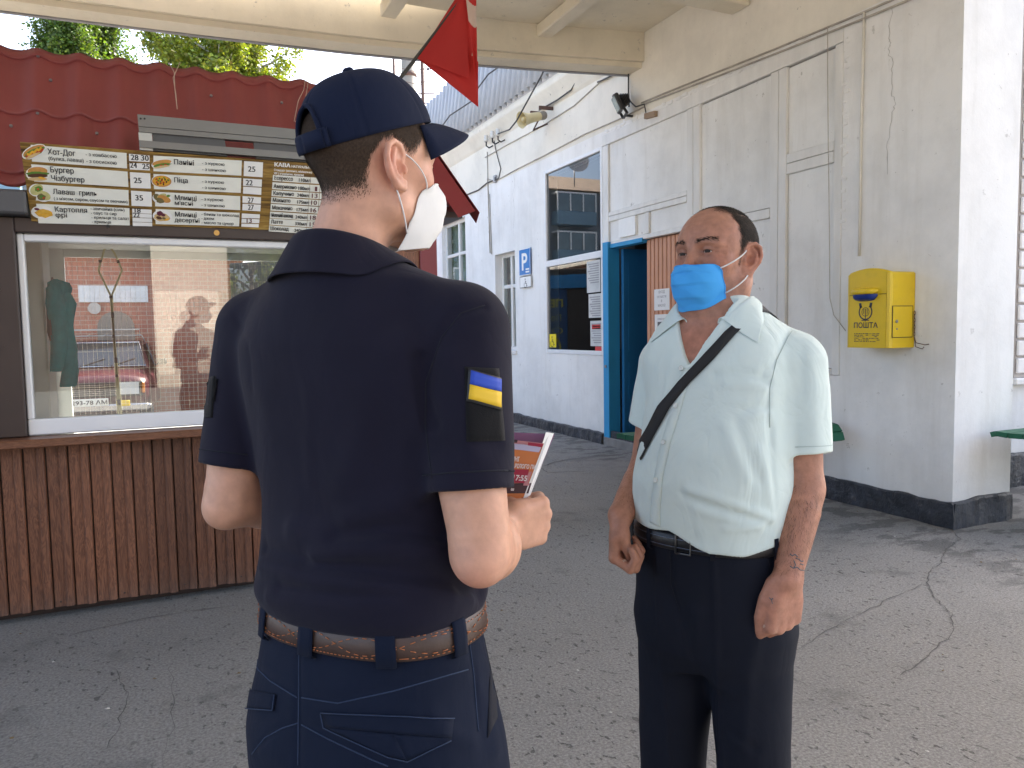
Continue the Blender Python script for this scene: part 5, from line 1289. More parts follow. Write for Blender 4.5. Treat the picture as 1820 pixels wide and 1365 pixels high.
# flag on a stick fixed to the kiosk corner
FG = thing('flag', 'red flag with a white stripe drooping from a stick in front of the canopy beam', 'flag', at(690, 205, 5.3))
DF = 5.3
def fp(px, py, d=0.0): return at(px, py, DF + d)
m2 = MB(); m2.tube([fp(668, 222, .1), fp(705, 147), fp(742, 100), fp(800, 25), fp(838, -22), fp(872, -68)], .013, 8); m2.build('stick', simple('dark_stick', (.045, .045, .04), .6), FG)
def flagmat():
    t = NT('red_flag_cloth'); a = t.n('ShaderNodeAttribute'); a.attribute_name = 'tint'
    t.col(a.outputs['Color']); t.rough(.7); tr = t.n('ShaderNodeBsdfTranslucent'); t.l(t.mix(1.0, a.outputs['Color'], (1.1, 1.1, 1.1), 'MULTIPLY'), tr.inputs[0])
    mx = t.n('ShaderNodeMixShader'); mx.inputs[0].default_value = .4; t.l(t.b.outputs[0], mx.inputs[1]); t.l(tr.outputs[0], mx.inputs[2]); t.l(mx.outputs[0], t.out.inputs[0])
    t.bump(t.noise(3, 4), .2, .02); return t.m
# the cloth hangs from the stick in two leaves folded over each other
def leaf(corners, nu=14, nv=18, wav=.02, seed=0, stripe=None):
    A_, B2, C_, D_ = [np.array(c_, float) for c_ in corners]; P = []; T = []
    fwd = ray(800, 80); fwd = fwd / np.linalg.norm(fwd)
    for i in range(nv):
        v_ = i / (nv - 1); row = []
        for j in range(nu):
            u = j / (nu - 1); p = (A_ * (1 - u) + B2 * u) * (1 - v_) + (D_ * (1 - u) + C_ * u) * v_
            p = p + fwd * wav * math.sin(u * 5 + v_ * 3 + seed) * (.3 + v_) ; row.append(p)
            T.append((.62, .52, .42) if (stripe and stripe(u, v_)) else (.52, .030, .024))
        P.append(row)
    return np.array(P), np.array(T)
FM = flagmat()
def flagpart(corners, seed, stripe=None, wav=.02):
    P, T = leaf(corners, 30, 160 if stripe else 40, wav, seed, stripe); m2 = MB(); m2.grid(P); o = m2.build('cloth', FM, FG); set_tint(o, T)
    return o
# rear leaf: from the stick foot down to the low tip, white stripe near the top edge
flagpart([fp(746, 96, .02), fp(846, -60, .02), fp(847, 40, .03), fp(832, 140, .03)], 0, None)
flagpart([fp(812, 8, -.05), fp(826, -30, -.05), fp(834, 140, -.03), fp(742, 104, -.01)], 1, None, .015)
flagpart([fp(742, 104, .05), fp(800, 60, .04), fp(850, 110, .03), fp(850, 190, .02)], 2, None, .02)
flagpart([fp(824, -40, -.09), fp(846, -40, -.07), fp(848, 100, -.06), fp(850, 189, -.02)], 3, lambda u, v_: .15 + u * .21 < v_ < .33 + u * .29, .008)

# benches: slatted seats that curl down at the front edge
def bench(loc, L_, label):
    T = thing('bench', label, 'bench', loc, 0, None); pr = [(-.06, .565), (-.035, .635), (.01, .685), (.10, .70), (.20, .70), (.30, .695), (.39, .70), (.43, .685)]
    for (a, b), (c, d) in zip(pr[:-1], pr[1:]):
        m2 = MB(); g = .004; v_ = np.array([c - a, d - b]); v_ /= np.linalg.norm(v_)
        p0 = np.array([0, a + v_[0] * g, b + v_[1] * g]); p1 = np.array([0, c - v_[0] * g, d - v_[1] * g]); nn = np.array([0, -v_[1], v_[0]]) * .035
        m2.prism([p0, p1, p1 - nn, p0 - nn], (L_, 0, 0)); m2.build('slat', GREENP, T, local=True)
    for xx in (.5, L_ - .4):
        m2 = MB(); m2.box2((xx, .04, 0), (xx + .05, .09, .63), .005); m2.box2((xx, .32, 0), (xx + .05, .37, .65), .005); m2.box2((xx, .09, .59), (xx + .05, .32, .64), .005)
        m2.build('leg', GREENP, T, local=True)
    return T

bench((3.02, 4.38, 0), 1.80, 'green slatted bench behind the man in the pale shirt, reaching to the white wall')
bench((5.33, 3.08, 0), 1.9, 'green slatted bench at the right edge of the view by the corner pillar')
# ------------------------------------------------------------------ people: implicit bodies meshed with surface nets
from mathutils.bvhtree import BVHTree
f32 = np.float32
def smin(a, b, k):
    h = np.clip(.5 + .5 * (b - a) / k, 0, 1); return b + (a - b) * h - k * h * (1 - h)
def smax(a, b, k): return -smin(-a, -b, k)
def cap(p, a, b, ra, rb=None):
    a = np.asarray(a, f32); b = np.asarray(b, f32); rb = ra if rb is None else rb
    ba = b - a; t = np.clip(((p - a) @ ba) / max(float(ba @ ba), 1e-9), 0, 1)
    q = p - a - t[:, None] * ba
    return np.sqrt((q * q).sum(1)) - (ra + (rb - ra) * t)
def ell(p, c, r, R=None):
    q = p - np.asarray(c, f32)
    if R is not None: q = q @ np.asarray(R, f32)
    r = np.asarray(r, f32)
    k0 = np.sqrt(((q / r) ** 2).sum(1)); k1 = np.sqrt(((q / (r * r)) ** 2).sum(1)) + 1e-9
    return k0 * (k0 - 1) / k1
def chain(p, pts, rad, k=0.0):
    d = None
    for i in range(len(pts) - 1):
        e = cap(p, pts[i], pts[i + 1], rad[i], rad[i + 1])
        d = e if d is None else (smin(d, e, k) if k else np.minimum(d, e))
    return d
class Stack:
    """torso or trouser body: superellipse sections stacked in z; rows (z, cx, cy, half width, front depth, back depth, power)"""
    def __init__(s, rows):
        r = np.array(rows, float); z = r[:, 0]; s.z = np.linspace(z[0], z[-1], 120); s.v = []
        for j in range(1, r.shape[1]):
            y = np.interp(s.z, z, r[:, j]); ker = np.hanning(11); ker /= ker.sum()
            s.v.append(np.convolve(np.pad(y, 5, 'edge'), ker, 'valid'))
        s.z0, s.z1 = z[0], z[-1]
    def at(s, z): return [np.interp(z, s.z, v_) for v_ in s.v]
    def d(s, p, k=.02):
        cx, cy, a, bf, bb, n = s.at(p[:, 2]); x = p[:, 0] - cx; y = p[:, 1] - cy; b = np.where(y > 0, bf, bb)
        nrm = (np.abs(x / a) ** n + np.abs(y / b) ** n) ** (1 / n); rho = np.sqrt(x * x + y * y)
        d = np.where(nrm > 1e-4, rho - rho / np.maximum(nrm, 1e-4), -np.minimum(a, b))
        return smax(smax(d, p[:, 2] - s.z1, k), s.z0 - p[:, 2], .006)
    def pt(s, z, th, off=0.0):    # th = 0 at the front, growing to the left of the person
        cx, cy, a, bf, bb, n = [float(q) for q in s.at(z)]
        dx, dy = -math.sin(th), math.cos(th); b = bf if dy > 0 else bb
        r = 1 / ((abs(dx / a) ** n + abs(dy / b) ** n) ** (1 / n)) + off
        return np.array([cx + dx * r, cy + dy * r, z])

def sdf_mesh(f, lo, hi, h, B=8, margin=1.5):
    lo = np.asarray(lo, float); nb = np.ceil((np.asarray(hi) - lo) / (h * B)).astype(int); n = nb * B
    bi = np.stack(np.meshgrid(*[np.arange(k) for k in nb], indexing='ij'), -1).reshape(-1, 3)
    cen = (lo + (bi * B + (B - 1) / 2) * h).astype(f32)
    dc = np.concatenate([f(cen[i:i + 60000]) for i in range(0, len(cen), 60000)])
    A = np.repeat(np.repeat(np.repeat(dc.reshape(nb), B, 0), B, 1), B, 2).astype(f32)
    keep = np.nonzero(np.abs(dc) < .87 * B * h * margin)[0]
    off = np.stack(np.meshgrid(*[np.arange(B)] * 3, indexing='ij'), -1).reshape(-1, 3)
    for i in range(0, len(keep), 300):
        b = bi[keep[i:i + 300]]; idx = (b[:, None, :] * B + off[None]).reshape(-1, 3)
        A[idx[:, 0], idx[:, 1], idx[:, 2]] = f((lo + idx * h).astype(f32))
    S = A < 0
    cnt = np.zeros(tuple(n - 1), np.uint8)
    for dx in (0, 1):
        for dy in (0, 1):
            for dz in (0, 1): cnt += S[dx:n[0] - 1 + dx, dy:n[1] - 1 + dy, dz:n[2] - 1 + dz]
    ci = np.argwhere((cnt > 0) & (cnt < 8))
    corners = np.array([(dx, dy, dz) for dx in (0, 1) for dy in (0, 1) for dz in (0, 1)])
    cv = np.stack([A[ci[:, 0] + c[0], ci[:, 1] + c[1], ci[:, 2] + c[2]] for c in corners], 1)
    acc = np.zeros((len(ci), 3)); num = np.zeros(len(ci))
    for a in range(8):
        for b in range(a + 1, 8):
            if np.abs(corners[a] - corners[b]).sum() != 1: continue
            m_ = (cv[:, a] < 0) != (cv[:, b] < 0); t = np.where(m_, cv[:, a] / (cv[:, a] - cv[:, b] + 1e-12), 0)
            acc += np.where(m_[:, None], corners[a] + t[:, None] * (corners[b] - corners[a]), 0); num += m_
    V = lo + (ci + acc / num[:, None]) * h
    imap = np.full(tuple(n - 1), -1, np.int32); imap[ci[:, 0], ci[:, 1], ci[:, 2]] = np.arange(len(ci))
    Fs = []
    for ax in range(3):
        s0 = [slice(None)] * 3; s1 = [slice(None)] * 3; s0[ax] = slice(0, n[ax] - 1); s1[ax] = slice(1, n[ax])
        e = np.argwhere(S[tuple(s0)] != S[tuple(s1)]); o1, o2 = (ax + 1) % 3, (ax + 2) % 3
        ok = (e[:, o1] > 0) & (e[:, o2] > 0) & (e[:, o1] < n[o1] - 1) & (e[:, o2] < n[o2] - 1); e = e[ok]
        q = []
        for d1, d2 in ((-1, -1), (0, -1), (0, 0), (-1, 0)):
            t = e.copy(); t[:, o1] += d1; t[:, o2] += d2; q.append(imap[t[:, 0], t[:, 1], t[:, 2]])
        q = np.stack(q, 1); fl = S[e[:, 0], e[:, 1], e[:, 2]]; q[~fl] = q[~fl][:, ::-1]
        Fs.append(q[(q >= 0).all(1)])
    Fc = np.concatenate(Fs)
    for _ in range(2):      # pull the vertices onto the surface
        out = []
        for i in range(0, len(V), 100000):
            v_ = V[i:i + 100000].astype(f32); d = f(v_); e = h * .5; g = np.stack([f(v_ + np.array(o_, f32) * e) - f(v_ - np.array(o_, f32) * e) for o_ in ((1, 0, 0), (0, 1, 0), (0, 0, 1))], 1) / (2 * e)
            gn = np.maximum((g * g).sum(1), .15); st = np.clip(d / gn, -h * .6, h * .6); out.append(v_ - g * st[:, None])
        V = np.concatenate(out).astype(float)
    return V, Fc

# directions on the ground: degrees to the right of the way the camera looks
_c = _n(np.array([RC[0, 2] * -1, RC[1, 2] * -1])); _r = np.array([_c[1], -_c[0]])
def gdir(deg): a = R_(deg); v_ = _c * math.cos(a) + _r * math.sin(a); return np.array([v_[0], v_[1], 0.0])
class Figure:
    def __init__(s, name, label, org, deg):
        f_ = gdir(deg); s.yaw = math.atan2(-f_[0], f_[1]); s.o = np.array([org[0], org[1], 0.0])
        c, s_ = math.cos(s.yaw), math.sin(s.yaw); s.R = np.array([[c, -s_, 0], [s_, c, 0], [0, 0, 1]])
        s.root = thing(name, label, 'person', tuple(s.o), s.yaw)
        s.bvh = {}
    def J(s, px, py, d): return s.R.T @ (at(px, py, d) - s.o)
    def L(s, w_): return s.R.T @ (np.asarray(w_) - s.o)
    def dirl(s, deg): return s.R.T @ gdir(deg)
    def part(s, name, f, lo, hi, h, mat_, parent=None, tint=None, margin=1.5):
        V, Fc = sdf_mesh(f, lo, hi, h, margin=margin)
        o = mesh_obj(name, V, Fc, mat_, parent or s.root)
        if tint is not None: set_tint(o, tint(V) if callable(tint) else np.array(tint))
        s.bvh[name] = BVHTree.FromPolygons(V.tolist(), Fc.tolist())
        return o
    def cast(s, name, px, py):
        o = s.L(CAMP); d = s.R.T @ _n(ray(px, py)); h_ = s.bvh[name].ray_cast(Vector(o), Vector(d))
        if h_[0] is None:
            # just past the outline: take the nearest point of the surface
            t = s.L(at(px, py, np.linalg.norm(s.o[:2] - CAMP[:2]))); h_ = s.bvh[name].find_nearest(Vector(t))
        return np.array(h_[0]), np.array(h_[1])
    def line(s, on, pix, off=.001, sub=6):
        q = [np.array(p, float) for p in pix]; out = []
        for a, b in zip(q[:-1], q[1:]):
            for k in range(sub): out.append(a + (b - a) * k / sub)
        out.append(q[-1]); res = []
        for a in out: p, n_ = s.cast(on, *a); res.append(p + n_ * off)
        return res
    def seam(s, name, on, pix, r, mat_, parent, off=.0, n=5, sub=6):
        m2 = MB(); m2.tube(s.line(on, pix, off, sub), r, n); return m2.build(name, mat_, parent, local=True)
    def stitches(s, mb_, on, pix, L_=.006, gap=.003, r=.0007, off=.0008):
        P = s.line(on, pix, off, 10); acc = 0; cur = []
        for a, b in zip(P[:-1], P[1:]):
            d = np.linalg.norm(b - a); m_ = max(1, int(d / .001))
            for k in range(m_):
                pos = a + (b - a) * k / m_; acc += d / m_
                if acc % (L_ + gap) < L_: cur.append(pos)
                else:
                    if len(cur) > 1: mb_.tube([cur[0], cur[-1]], r, 4)
                    cur = []
        if len(cur) > 1: mb_.tube([cur[0], cur[-1]], r, 4)
    def patch(s, name, on, quad, mat_, parent, off=.002, nu=8, nv=8, thick=.0015, tintf=None):
        a, b, c, d = [np.array(q, float) for q in quad]; P = []
        for i in range(nv):
            v_ = i / (nv - 1); row = []
            for j in range(nu):
                u = j / (nu - 1); q = (a * (1 - u) + b * u) * (1 - v_) + (d * (1 - u) + c * u) * v_
                p, n_ = s.cast(on, *q); row.append(p + n_ * off)
            P.append(row)
        m2 = MB(); m2.grid(np.array(P)); o = m2.build(name, mat_, parent, local=True)
        md = o.modifiers.new('thick', 'SOLIDIFY'); md.thickness = thick; md.offset = 1
        return o

# ---- head in its own frame: x to the person's right, y forward, z up, origin between the ears
def head_d(p, o=None):
    o = o or {}; X = p * np.array([1, 1, 1], f32); ax = np.abs(X[:, 0]); S_ = np.stack([ax, X[:, 1], X[:, 2]], 1)
    d = ell(X, (0, -.005, .045), (.0765, .095, .080))
    d = smin(d, ell(X, (0, .035, .035), (.066, .060, .062)), .03)
    d = smin(d, ell(X, (0, .032, -.022), (.060 + o.get('cheek', 0), .058, .070)), .03)
    d = smin(d, cap(S_, (.050 + o.get('jaw', 0), .004, -.055), (.016, .074, -.092), .021, .017), .03)
    d = smin(d, ell(X, (0, .080, -.088), (.020, .018, .018)), .02)
    d = smin(d, ell(S_, (.046, .056, -.012), (.020, .018, .016)), .02)          # cheekbones
    d = smin(d, cap(S_, (.010, .092, .031), (.048, .073, .030), .0085, .009), .012)   # brow
    d = smax(d, -ell(S_, (.033, .098, .012), (.021, .017, .0120)), .010)        # eye sockets
    d = smin(d, cap(X, (0, .091, .020), (0, .108, -.024), .0075, .0115), .010)
    d = smin(d, cap(X, (0, .108, -.026), (0, .106, -.030), .0115, .010), .006)
    d = smin(d, ell(S_, (.012, .098, -.031), (.008, .010, .0075)), .006)
    # lids: a ball with a slit left open
    lid = np.sqrt(((S_ - np.array([.0325, .0762, .012], f32)) ** 2).sum(1)) - .0139
    slit = np.abs(X[:, 2] - (.0112 - 9.0 * (ax - .0325) ** 2)) - o.get('slit', .0030) * np.clip(1.2 - ((ax - .0325) / .0125) ** 2, 0, 1)
    lid = smax(lid, -np.maximum(slit, .074 - X[:, 1]), .0015)
    d = smin(d, lid, .004)
    d = smin(d, cap(S_, (.020, .084, .0235), (.046, .074, .020), .0045, .0045), .006)    # fold over the lid
    d = smin(d, cap(S_, (.022, .083, -.004), (.042, .075, -.003), .0045, .0040), .005)   # bag below it
    if o.get('lips', True):
        d = smin(d, cap(S_, (0, .097, -.060), (.020, .086, -.063), .006, .004), .005); d = smin(d, cap(S_, (0, .096, -.071), (.017, .087, -.068), .007, .004), .005)
    # ears
    a = R_(o.get('earflare', 24)); u = np.array([math.sin(a), -math.cos(a), 0.0]); v_ = np.array([0, 0, 1.0]); t = R_(10)
    w_ = np.array([math.cos(a), math.sin(a), 0.0]); u, v_ = u * math.cos(t) - v_ * math.sin(t), v_ * math.cos(t) + u * math.sin(t)
    E = np.array([.0735, -.006, .000]); sc = o.get('ear', 1.0)
    Re = np.stack([u, v_, w_], 1).astype(f32); q = ((S_ - E.astype(f32)) @ Re) / f32(sc)
    near = (np.abs(q) < .07).all(1)
    if near.any():
        e = q[near]
        P2 = lambda L_, w0=0.0: [(a_, b_, w0) for a_, b_ in L_]
        pl = ell(e, (.006, .004, .001), (.0165, .027, .0045))
        pl = smin(pl, ell(e, (.001, -.021, .001), (.009, .011, .005)), .004)
        hx = chain(e, [(-.008, .004, .001), (-.013, .014, .004), (-.008, .027, .006), (.004, .033, .007), (.016, .028, .0075), (.0215, .014, .008), (.0205, 0, .007), (.0145, -.013, .005), (.006, -.025, .004), (-.004, -.029, .003), (-.009, -.021, .002)],
                   [.0034, .0036, .0038, .0040, .0040, .0038, .0036, .0036, .0050, .0050, .004])
        ah = chain(e, [(.002, .022, .005), (.010, .014, .007), (.0125, .003, .007), (.009, -.008, .006), (.002, -.015, .005)], [.003, .0036, .0038, .0036, .003])
        ed = smin(smin(pl, hx, .0035), ah, .0035)
        ed = smin(ed, ell(e, (-.0105, -.004, .004), (.0045, .007, .0045)), .003)
        ed = smax(ed, -ell(e, (-.001, -.001, .009), (.0085, .011, .010)), .003)
        dd = d[near]; d = d.copy(); d[near] = smin(dd, ed * sc, .006)
    return d
def frame(yaw_deg, pitch, roll, fig):
    """columns: head right, forward, up in the figure's frame"""
    f_ = fig.dirl(yaw_deg); r_ = np.array([f_[1], -f_[0], 0]); u = np.array([0, 0, 1.0])
    p = R_(pitch); f2 = f_ * math.cos(p) + u * math.sin(p); u2 = u * math.cos(p) - f_ * math.sin(p)
    q = R_(roll); r3 = r_ * math.cos(q) + u2 * math.sin(q); u3 = u2 * math.cos(q) - r_ * math.sin(q)
    return np.stack([r3, f2, u3], 1)
def hand_d(p, W, d, n_, s_, bends, thumb, sc=1.0, spread=.0):
    """W wrist, d along the hand, n_ out of the palm, s_ towards the thumb; bends per finger (three angles)"""
    d, n_, s_ = [_n(np.asarray(q, float)) for q in (d, n_, s_)]
    res = None; mcp = []
    offs = [.030, .0105, -.0095, -.028]; lens = [(.044, .026, .021), (.049, .030, .022), (.046, .028, .022), (.036, .021, .019)]; ll = [.090, .094, .089, .081]
    rad = [.0098, .0100, .0095, .0083]
    base = W + d * .012
    for i in range(4):
        m_ = W + d * ll[i] * sc + s_ * offs[i] * sc; mcp.append(m_)
        e = chain(p, [W + s_ * offs[i] * .45 * sc, W + d * ll[i] * .55 * sc + s_ * offs[i] * .9 * sc, m_], [.017 * sc, .0145 * sc, .0115 * sc])
        res = e if res is None else smin(res, e, .012)
    res = smin(res, ell(p, W + d * .04 * sc + s_ * .024 * sc + n_ * .012, (.020 * sc,) * 3), .015)
    for i in range(4):
        pts = [mcp[i]]; ang = 0; 
        for k in range(3):
            ang += R_(bends[i][k]); dd = d * math.cos(ang) + n_ * math.sin(ang) + s_ * spread * (1.5 - i) * .06
            pts.append(pts[-1] + dd * lens[i][k] * sc)
        r = rad[i] * sc
        fd = chain(p, pts, [r * 1.08, r * 1.0, r * .93, r * .80])
        fd = smin(fd, np.sqrt(((p - np.asarray(pts[1], f32)) ** 2).sum(1)) - r * 1.06, .004)
        res = smin(res, fd, .0045)
    tp = [W + (d * a + s_ * b + n_ * c) * sc for a, b, c in thumb]
    res = smin(res, chain(p, tp, [.0165 * sc, .0125 * sc, .0110 * sc, .0085 * sc]), .007)
    return res, mcp, tp

def fold_field(folds):
    """sculpted cloth folds: (points, width, height) ridges or, with a negative height, creases"""
    def g(p):
        d = np.zeros(len(p), f32)
        for pts, w_, h_ in folds:
            e = None
            for a, b in zip(pts[:-1], pts[1:]):
                a_ = np.asarray(a, f32); ba = np.asarray(b, f32) - a_; t = np.clip(((p - a_) @ ba) / max(float(ba @ ba), 1e-9), 0, 1)
                q = p - a_ - t[:, None] * ba; x = (q * q).sum(1)
                e = x if e is None else np.minimum(e, x)
            d += h_ * np.exp(-e / (w_ * w_))
        return d
    return g
def lump(p, sc, amp, seed=0.0):
    q = p * sc; s1 = np.sin(q[:, 0] * 1.0 + 1.3 * np.sin(q[:, 2] * .7 + seed) + seed) * np.sin(q[:, 1] * 1.1 + np.sin(q[:, 2] * 1.3 + 2.1 * seed)) * np.sin(q[:, 2] * .9 + 1.7 * seed)
    return amp * s1

def hug(fig, on, a, b, off=.0016, n=14, out=None):
    pts = []
    for t in np.linspace(0, 1, n):
        q = np.asarray(a) * (1 - t) + np.asarray(b) * t
        loc, nr, _, dist = fig.bvh[on].find_nearest(Vector(q)); loc, nr = np.array(loc), np.array(nr)
        s_ = (q - loc).dot(nr)
        pts.append(q if s_ > off else loc + nr * off)
    if n < 6: return pts
    # a taut cord: straight, bowed out just enough to clear the skin
    t = np.linspace(0, 1, n)[:, None]; st = np.asarray(a) * (1 - t) + np.asarray(b) * t; dv = np.array(pts) - st; k = int(np.argmax((dv ** 2).sum(1))); w_ = 4 * t * (1 - t)
    mx = dv[k] / max(float(w_[k, 0]), .7)
    return list(st + w_ ** .8 * mx)
# ---- cloth and skin
def cloth(name, c, bs=900, var=.08, rough=.85, sheen=.15, bump=.25, weave=True, vs_=9, crumple=.25):
    t = NT(name); c = np.array(c)
    t.col(t.ramp(t.noise(vs_, 5), [(.3, tuple(c * (1 - var))), (.7, tuple(np.minimum(1, c * (1 + var))))])); t.rough(rough)
    n1 = t.bump(t.noise(5.5, 3, .5, t.co((1, 1, .6)), .8), .35, .010)
    n2 = t.bump(t.noise(22, 4, .55, t.co((1, 1, .5))), .18, .004, n1)
    rd = t.math('ABSOLUTE', t.math('SUBTRACT', t.noise(9, 3, .5, t.co((1, 1, .55)), 1.2), .5))
    n3 = t.bump(rd, crumple, .012, n2)
    t.bump(t.noise(bs, 2), bump, .0006, n3)
    t.b.inputs['Sheen Weight'].default_value = sheen; t.b.inputs['Specular IOR Level'].default_value = .16
    return t.m
POLO = cloth('navy_polo_knit', (.0088, .0080, .0185), sheen=.06); TROU = cloth('navy_twill', (.0055, .0095, .024), bs=1200, sheen=.02); CAPM = cloth('navy_cap_twill', (.0062, .0105, .030), bs=1100, sheen=.02)
SHIRT = cloth('pale_mint_shirt', (.60, .695, .665), bs=1000, var=.03, rough=.75, sheen=.1, crumple=.85); SUIT = cloth('dark_suit_cloth', (.0085, .0105, .0185), bs=1000, sheen=.0, rough=.8)
VEL = cloth('black_velcro', (.006, .006, .007), bs=700, sheen=.1, bump=.8)
SKIN1 = attr_mat('fair_skin', .46, .11, 45, .22, 380, .0008, .12, spec=.35); SKIN2 = attr_mat('tanned_skin', .48, .18, 55, .5, 230, .0012, .10, spec=.35)
HAIRM = simple('brown_hair', (.070, .048, .034), .65, .4, 300, spec=.12); HAIRG = simple('greying_hair', (.034, .027, .022), .7, .5, 500, spec=.08)
SEAMD = simple('navy_seam', (.004, .005, .012), .9); MASKW = cloth('white_mask_gauze', (.72, .71, .69), bs=800, var=.03, sheen=.05); MASKB = cloth('blue_mask', (.065, .36, .78), bs=800, var=.05, sheen=.05)
LOOP = simple('white_elastic', (.72, .70, .68), .8)
LEATH = simple('brown_leather', (.062, .035, .026), .45, .25, 30, bump=.35, bs=220, bd=.001); THREAD = simple('orange_thread', (.42, .14, .05), .8); BLKL = simple('black_leather', (.010, .010, .012), .4, .2, 30, bump=.3, bs=200)
NAIL = simple('nail', (.50, .33, .25), .3, .05)

def hair_strands(name, V, Fc, w_, fig, Rh, Hc, n, length, mat_, parent, flow, seed=1, width=.0007, lift=.18):
    """short hairs rooted on the scalp; w_ = density per vertex, flow(head point) = comb direction"""
    r_ = np.random.default_rng(seed); fc = Fc[w_[Fc].mean(1) > .02]; a, b, c = V[fc[:, 0]], V[fc[:, 1]], V[fc[:, 2]]
    nr = np.cross(b - a, c - a); ar = np.linalg.norm(nr, axis=1); pr = ar * w_[fc].mean(1); pr /= pr.sum()
    k = r_.choice(len(fc), n, p=pr); d4 = V[fc[k, 3]]
    u, v_ = r_.uniform(0, 1, (2, n, 1)); P = (a[k] * (1 - u) + b[k] * u) * (1 - v_) + (d4 * (1 - u) + c[k] * u) * v_
    N = nr[k] / ar[k][:, None]; ph = (P - Hc) @ Rh
    T = flow(ph) @ Rh.T; T += r_.normal(0, .22, T.shape); T -= N * (T * N).sum(1)[:, None]; T /= np.linalg.norm(T, axis=1)[:, None] + 1e-9
    L_ = (length(ph) * r_.uniform(.6, 1.25, n))[:, None]; D = T * (1 - lift) + N * lift * r_.uniform(.4, 1.6, (n, 1)); D /= np.linalg.norm(D, axis=1)[:, None]
    S_ = np.cross(D, N); S_ /= np.linalg.norm(S_, axis=1)[:, None] + 1e-9; S_ *= width / 2
    mid = P + D * L_ * .55; tip = P + (D * .9 + T * .1 - N * .10) * L_
    root = P - N * .0008
    VV = np.stack([root - S_, root + S_, mid + S_ * .8, mid - S_ * .8, tip + S_ * .15, tip - S_ * .15], 1).reshape(-1, 3)
    i = np.arange(n)[:, None] * 6; FF = np.concatenate([i + np.array([[0, 1, 2, 3]]), i + np.array([[3, 2, 4, 5]])])
    return mesh_obj(name, VV, FF, mat_, parent, smooth=True)
def mask_mesh(name, Rh, Hc, mat_, parent, prof, bvh, pleat=.003, hw=(.064, .066, .066, .058, .044), yb=(.040, .040, .036, .030, .028), droop=0.0, rise=.020):
    """pleated face mask; prof = [(z, y front)] from top edge to bottom edge"""
    P = []; nv, nu = 41, 33; fine = np.linspace(0, 1, 81); ker = np.hanning(27); ker /= ker.sum()
    def smooth_(a, n_): y_ = np.interp(fine, np.linspace(0, 1, n_), a); lo_, hi_ = y_[0] * 2 - y_[1:14][::-1], y_[-1] * 2 - y_[-14:-1][::-1]; return np.convolve(np.concatenate([lo_, y_, hi_]), ker, 'valid')
    zz, yy = smooth_([q[0] for q in prof], len(prof)), smooth_([q[1] for q in prof], len(prof)); hw, yb = smooth_(hw, len(hw)), smooth_(yb, len(yb)); tz = s5 = fine
    for i in range(nv):
        v_ = i / (nv - 1); z = np.interp(v_, tz, zz); y = np.interp(v_, tz, yy); w_ = np.interp(v_, s5, hw); b = np.interp(v_, s5, yb); row = []
        sw = ((v_ * 3.6 + .15) % 1.0); pl = pleat * (sw ** 1.5) * (1 if .12 < v_ < .92 else 0)
        for j in range(nu):
            u = -1 + 2 * j / (nu - 1); th = u * math.pi / 2
            c = abs(math.cos(th)); x = w_ * math.copysign(abs(math.sin(th)) ** .82, u); yv = b + (y + pl - b) * c ** .72
            zc = z + droop * (1 - c) + (.006 * math.sin(u * 5 + v_ * 9) * .25) + rise * (abs(u) ** 2.2) * max(0, v_ - .45) / .55
            q_ = Hc + Rh @ np.array([x, yv + .0012 * math.sin(u * 9 + v_ * 14), zc])
            if abs(u) > .55 or v_ > .85 or v_ < .25:
                loc, nr, _, _d = bvh.find_nearest(Vector(q_)); loc, nr = np.array(loc), np.array(nr)
                if (q_ - loc).dot(nr) < .0022: q_ = loc + nr * .0022
            row.append(q_)
        P.append(row)
    m2 = MB(); m2.grid(np.array(P)); o = m2.build(name, mat_, parent, local=True)
    md = o.modifiers.new('thick', 'SOLIDIFY'); md.thickness = .0016; md2 = o.modifiers.new('sub', 'SUBSURF'); md2.levels = 1; md2.render_levels = 1
    P = np.array(P); hem = MB()
    hem.tube(list(P[0]), .0011, 5)
    for e_ in (0, -1): hem.tube(list(P[:, e_]), .0010, 5)
    tag(hem.build('hem', mat_, o, local=True), kind='stuff')
    return o, P
# ------------------------------------------------------------------ the officer, seen from behind
DO = 1.15
OF = Figure('person', 'person in navy polo and cap seen from behind, flag patch on sleeve', at(655, 900, DO), 29)
T1 = Stack([(1.062, 0, 0, .176, .118, .128, 2.4), (1.085, 0, 0, .187, .128, .140, 2.4), (1.13, 0, 0, .178, .120, .130, 2.4), (1.22, -.006, .004, .168, .116, .116, 2.4), (1.32, -.014, .006, .182, .122, .116, 2.5),
            (1.40, -.020, .006, .192, .122, .122, 2.5), (1.455, -.023, 0, .188, .115, .120, 2.4), (1.50, -.024, -.006, .155, .09, .105, 2.2), (1.54, -.025, -.012, .11, .075, .09, 2.1), (1.575, -.025, -.015, .075, .068, .078, 2)])
sR, eR = OF.J(824, 588, 1.06), OF.J(854, 984, 1.01); wR = OF.J(886, 946, 1.22); eRs = OF.J(842, 978, 1.015)
sL, eL = OF.J(459, 592, 1.24), OF.J(410, 892, 1.205); wL = OF.J(600, 872, 1.40)
Hc1 = OF.J(659, 312, 1.14); Rh1 = frame(46, 2.0, 0, OF)
nk0 = Hc1 + Rh1 @ np.array([0, -.020, -.035]); nk1 = np.array([-.024, -.022, 1.545])
def lerp(a, b, t): return a + (b - a) * t
hemR, hemL = lerp(sR, eRs, .735), lerp(sL, eL, .80)
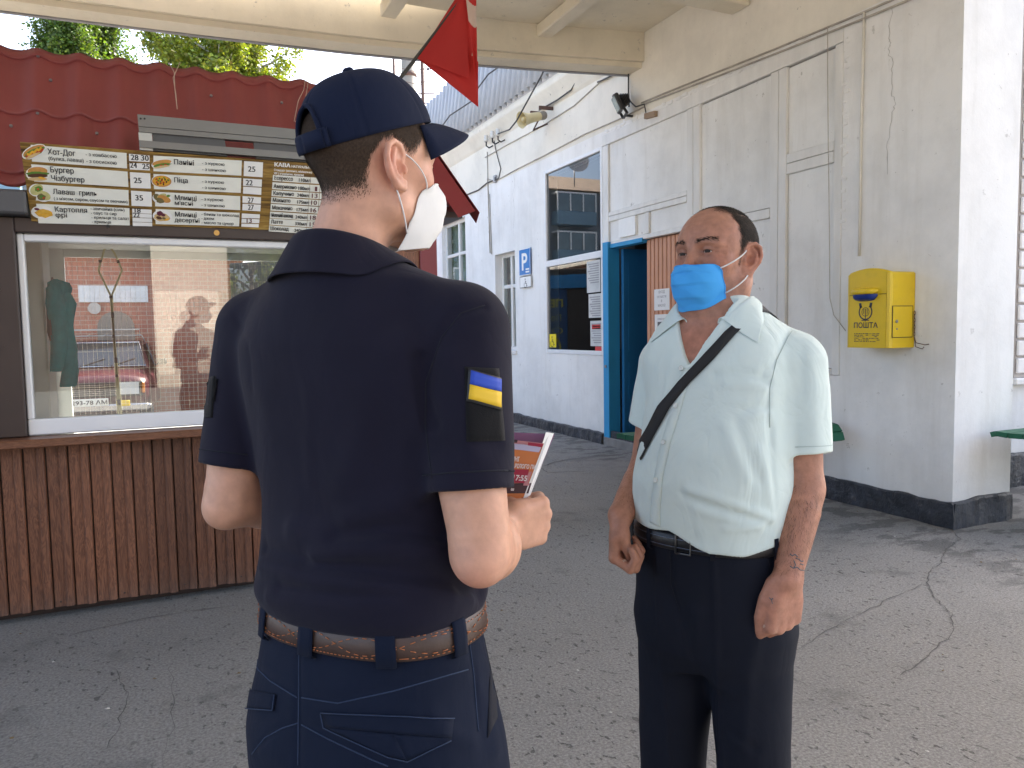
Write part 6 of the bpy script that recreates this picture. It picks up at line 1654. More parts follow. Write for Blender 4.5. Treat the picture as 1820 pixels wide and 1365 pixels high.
def polo_base(p):
    d = T1.d(p, .03)
    for s, e, sg in ((sR, eRs, 1), (sL, eL, -1)):
        nb = np.array([-.024, -.018, 1.548])
        d = smin(d, cap(p, nb + np.array([sg * .045, 0, -.005]), s + np.array([-sg * .012, -.004, .008]), .047, .056), .035)
        m_ = lerp(s, e, .40)
        arm = chain(p, [s, m_, lerp(s, e, 1.0)], [.066, .0625, .057])
        h_ = hemR if sg > 0 else hemL; ax = _n(e - s)
        arm = smax(arm, (p - h_.astype(f32)) @ ax.astype(f32), .004)
        inn = chain(p, [s, e], [.050, .0515]); inn = np.maximum(inn, (lerp(s, e, .62).astype(f32) - p) @ ax.astype(f32))
        arm = smax(arm, -inn, .003)
        d = smin(d, arm, .022)
    # neck opening
    d = smax(d, -cap(p, nk1 + np.array([0, .0, -.0]), nk0, .058, .056), .004)
    return d
V, Fc = sdf_mesh(polo_base, (-.36, -.26, .98), (.36, .30, 1.66), .012)
OF.bvh['base'] = BVHTree.FromPolygons(V.tolist(), Fc.tolist())
def P3(fig, pix): return fig.line('base', pix, 0.0, 3)
fl = [([(470, 978), (540, 1000), (640, 1012), (760, 1028), (855, 1050)], .013, -.0045), ([(468, 1000), (560, 1030), (680, 1040), (800, 1050)], .016, .0045),
      ([(560, 990), (630, 978), (720, 975), (800, 985)], .014, .004), ([(600, 955), (700, 940), (780, 950)], .013, -.0035), ([(520, 940), (600, 965), (680, 968)], .015, .0035),
      ([(745, 640), (752, 700), (770, 755)], .012, -.004), ([(720, 600), (735, 680), (745, 760)], .018, .0035), ([(690, 640), (715, 740), (735, 820)], .020, .0025), ([(735, 870), (700, 900), (620, 920)], .018, .003),
      ([(440, 640), (450, 720), (455, 800)], .022, -.0007), ([(470, 700), (480, 800), (470, 900)], .026, .0012), ([(545, 690), (548, 780), (550, 860)], .010, .0006), ([(650, 690), (640, 780), (610, 860)], .022, .0022),
      ([(480, 1060), (600, 1075), (740, 1075), (840, 1060)], .012, .0025), ([(500, 1045), (620, 1058), (700, 1058)], .010, -.0022),
      ([(860, 545), (810, 560), (775, 610), (752, 690), (757, 760)], .006, -.0022), ([(418, 560), (440, 610), (447, 690)], .006, -.0007),
      ([(800, 640), (830, 720), (835, 800)], .016, .0025), ([(780, 790), (830, 800), (880, 790)], .014, -.002), ([(560, 470), (640, 500), (740, 500)], .02, .0015)]
ff1 = fold_field([(P3(OF, px_), w_, h_ * 2.1) for px_, w_, h_ in fl])
polo = OF.part('polo_shirt', lambda p: polo_base(p) - ff1(p) - lump(p, 17, .0016) - lump(p, 31, .0008, 2.0), (-.36, -.26, 1.0), (.36, .30, 1.66), .0042, POLO)
# sleeve hem and armhole stitching, collar, velcro and flag patch
def sleeve_ring(fig, s, e, t, rad, r, mat_, par, name='hem_seam'):
    ax = _n(e - s); c = lerp(s, e, t); a = _n(np.cross(ax, (0, 1, 0.2))); b = np.cross(ax, a); pts = []
    for k in range(37):
        th = 2 * math.pi * k / 36; d = a * math.cos(th) + b * math.sin(th); h_ = fig.bvh['polo_shirt' if fig is OF else 'shirt'].ray_cast(Vector(c + d * .12), Vector(-d))
        ok_ = h_[0] is not None and np.linalg.norm(np.array(h_[0]) - c) < rad + .016; pts.append((np.array(h_[0]) + d * .0004) if ok_ else c + d * (rad - .01))
    m2 = MB(); m2.tube(pts, r, 5); return m2.build(name, mat_, par, local=True)
sleeve_ring(OF, sR, eRs, .66, .057, .0011, SEAMD, polo); sleeve_ring(OF, sL, eL, .72, .057, .0011, SEAMD, polo)
OF.seam('armhole_seam', 'polo_shirt', [(862, 543), (820, 556), (785, 600), (757, 680), (756, 760), (768, 850)], .0010, SEAMD, polo)
def collar(fig, on, rows, name, mat_, par, thick=.0035):
    m2 = MB(); m2.grid(np.array(rows)); o = m2.build(name, mat_, par, local=True)
    md = o.modifiers.new('thick', 'SOLIDIFY'); md.thickness = thick; md.offset = 0; md = o.modifiers.new('sub', 'SUBSURF'); md.levels = 2; md.render_levels = 2
    return o
def drop(fig, on, x, y, z0=1.75):
    h_ = fig.bvh[on].ray_cast(Vector((x, y, z0)), Vector((0, 0, -1))); return h_[0][2] if h_[0] is not None else None
def skin1(p): 
    d = head_d((p - Hc1.astype(f32)) @ Rh1.astype(f32), dict(earflare=10, ear=1.06))
    d = smin(d, cap(p, nk0, nk1, .0525, .058), .03)
    d = smin(d, cap(p, nk1, nk1 - np.array([0, 0, .1]), .058, .07), .02)
    for s, e, w_, sg in ((sR, eR, wR, 1), (sL, eL, wL, -1)):
        d = smin(d, cap(p, nk1 - np.array([0, 0, .09]), s, .055, .044), .03)
        d = smin(d, chain(p, [s, lerp(s, (eRs if sg > 0 else e), .45), lerp(s, (eRs if sg > 0 else e), .66), lerp(s, e, .90), e], [.042, .0435, .0475, .042, .037]), .012)
        f_ = _n(w_ - e)
        d = smin(d, chain(p, [e, lerp(e, w_, .28), lerp(e, w_, .6), lerp(e, w_, .9), w_], [.037, .0500, .0425, .0305, .0285]), .02)
        d = smin(d, np.sqrt(((p - (e - f_ * .012 + _n(e - s) * .012).astype(f32)) ** 2).sum(1)) - .027, .014)
    for s, e, sg in ((sR, eR, 1), (sL, eL, -1)):      # creases above the point of the elbow
        ax_ = _n(e - s).astype(f32); tt = (p - e.astype(f32)) @ ax_; near = np.sqrt(((p - e.astype(f32)) ** 2).sum(1)) < .075
        d = d + 0 * near * (.0011 * np.exp(-((tt - .012 + .15 * np.abs(p[:, 0] - e[0])) / .0028) ** 2) + .0009 * np.exp(-((tt + .004 + .2 * np.abs(p[:, 0] - e[0])) / .0026) ** 2)).astype(f32)
    h1, _, _ = hand_d(p, wR, hR_d, hR_n, hR_s, [(62, 72, 48), (66, 74, 50), (68, 76, 50), (70, 76, 50)], [(.012, .020, .012), (.045, .034, .030), (.078, .030, .040), (.100, .022, .046)])
    d = smin(d, h1, .014)
    h2, _, _ = hand_d(p, wL, hL_d, hL_n, hL_s, [(40, 45, 30)] * 4, [(.012, .020, .012), (.045, .034, .026), (.078, .030, .032), (.100, .022, .034)])
    return smin(d, h2, .014)
hR_d = OF.dirl(56) * .99 + np.array([0, 0, .06]); hR_n = OF.dirl(56 - 90) + np.array([0, 0, -.05]); hR_s = np.array([0, 0, 1.0]) - OF.dirl(56) * .06
hL_d = OF.dirl(80) + np.array([0, 0, .1]); hL_n = OF.dirl(150); hL_s = np.array([0, 0, 1.0])
def skin_tint(fig, V, Hc, Rh, base, lip, dark, hairf, red=(.52, .20, .14), extra=None):
    q = (V - Hc) @ Rh; n = len(V); c = np.tile(np.array(base, float), (n, 1)); inhead = (np.abs(q) < .16).all(1)
    def mixc(w_, col):
        nonlocal c
        c = c * (1 - w_[:, None]) + np.array(col)[None] * w_[:, None]
    g = lambda cx, r: np.exp(-(((q * np.array([1, 1, 1])) - cx) ** 2).sum(1) / (r * r)) * inhead
    ax = np.stack([np.abs(q[:, 0]), q[:, 1], q[:, 2]], 1)
    gs = lambda cx, r: np.exp(-((ax - cx) ** 2).sum(1) / (r * r)) * inhead
    mixc(.45 * gs(np.array([.078, -.018, .0]), .030), red); mixc(.35 * gs(np.array([.048, .070, -.012]), .025), red); mixc(.35 * g(np.array([0, .112, -.026]), .016), red)
    mixc(.45 * gs(np.array([.033, .083, .006]), .015), dark)  # socket shading painted into the skin colour
    mixc(np.clip(hairf(q), 0, 1) * inhead * 1.0, (.042, .031, .025))
    brow = np.exp(-((ax[:, 2] - (.031 + .006 * np.sin((ax[:, 0] - .012) * 65))) / .0042) ** 2) * ((ax[:, 0] > .010) & (ax[:, 0] < .056)) * (q[:, 1] > .055) * inhead; mixc(.40 * brow, (.06, .042, .032))
    if extra is not None: c = extra(c, q, V)
    nz = np.array([mnoise.noise(Vector(v_ * 45)) for v_ in V[::1]]) if n < 400000 else 0
    return np.clip(c * (1 + .07 * np.asarray(nz)[:, None]), 0, 1)
def hair1(q):      # short back and sides: full density above, fading to skin at the nape and round the ear
    x, y, z = np.abs(q[:, 0]), q[:, 1], q[:, 2]
    low = np.where(y < -.02, -.052 + .25 * np.maximum(0, y + .07) , -.03 + (y + .02) * 1.05)
    d = np.clip((z - low) / .052, 0, 1)
    d *= np.clip(1 - (y - .040 - .25 * np.maximum(0, z - .03)) / .012, 0, 1)               # temple line
    ear = ((y + .010) / .030) ** 2 + ((z - .002) / .043) ** 2
    d *= np.clip((ear - .95) / .8, 0, 1)
    d *= np.where((y > -.005) & (z < .005), 0, 1) 
    return d
body1 = OF.part('body', skin1, (-.36, -.24, 1.10), (.42, .56, 1.82), .0028, SKIN1,
    tint=lambda V: skin_tint(OF, V, Hc1, Rh1, (.58, .315, .21), None, (.30, .16, .12), hair1, (.60, .235, .18),
        extra=lambda c, q, V_: c + (np.array([.60, .22, .16]) - c) * (.42 * np.exp(-(np.linalg.norm(V_ - (eR + np.array([0, -.02, -.03])), axis=1) / .035) ** 2))[:, None]))
me = body1.data; Vb = np.array([v_.co[:] for v_ in me.vertices]); Fb = np.array([p.vertices[:] for p in me.polygons])
qb = (Vb - Hc1) @ Rh1; wh = hair1(qb) * (np.abs(qb) < .15).all(1)
rim = ((qb - np.array([0, -.002, .054])) @ np.array([0, -.30, .954])); arch = (np.abs(np.arctan2(qb[:, 0], -qb[:, 1])) < .36) & (qb[:, 1] < 0) & (rim < .055)
wh = np.clip(wh * 1.3, 0, 1) * ((rim < .006) | arch)
hair_strands('hair', Vb, Fb, wh ** 2.0, OF, Rh1, Hc1, 30000, lambda q: .004 + .010 * np.clip((q[:, 2] + .03) / .07, 0, 1), HAIRM, OF.root,
             lambda q: np.stack([-.25 * q[:, 0] / .08, np.where(q[:, 1] > 0, -.5, -.35), np.full(len(q), -1.0)], 1), 3)
# brow and lashes seen in profile
bp1 = []
r_ = np.random.default_rng(5); m2 = MB()
for k in range(160):
    t = r_.uniform(0, 1); sx = 1 if k % 2 else -1
    b = np.array([sx * (.014 + .038 * t), .1015 - .020 * t ** 1.5, .030 + .006 * math.sin(t * 2.6) + r_.normal(0, .0022)]); e = b + np.array([sx * .008, .003, .0015])
    m2.tube(hug(OF, 'body', Hc1 + Rh1 @ b, Hc1 + Rh1 @ e, .0010, 3), .0006, 3, radii=[.0007, .0006, .0002])
tag(m2.build('eyebrow', HAIRM, OF.root, local=True), kind='stuff')
EYEW = simple('eye_white', (.50, .42, .38), .3, .04, spec=.4); IRIS = simple('dark_iris', (.022, .014, .010), .3, spec=.25)
def eyes(fig, Hc, Rh, look=(0, 1, 0), hgt=.0030):
    lk = _n(np.array(look, float))
    for sx in (-1, 1):
        m2 = MB(); lc = np.array([sx * .0325, .0764, .012]); pts = []
        for t in np.linspace(-1, 1, 13):
            dx = .0112 * t; dz = .0112 - 9.0 * dx * dx + hgt * max(0, 1.2 - (dx / .0125) ** 2) - .012; pts.append(Hc + Rh @ (lc + np.array([dx * sx, math.sqrt(max(1e-6, .0141 ** 2 - dx * dx - dz * dz)), dz])))
        m2.tube(pts, .0006, 5); m2.build('eyelash', HAIRM, fig.root, local=True)
        c = np.array([sx * .0325, .0760, .012]); m2 = MB(); m2.lathe(Hc + Rh @ (c - lk * .0125), Rh @ lk, [(max(.0001, .0125 * math.sin(t)), .0125 - .0125 * math.cos(t)) for t in np.linspace(0.01, math.pi - .01, 14)], 18); ey = m2.build('eye', EYEW, fig.root, local=True)
        m2 = MB(); m2.lathe(Hc + Rh @ c, Rh @ lk, [(.0068, .0108), (.0052, .0119), (.0025, .0127), (.0001, .0129)], 16); m2.build('iris', IRIS, ey, local=True)
eyes(OF, Hc1, Rh1)
# collar folded down over the neckline
rows = []; NC = np.array([-.024, -.008])
for k in range(7):
    row = []
    for j in range(49):
        th = math.pi + (-1 + 2 * j / 48) * math.pi * .94       # from front left round the back
        dx, dy = -math.sin(th), math.cos(th); back = .5 - .5 * dy
        ztop = 1.575 + .042 * back
        ri = .0605 + .004 * abs(dx); ro = .098 + .012 * abs(dx) + .012 * (1 - back)
        def P_(r, z): return (NC[0] + dx * r, NC[1] + dy * r * 1.05, z)
        xo, yo, _ = P_(ro, 0); zo = drop(OF, 'polo_shirt', xo, yo); zo = max((zo if zo is not None else 1.5) + .004, ztop - .062)
        zo = min(zo, ztop - .022)
        row.append([P_(ri, ztop - .035), P_(ri, ztop - .004), P_(ri + .004, ztop + .001), P_(ri + .011, ztop - .004), P_(ri + .6 * (ro - ri), ztop + (zo - ztop) * .55), P_(ro - .004, zo + .004), P_(ro, zo)][k])
    rows.append(row)
cl = collar(OF, 'polo_shirt', rows, 'collar', POLO, polo)
OF.patch('velcro_panel', 'polo_shirt', [(826, 652), (886, 655), (897, 783), (829, 785)], VEL, polo, .0015, 9, 12)
fp_ = OF.patch('flag_patch', 'polo_shirt', [(832, 655), (888, 672), (889, 729), (829, 713)], BLACK, polo, .0035, 8, 8, .0022)
OF.patch('flag_stripe', 'polo_shirt', [(835, 659), (886, 675), (886, 697), (833, 684)], simple('flag_blue', (.012, .055, .42), .6), polo, .0062, 7, 4, .001)
OF.patch('flag_stripe', 'polo_shirt', [(833, 684.6), (886, 697.6), (886, 725), (832, 710)], simple('flag_yellow', (.72, .46, .012), .6), polo, .0062, 7, 4, .001)
OF.patch('velcro_panel', 'polo_shirt', [(366, 672), (383, 668), (378, 742), (364, 742)], VEL, polo, .0015, 5, 8)
# ---- trousers, belt
TR = Stack([(.68, .004, 0, .13, .09, .10, 2.2), (.76, .006, 0, .198, .118, .14, 2.4), (.82, .008, 0, .210, .12, .156, 2.4), (.88, .006, 0, .208, .122, .160, 2.4), (.96, 0, 0, .188, .12, .140, 2.4), (1.03, 0, 0, .176, .116, .122, 2.4), (1.078, 0, 0, .172, .114, .117, 2.4)])
def trous(p, tr=TR, legs=None):
    d = tr.d(p, .01)
    for sg in (-1, 1):
        L_ = chain(p, [(sg * .104, .0, .80), (sg * .108, .012, .50), (sg * .112, -.012, .06)], [.108, .080, .066])
        d = smin(d, np.maximum(L_, .035 - p[:, 2]), .03)
    return d
V, Fc = sdf_mesh(trous, (-.26, -.24, .02), (.26, .2, 1.1), .014); OF.bvh['base'] = BVHTree.FromPolygons(V.tolist(), Fc.tolist())
tf = [([(532, 1140), (531, 1240), (530, 1365)], .006, -.003), ([(532, 1235), (600, 1245), (700, 1222), (830, 1185)], .005, -.0018), ([(532, 1235), (480, 1205), (445, 1180)], .005, -.0018),
      ([(540, 1288), (600, 1310), (660, 1345), (700, 1380)], .005, -.0022), ([(528, 1288), (490, 1300), (455, 1330)], .005, -.0022), ([(770, 1270), (790, 1300), (840, 1320)], .012, .003), ([(850, 1220), (870, 1270), (880, 1330)], .014, .003),
      ([(690, 1330), (720, 1290), (740, 1270)], .012, .0025), ([(835, 1150), (845, 1230), (852, 1300)], .006, -.002)]
ff2 = fold_field([(P3(OF, a), b, c) for a, b, c in tf])
tro = OF.part('trousers', lambda p: trous(p) - ff2(p) - lump(p, 20, .0018) - lump(p, 43, .0009, 1.0), (-.26, -.26, .02), (.26, .22, 1.1), .0052, TROU)
SEAML = simple('navy_topstitch', (.020, .035, .075), .9)
for pix in ([(532, 1150), (531, 1250), (530, 1360)], [(536, 1240), (600, 1250), (700, 1228), (832, 1190)], [(440, 1172), (480, 1210), (528, 1240)], [(530, 1285), (500, 1295), (470, 1312), (448, 1340)], [(536, 1288), (580, 1312), (660, 1350), (690, 1362)], [(834, 1140), (842, 1200), (850, 1300)]):
    OF.seam('seam', 'trousers', pix, .0010, SEAML, tro, .0003)
OF.patch('pocket_flap', 'trousers', [(573, 1266), (805, 1276), (802, 1312), (580, 1292)], TROU, tro, .0025, 14, 5, .0016)
OF.patch('pocket_flap', 'trousers', [(580, 1292), (700, 1305), (724, 1352), (690, 1345)], TROU, tro, .0022, 10, 6, .0016)
OF.patch('pocket_flap', 'trousers', [(700, 1305), (802, 1312), (800, 1318), (724, 1352)], TROU, tro, .0022, 8, 6, .0016)
OF.patch('pocket_flap', 'trousers', [(428, 1222), (492, 1234), (488, 1262), (427, 1258)], TROU, tro, .0025, 8, 5, .0016)
for pix in ([(573, 1266), (805, 1277)], [(573, 1268), (578, 1292), (690, 1344), (724, 1353), (800, 1315)], [(492, 1234), (488, 1262), (428, 1258)]): OF.seam('seam', 'trousers', pix, .0008, SEAML, tro, .0045)
OF.patch('side_pocket', 'trousers', [(872, 1130), (880, 1130), (900, 1240), (866, 1312)], SEAMD, tro, .0012, 5, 8, .0006)
rows = [[TR.pt(z, th, off) for th in np.linspace(0, 2 * math.pi, 97)] for z, off in ((1.031, .004), (1.033, .0085), (1.050, .0092), (1.068, .0085), (1.071, .004))]
m2 = MB(); m2.grid(np.array(rows)); belt = m2.build('belt', LEATH, OF.root, local=True); OF.bvh['belt'] = BVHTree.FromPolygons(m2.v, m2.f)
m2 = MB()
for z in (1.0365, 1.0655):
    cur = []
    for th in np.arange(0, 2 * math.pi, .0115):
        if int(th / .0115) % 4 != 3: cur.append(TR.pt(z, th, .0093))
        elif len(cur) > 1: m2.tube([cur[0], cur[-1]], .0007, 4); cur = []
for k in range(5):
    for sg in (-1, 1):
        cur = []
        for i, u in enumerate(np.linspace(0, 1, 60)):
            th = .45 + k * 1.2 + u * 1.2; z = 1.051 + sg * .0115 * math.sin(u * math.pi * 2)
            if i % 4 != 3: cur.append(TR.pt(z, th, .0098))
            elif len(cur) > 1: m2.tube([cur[0], cur[-1]], .0007, 4); cur = []
tag(m2.build('stitching', THREAD, belt, local=True), kind='stuff')
def loop(pixx, w_, twin=False):
    # belt loop: a strip of twill standing over the belt
    for th0 in [pixx]:
        rows = []
        for z, off in ((1.022, .003), (1.026, .0125), (1.050, .0135), (1.072, .0125), (1.079, .004)):
            rows.append([TR.pt(z, th0 + s_ * w_ / 2, off) for s_ in np.linspace(-1, 1, 5)])
        m3 = MB(); m3.grid(np.array(rows)); o = m3.build('belt_loop', TROU, tro, local=True); md = o.modifiers.new('thick', 'SOLIDIFY'); md.thickness = .002
def th_of(px, py):
    p, _ = OF.cast('belt', px, py); cx, cy = [float(q) for q in TR.at(1.05)[:2]]; return math.atan2(-(p[0] - cx), p[1] - cy)
for px, py, w_ in ((545, 1140, .20), (683, 1140, .16), (814, 1115, .13), (469, 1110, .12)): loop(th_of(px, py), w_)
for sg in (-1, 1):
    def shoe(p, sg=sg):
        c = np.array([sg * .112, .0, .0]); d = ell(p, c + (0, .09, .045), (.052, .12, .05)); d = smin(d, ell(p, c + (0, -.04, .05), (.044, .06, .055)), .03); return smax(d, .004 - p[:, 2], .004)
    OF.part('shoe', shoe, (sg * .112 - .08, -.14, -.02), (sg * .112 + .08, .24, .14), .007, BLKL)
# ---- cap
CAPA = _n(np.array([0, -.30, .954])); CAPF = _n(np.array([0, .954, .30])); CC = np.array([0, .000, .054])
def cap_pt(th, h_, grow=0.0):      # th from the front, h_ 0 rim .. 1 apex
    e = .78; ph = h_ * math.pi / 2; c, s_ = math.cos(ph) ** e if ph < math.pi / 2 - 1e-6 else 0.0, math.sin(ph) ** .95
    seam = sum(math.exp(-((((th - k * math.pi / 3 + math.pi) % (2 * math.pi)) - math.pi) / .018) ** 2) for k in range(6))
    g = grow - .0012 * seam * (1 - h_ ** 4)
    wob = .0016 * math.sin(3 * th + 5 * h_) * math.sin(math.pi * h_)
    return Hc1 + Rh1 @ (CC + np.array([1.0, 0, 0]) * math.sin(th) * (.0835 + g + wob) * c + CAPF * math.cos(th) * (.1055 + g + wob) * c + CAPA * (.096 + g) * s_)
P = []; NT_ = 181; NR = 34
for i in range(NR):
    row = []
    for j in range(NT_ - 1):
        th = -math.pi + 2 * math.pi * j / (NT_ - 1); dth = abs(abs(th) - math.pi); h0 = .42 * math.sqrt(max(0, 1 - (dth / .40) ** 2)) if dth < .40 else 0.0
        row.append(cap_pt(th, h0 + (1 - h0) * i / (NR - 1)))
    P.append(row)
capo = empty('cap', (0, 0, 0), 0, OF.root)
m2 = MB(); m2.grid(np.array(P), closed_u=True); o = m2.build('crown', CAPM, capo, local=True); md = o.modifiers.new('thick', 'SOLIDIFY'); md.thickness = .0022; md.offset = 1
m2 = MB(); rows = [[cap_pt(math.pi + a, h_, g) for a in np.linspace(-.52, .46, 16)] for h_, g in ((.0, .0035), (.03, .0045), (.12, .0045), (.15, .0035))]
m2.grid(np.array(rows)); o = m2.build('strap', CAPM, capo, local=True); md = o.modifiers.new('thick', 'SOLIDIFY'); md.thickness = .002
m2 = MB(); m2.grid(np.array([[cap_pt(math.pi + a, h_, .007) for a in np.linspace(-.44, -.02, 8)] for h_ in (.0, .14)])); o = m2.build('strap_tab', CAPM, capo, local=True); md = o.modifiers.new('thick', 'SOLIDIFY'); md.thickness = .002
m2 = MB()
arch = [];
for dth in np.linspace(-.40, .40, 31): arch.append(cap_pt(math.pi + dth, .42 * math.sqrt(max(0, 1 - (dth / .40) ** 2)), .0015))
m2.tube(arch, .0035, 6); m2.build('arch_binding', CAPM, capo, local=True)
ap = cap_pt(0, 1.0); m2 = MB(); m2.lathe(ap, Rh1 @ CAPA, [(.0085, -.001), (.008, .003), (.005, .0055), (0, .006)], 14); m2.build('button', CAPM, capo, local=True)
rows = []
for i in range(9):
    v_ = i / 8; row = []
    for j in range(31):
        u = -1 + 2 * j / 30; th = u * 1.18; b = cap_pt(th, .0, .001); L_ = .066 * (max(0, 1 - abs(u) ** 3.2)) ** .75 * v_ + .002 * v_ 
        dn = .026 * v_ ** 1.4 + .024 * (abs(u) ** 2) * v_ + .003 * abs(u) 
        row.append(b + Rh1 @ (CAPF * L_ + np.array([1, 0, 0]) * math.sin(th) * L_ * .12 - CAPA * dn))
    rows.append(row)
m2 = MB(); m2.grid(np.array(rows)); o = m2.build('brim', CAPM, capo, local=True); md = o.modifiers.new('thick', 'SOLIDIFY'); md.thickness = .0035
# ---- white mask with ear loops
mk, MP = mask_mesh('face_mask', Rh1, Hc1, MASKW, OF.root, [(-.012, .108), (-.030, .122), (-.055, .121), (-.082, .111), (-.106, .088)], OF.bvh['body'], .0015, rise=-.012, hw=(.053, .061, .0645, .062, .054), yb=(.058, .044, .030, .016, .004))
for sx in (-1, 1):
    e1 = Hc1 + Rh1 @ np.array([sx * .0735, .004, .022]); e2 = Hc1 + Rh1 @ np.array([sx * .0745, -.010, -.027])
    a = MP[4, -1 if sx > 0 else 0]; b = MP[-10, -1 if sx > 0 else 0]
    out = Rh1 @ np.array([sx * .004, 0, 0])
    for q0, q1 in ((a, e1), (b, e2)):
        m2 = MB(); m2.tube(hug(OF, 'body', q0, q1), .0012, 5); m2.build('ear_loop', LOOP, mk, local=True)
# ---- leaflet in the right hand
LF = thing('leaflet', 'folded orange leaflet with a clock display held in the fist of the person in navy', 'leaflet', tuple(at(930, 880, 1.27)))
dl = 1.265
def lp(px, py, d=0.0): return at(px, py, dl + d)
def leafq(name, q, mats, cols=None):
    m2 = MB(); m2.prism(q, _n(np.cross(q[1] - q[0], q[3] - q[0])) * .0006); return m2.build(name, mats, LF)
# cover, print and the white sheet opened behind it
BLq, BRq, TRq, TLq = lp(800, 905, .0), lp(931, 884), lp(968, 788), None
TLq = BLq + (TRq - BRq)
leafq('cover', [BLq, BRq, TRq, TLq], simple('cover_orange', (.62, .20, .06), .4))
nrm = _n(np.cross(BRq - BLq, TLq - BLq)); nrm = nrm if nrm.dot(CAMP - BLq) > 0 else -nrm
def lq(u, v_, o=.0012): a = BLq * (1 - u) + BRq * u; b = TLq * (1 - u) + TRq * u; return a * (1 - v_) + b * v_ + nrm * o
def lrect(m2, u0, u1, v0, v1, o=.0012):
    m2.poly([lq(u0, v0, o), lq(u1, v0, o), lq(u1, v1, o), lq(u0, v1, o)])
def cpt(zx, zy, o=.0012):      # a mark on the cover, measured in an enlarged view of the photograph
    r = ray(880 + zx / 6.5, 740 + zy / 6.5); q = BLq + nrm * o; return CAMP + r * ((q - CAMP).dot(nrm) / r.dot(nrm))
m2 = MB(); mats = [simple('print_crimson', (.35, .012, .05), .4), simple('print_lilac', (.50, .48, .66), .4), simple('print_dark', (.05, .02, .03), .4), simple('print_pink', (.52, .22, .24), .4), simple('print_white', (.75, .72, .72), .4)]
def cpoly(mi, pts, o=.0012): m2.m = mi; m2.poly([cpt(x, y, o) for x, y in pts][::-1])
cpoly(3, [(60, 255), (560, 312), (545, 350), (60, 300)]); cpoly(0, [(380, 300), (560, 320), (540, 356), (380, 335)], .0016); cpoly(2, [(60, 255), (260, 272), (255, 305), (60, 295)], .0016)
cpoly(1, [(60, 298), (330, 322), (534, 358), (505, 416), (320, 392), (60, 362)])
cpoly(2, [(60, 775), (420, 770), (385, 890), (60, 890)]); cpoly(0, [(150, 610), (392, 615), (360, 772), (150, 765)], .0016); cpoly(3, [(392, 640), (425, 640), (370, 800), (330, 790)], .0018); cpoly(3, [(330, 770), (400, 775), (390, 800), (325, 800)], .0020)
for s, zx, zy, wpx, hpx in (('ЄННІ', 160, 512, 112, 50), ('ЗАРІЛОГО ПИ', 165, 590, 300, 46), ('17:55', 190, 735, 160, 62), ('Ш', 180, 855, 34, 22)):
    o_ = cpt(zx, zy, .0024); ux = cpt(zx + 60, zy + 4, .0024) - o_; uy = cpt(zx + 8, zy - 40, .0024) - o_; wd = np.linalg.norm(cpt(zx + wpx, zy + 8, .0024) - o_); hh = np.linalg.norm(cpt(zx, zy - hpx, .0024) - o_) / .70
    m2.m = 4; Vt, Ft = text_mesh(s, hh, o_, _n(ux), _n(uy), bold=.0003, width=wd); m2._add(Vt, Ft)
tag(m2.build('print', mats, LF), kind='stuff')
leafq('inner_sheet', [lp(934, 884, .004), lp(942, 880, .02), lp(984, 770, .03), lp(970, 768, .002)], PAPER)
leafq('inner_sheet', [lp(930, 885, -.001), lp(937, 883, .0), lp(976, 772, .0), lp(966, 790, -.001)], PAPER)
leafq('back_cover', [lp(800, 905, .012), lp(938, 884, .012), lp(986, 772, .034), lp(840, 765, .034)], simple('cover_violet', (.25, .10, .20), .4))
# ------------------------------------------------------------------ the man in the pale shirt
DM = 1.70
MN = Figure('person', 'balding person in a pale mint shirt and dark trousers wearing a blue face mask', at(1268, 900, DM), 219.5)
T2 = Stack([(.99, 0, 0, .174, .154, .118, 2.4), (1.035, 0, 0, .174, .154, .117, 2.4), (1.06, 0, 0, .177, .160, .120, 2.4), (1.14, -.005, 0, .175, .172, .122, 2.4), (1.22, -.011, 0, .163, .160, .122, 2.4), (1.32, -.010, 0, .156, .128, .122, 2.4),
            (1.40, 0, 0, .164, .108, .120, 2.3), (1.45, 0, -.004, .148, .090, .108, 2.2), (1.49, 0, -.008, .105, .072, .088, 2.1), (1.53, 0, -.010, .078, .066, .075, 2)])
msL, meL, mwL = MN.J(1414, 646, 1.625), MN.J(1427, 868, 1.61), MN.J(1399, 1030, 1.535)
msR, meR, mwR = MN.J(1184, 650, 1.785), MN.J(1150, 842, 1.82), MN.J(1103, 915, 1.69)
Hc2 = MN.J(1276, 468, 1.70); Rh2 = frame(230, 5.0, -1.5, MN)
mn1 = np.array([0, -.022, 1.475]); mn0 = Hc2 + Rh2 @ np.array([0, -.022, -.035])
VB = 1.392
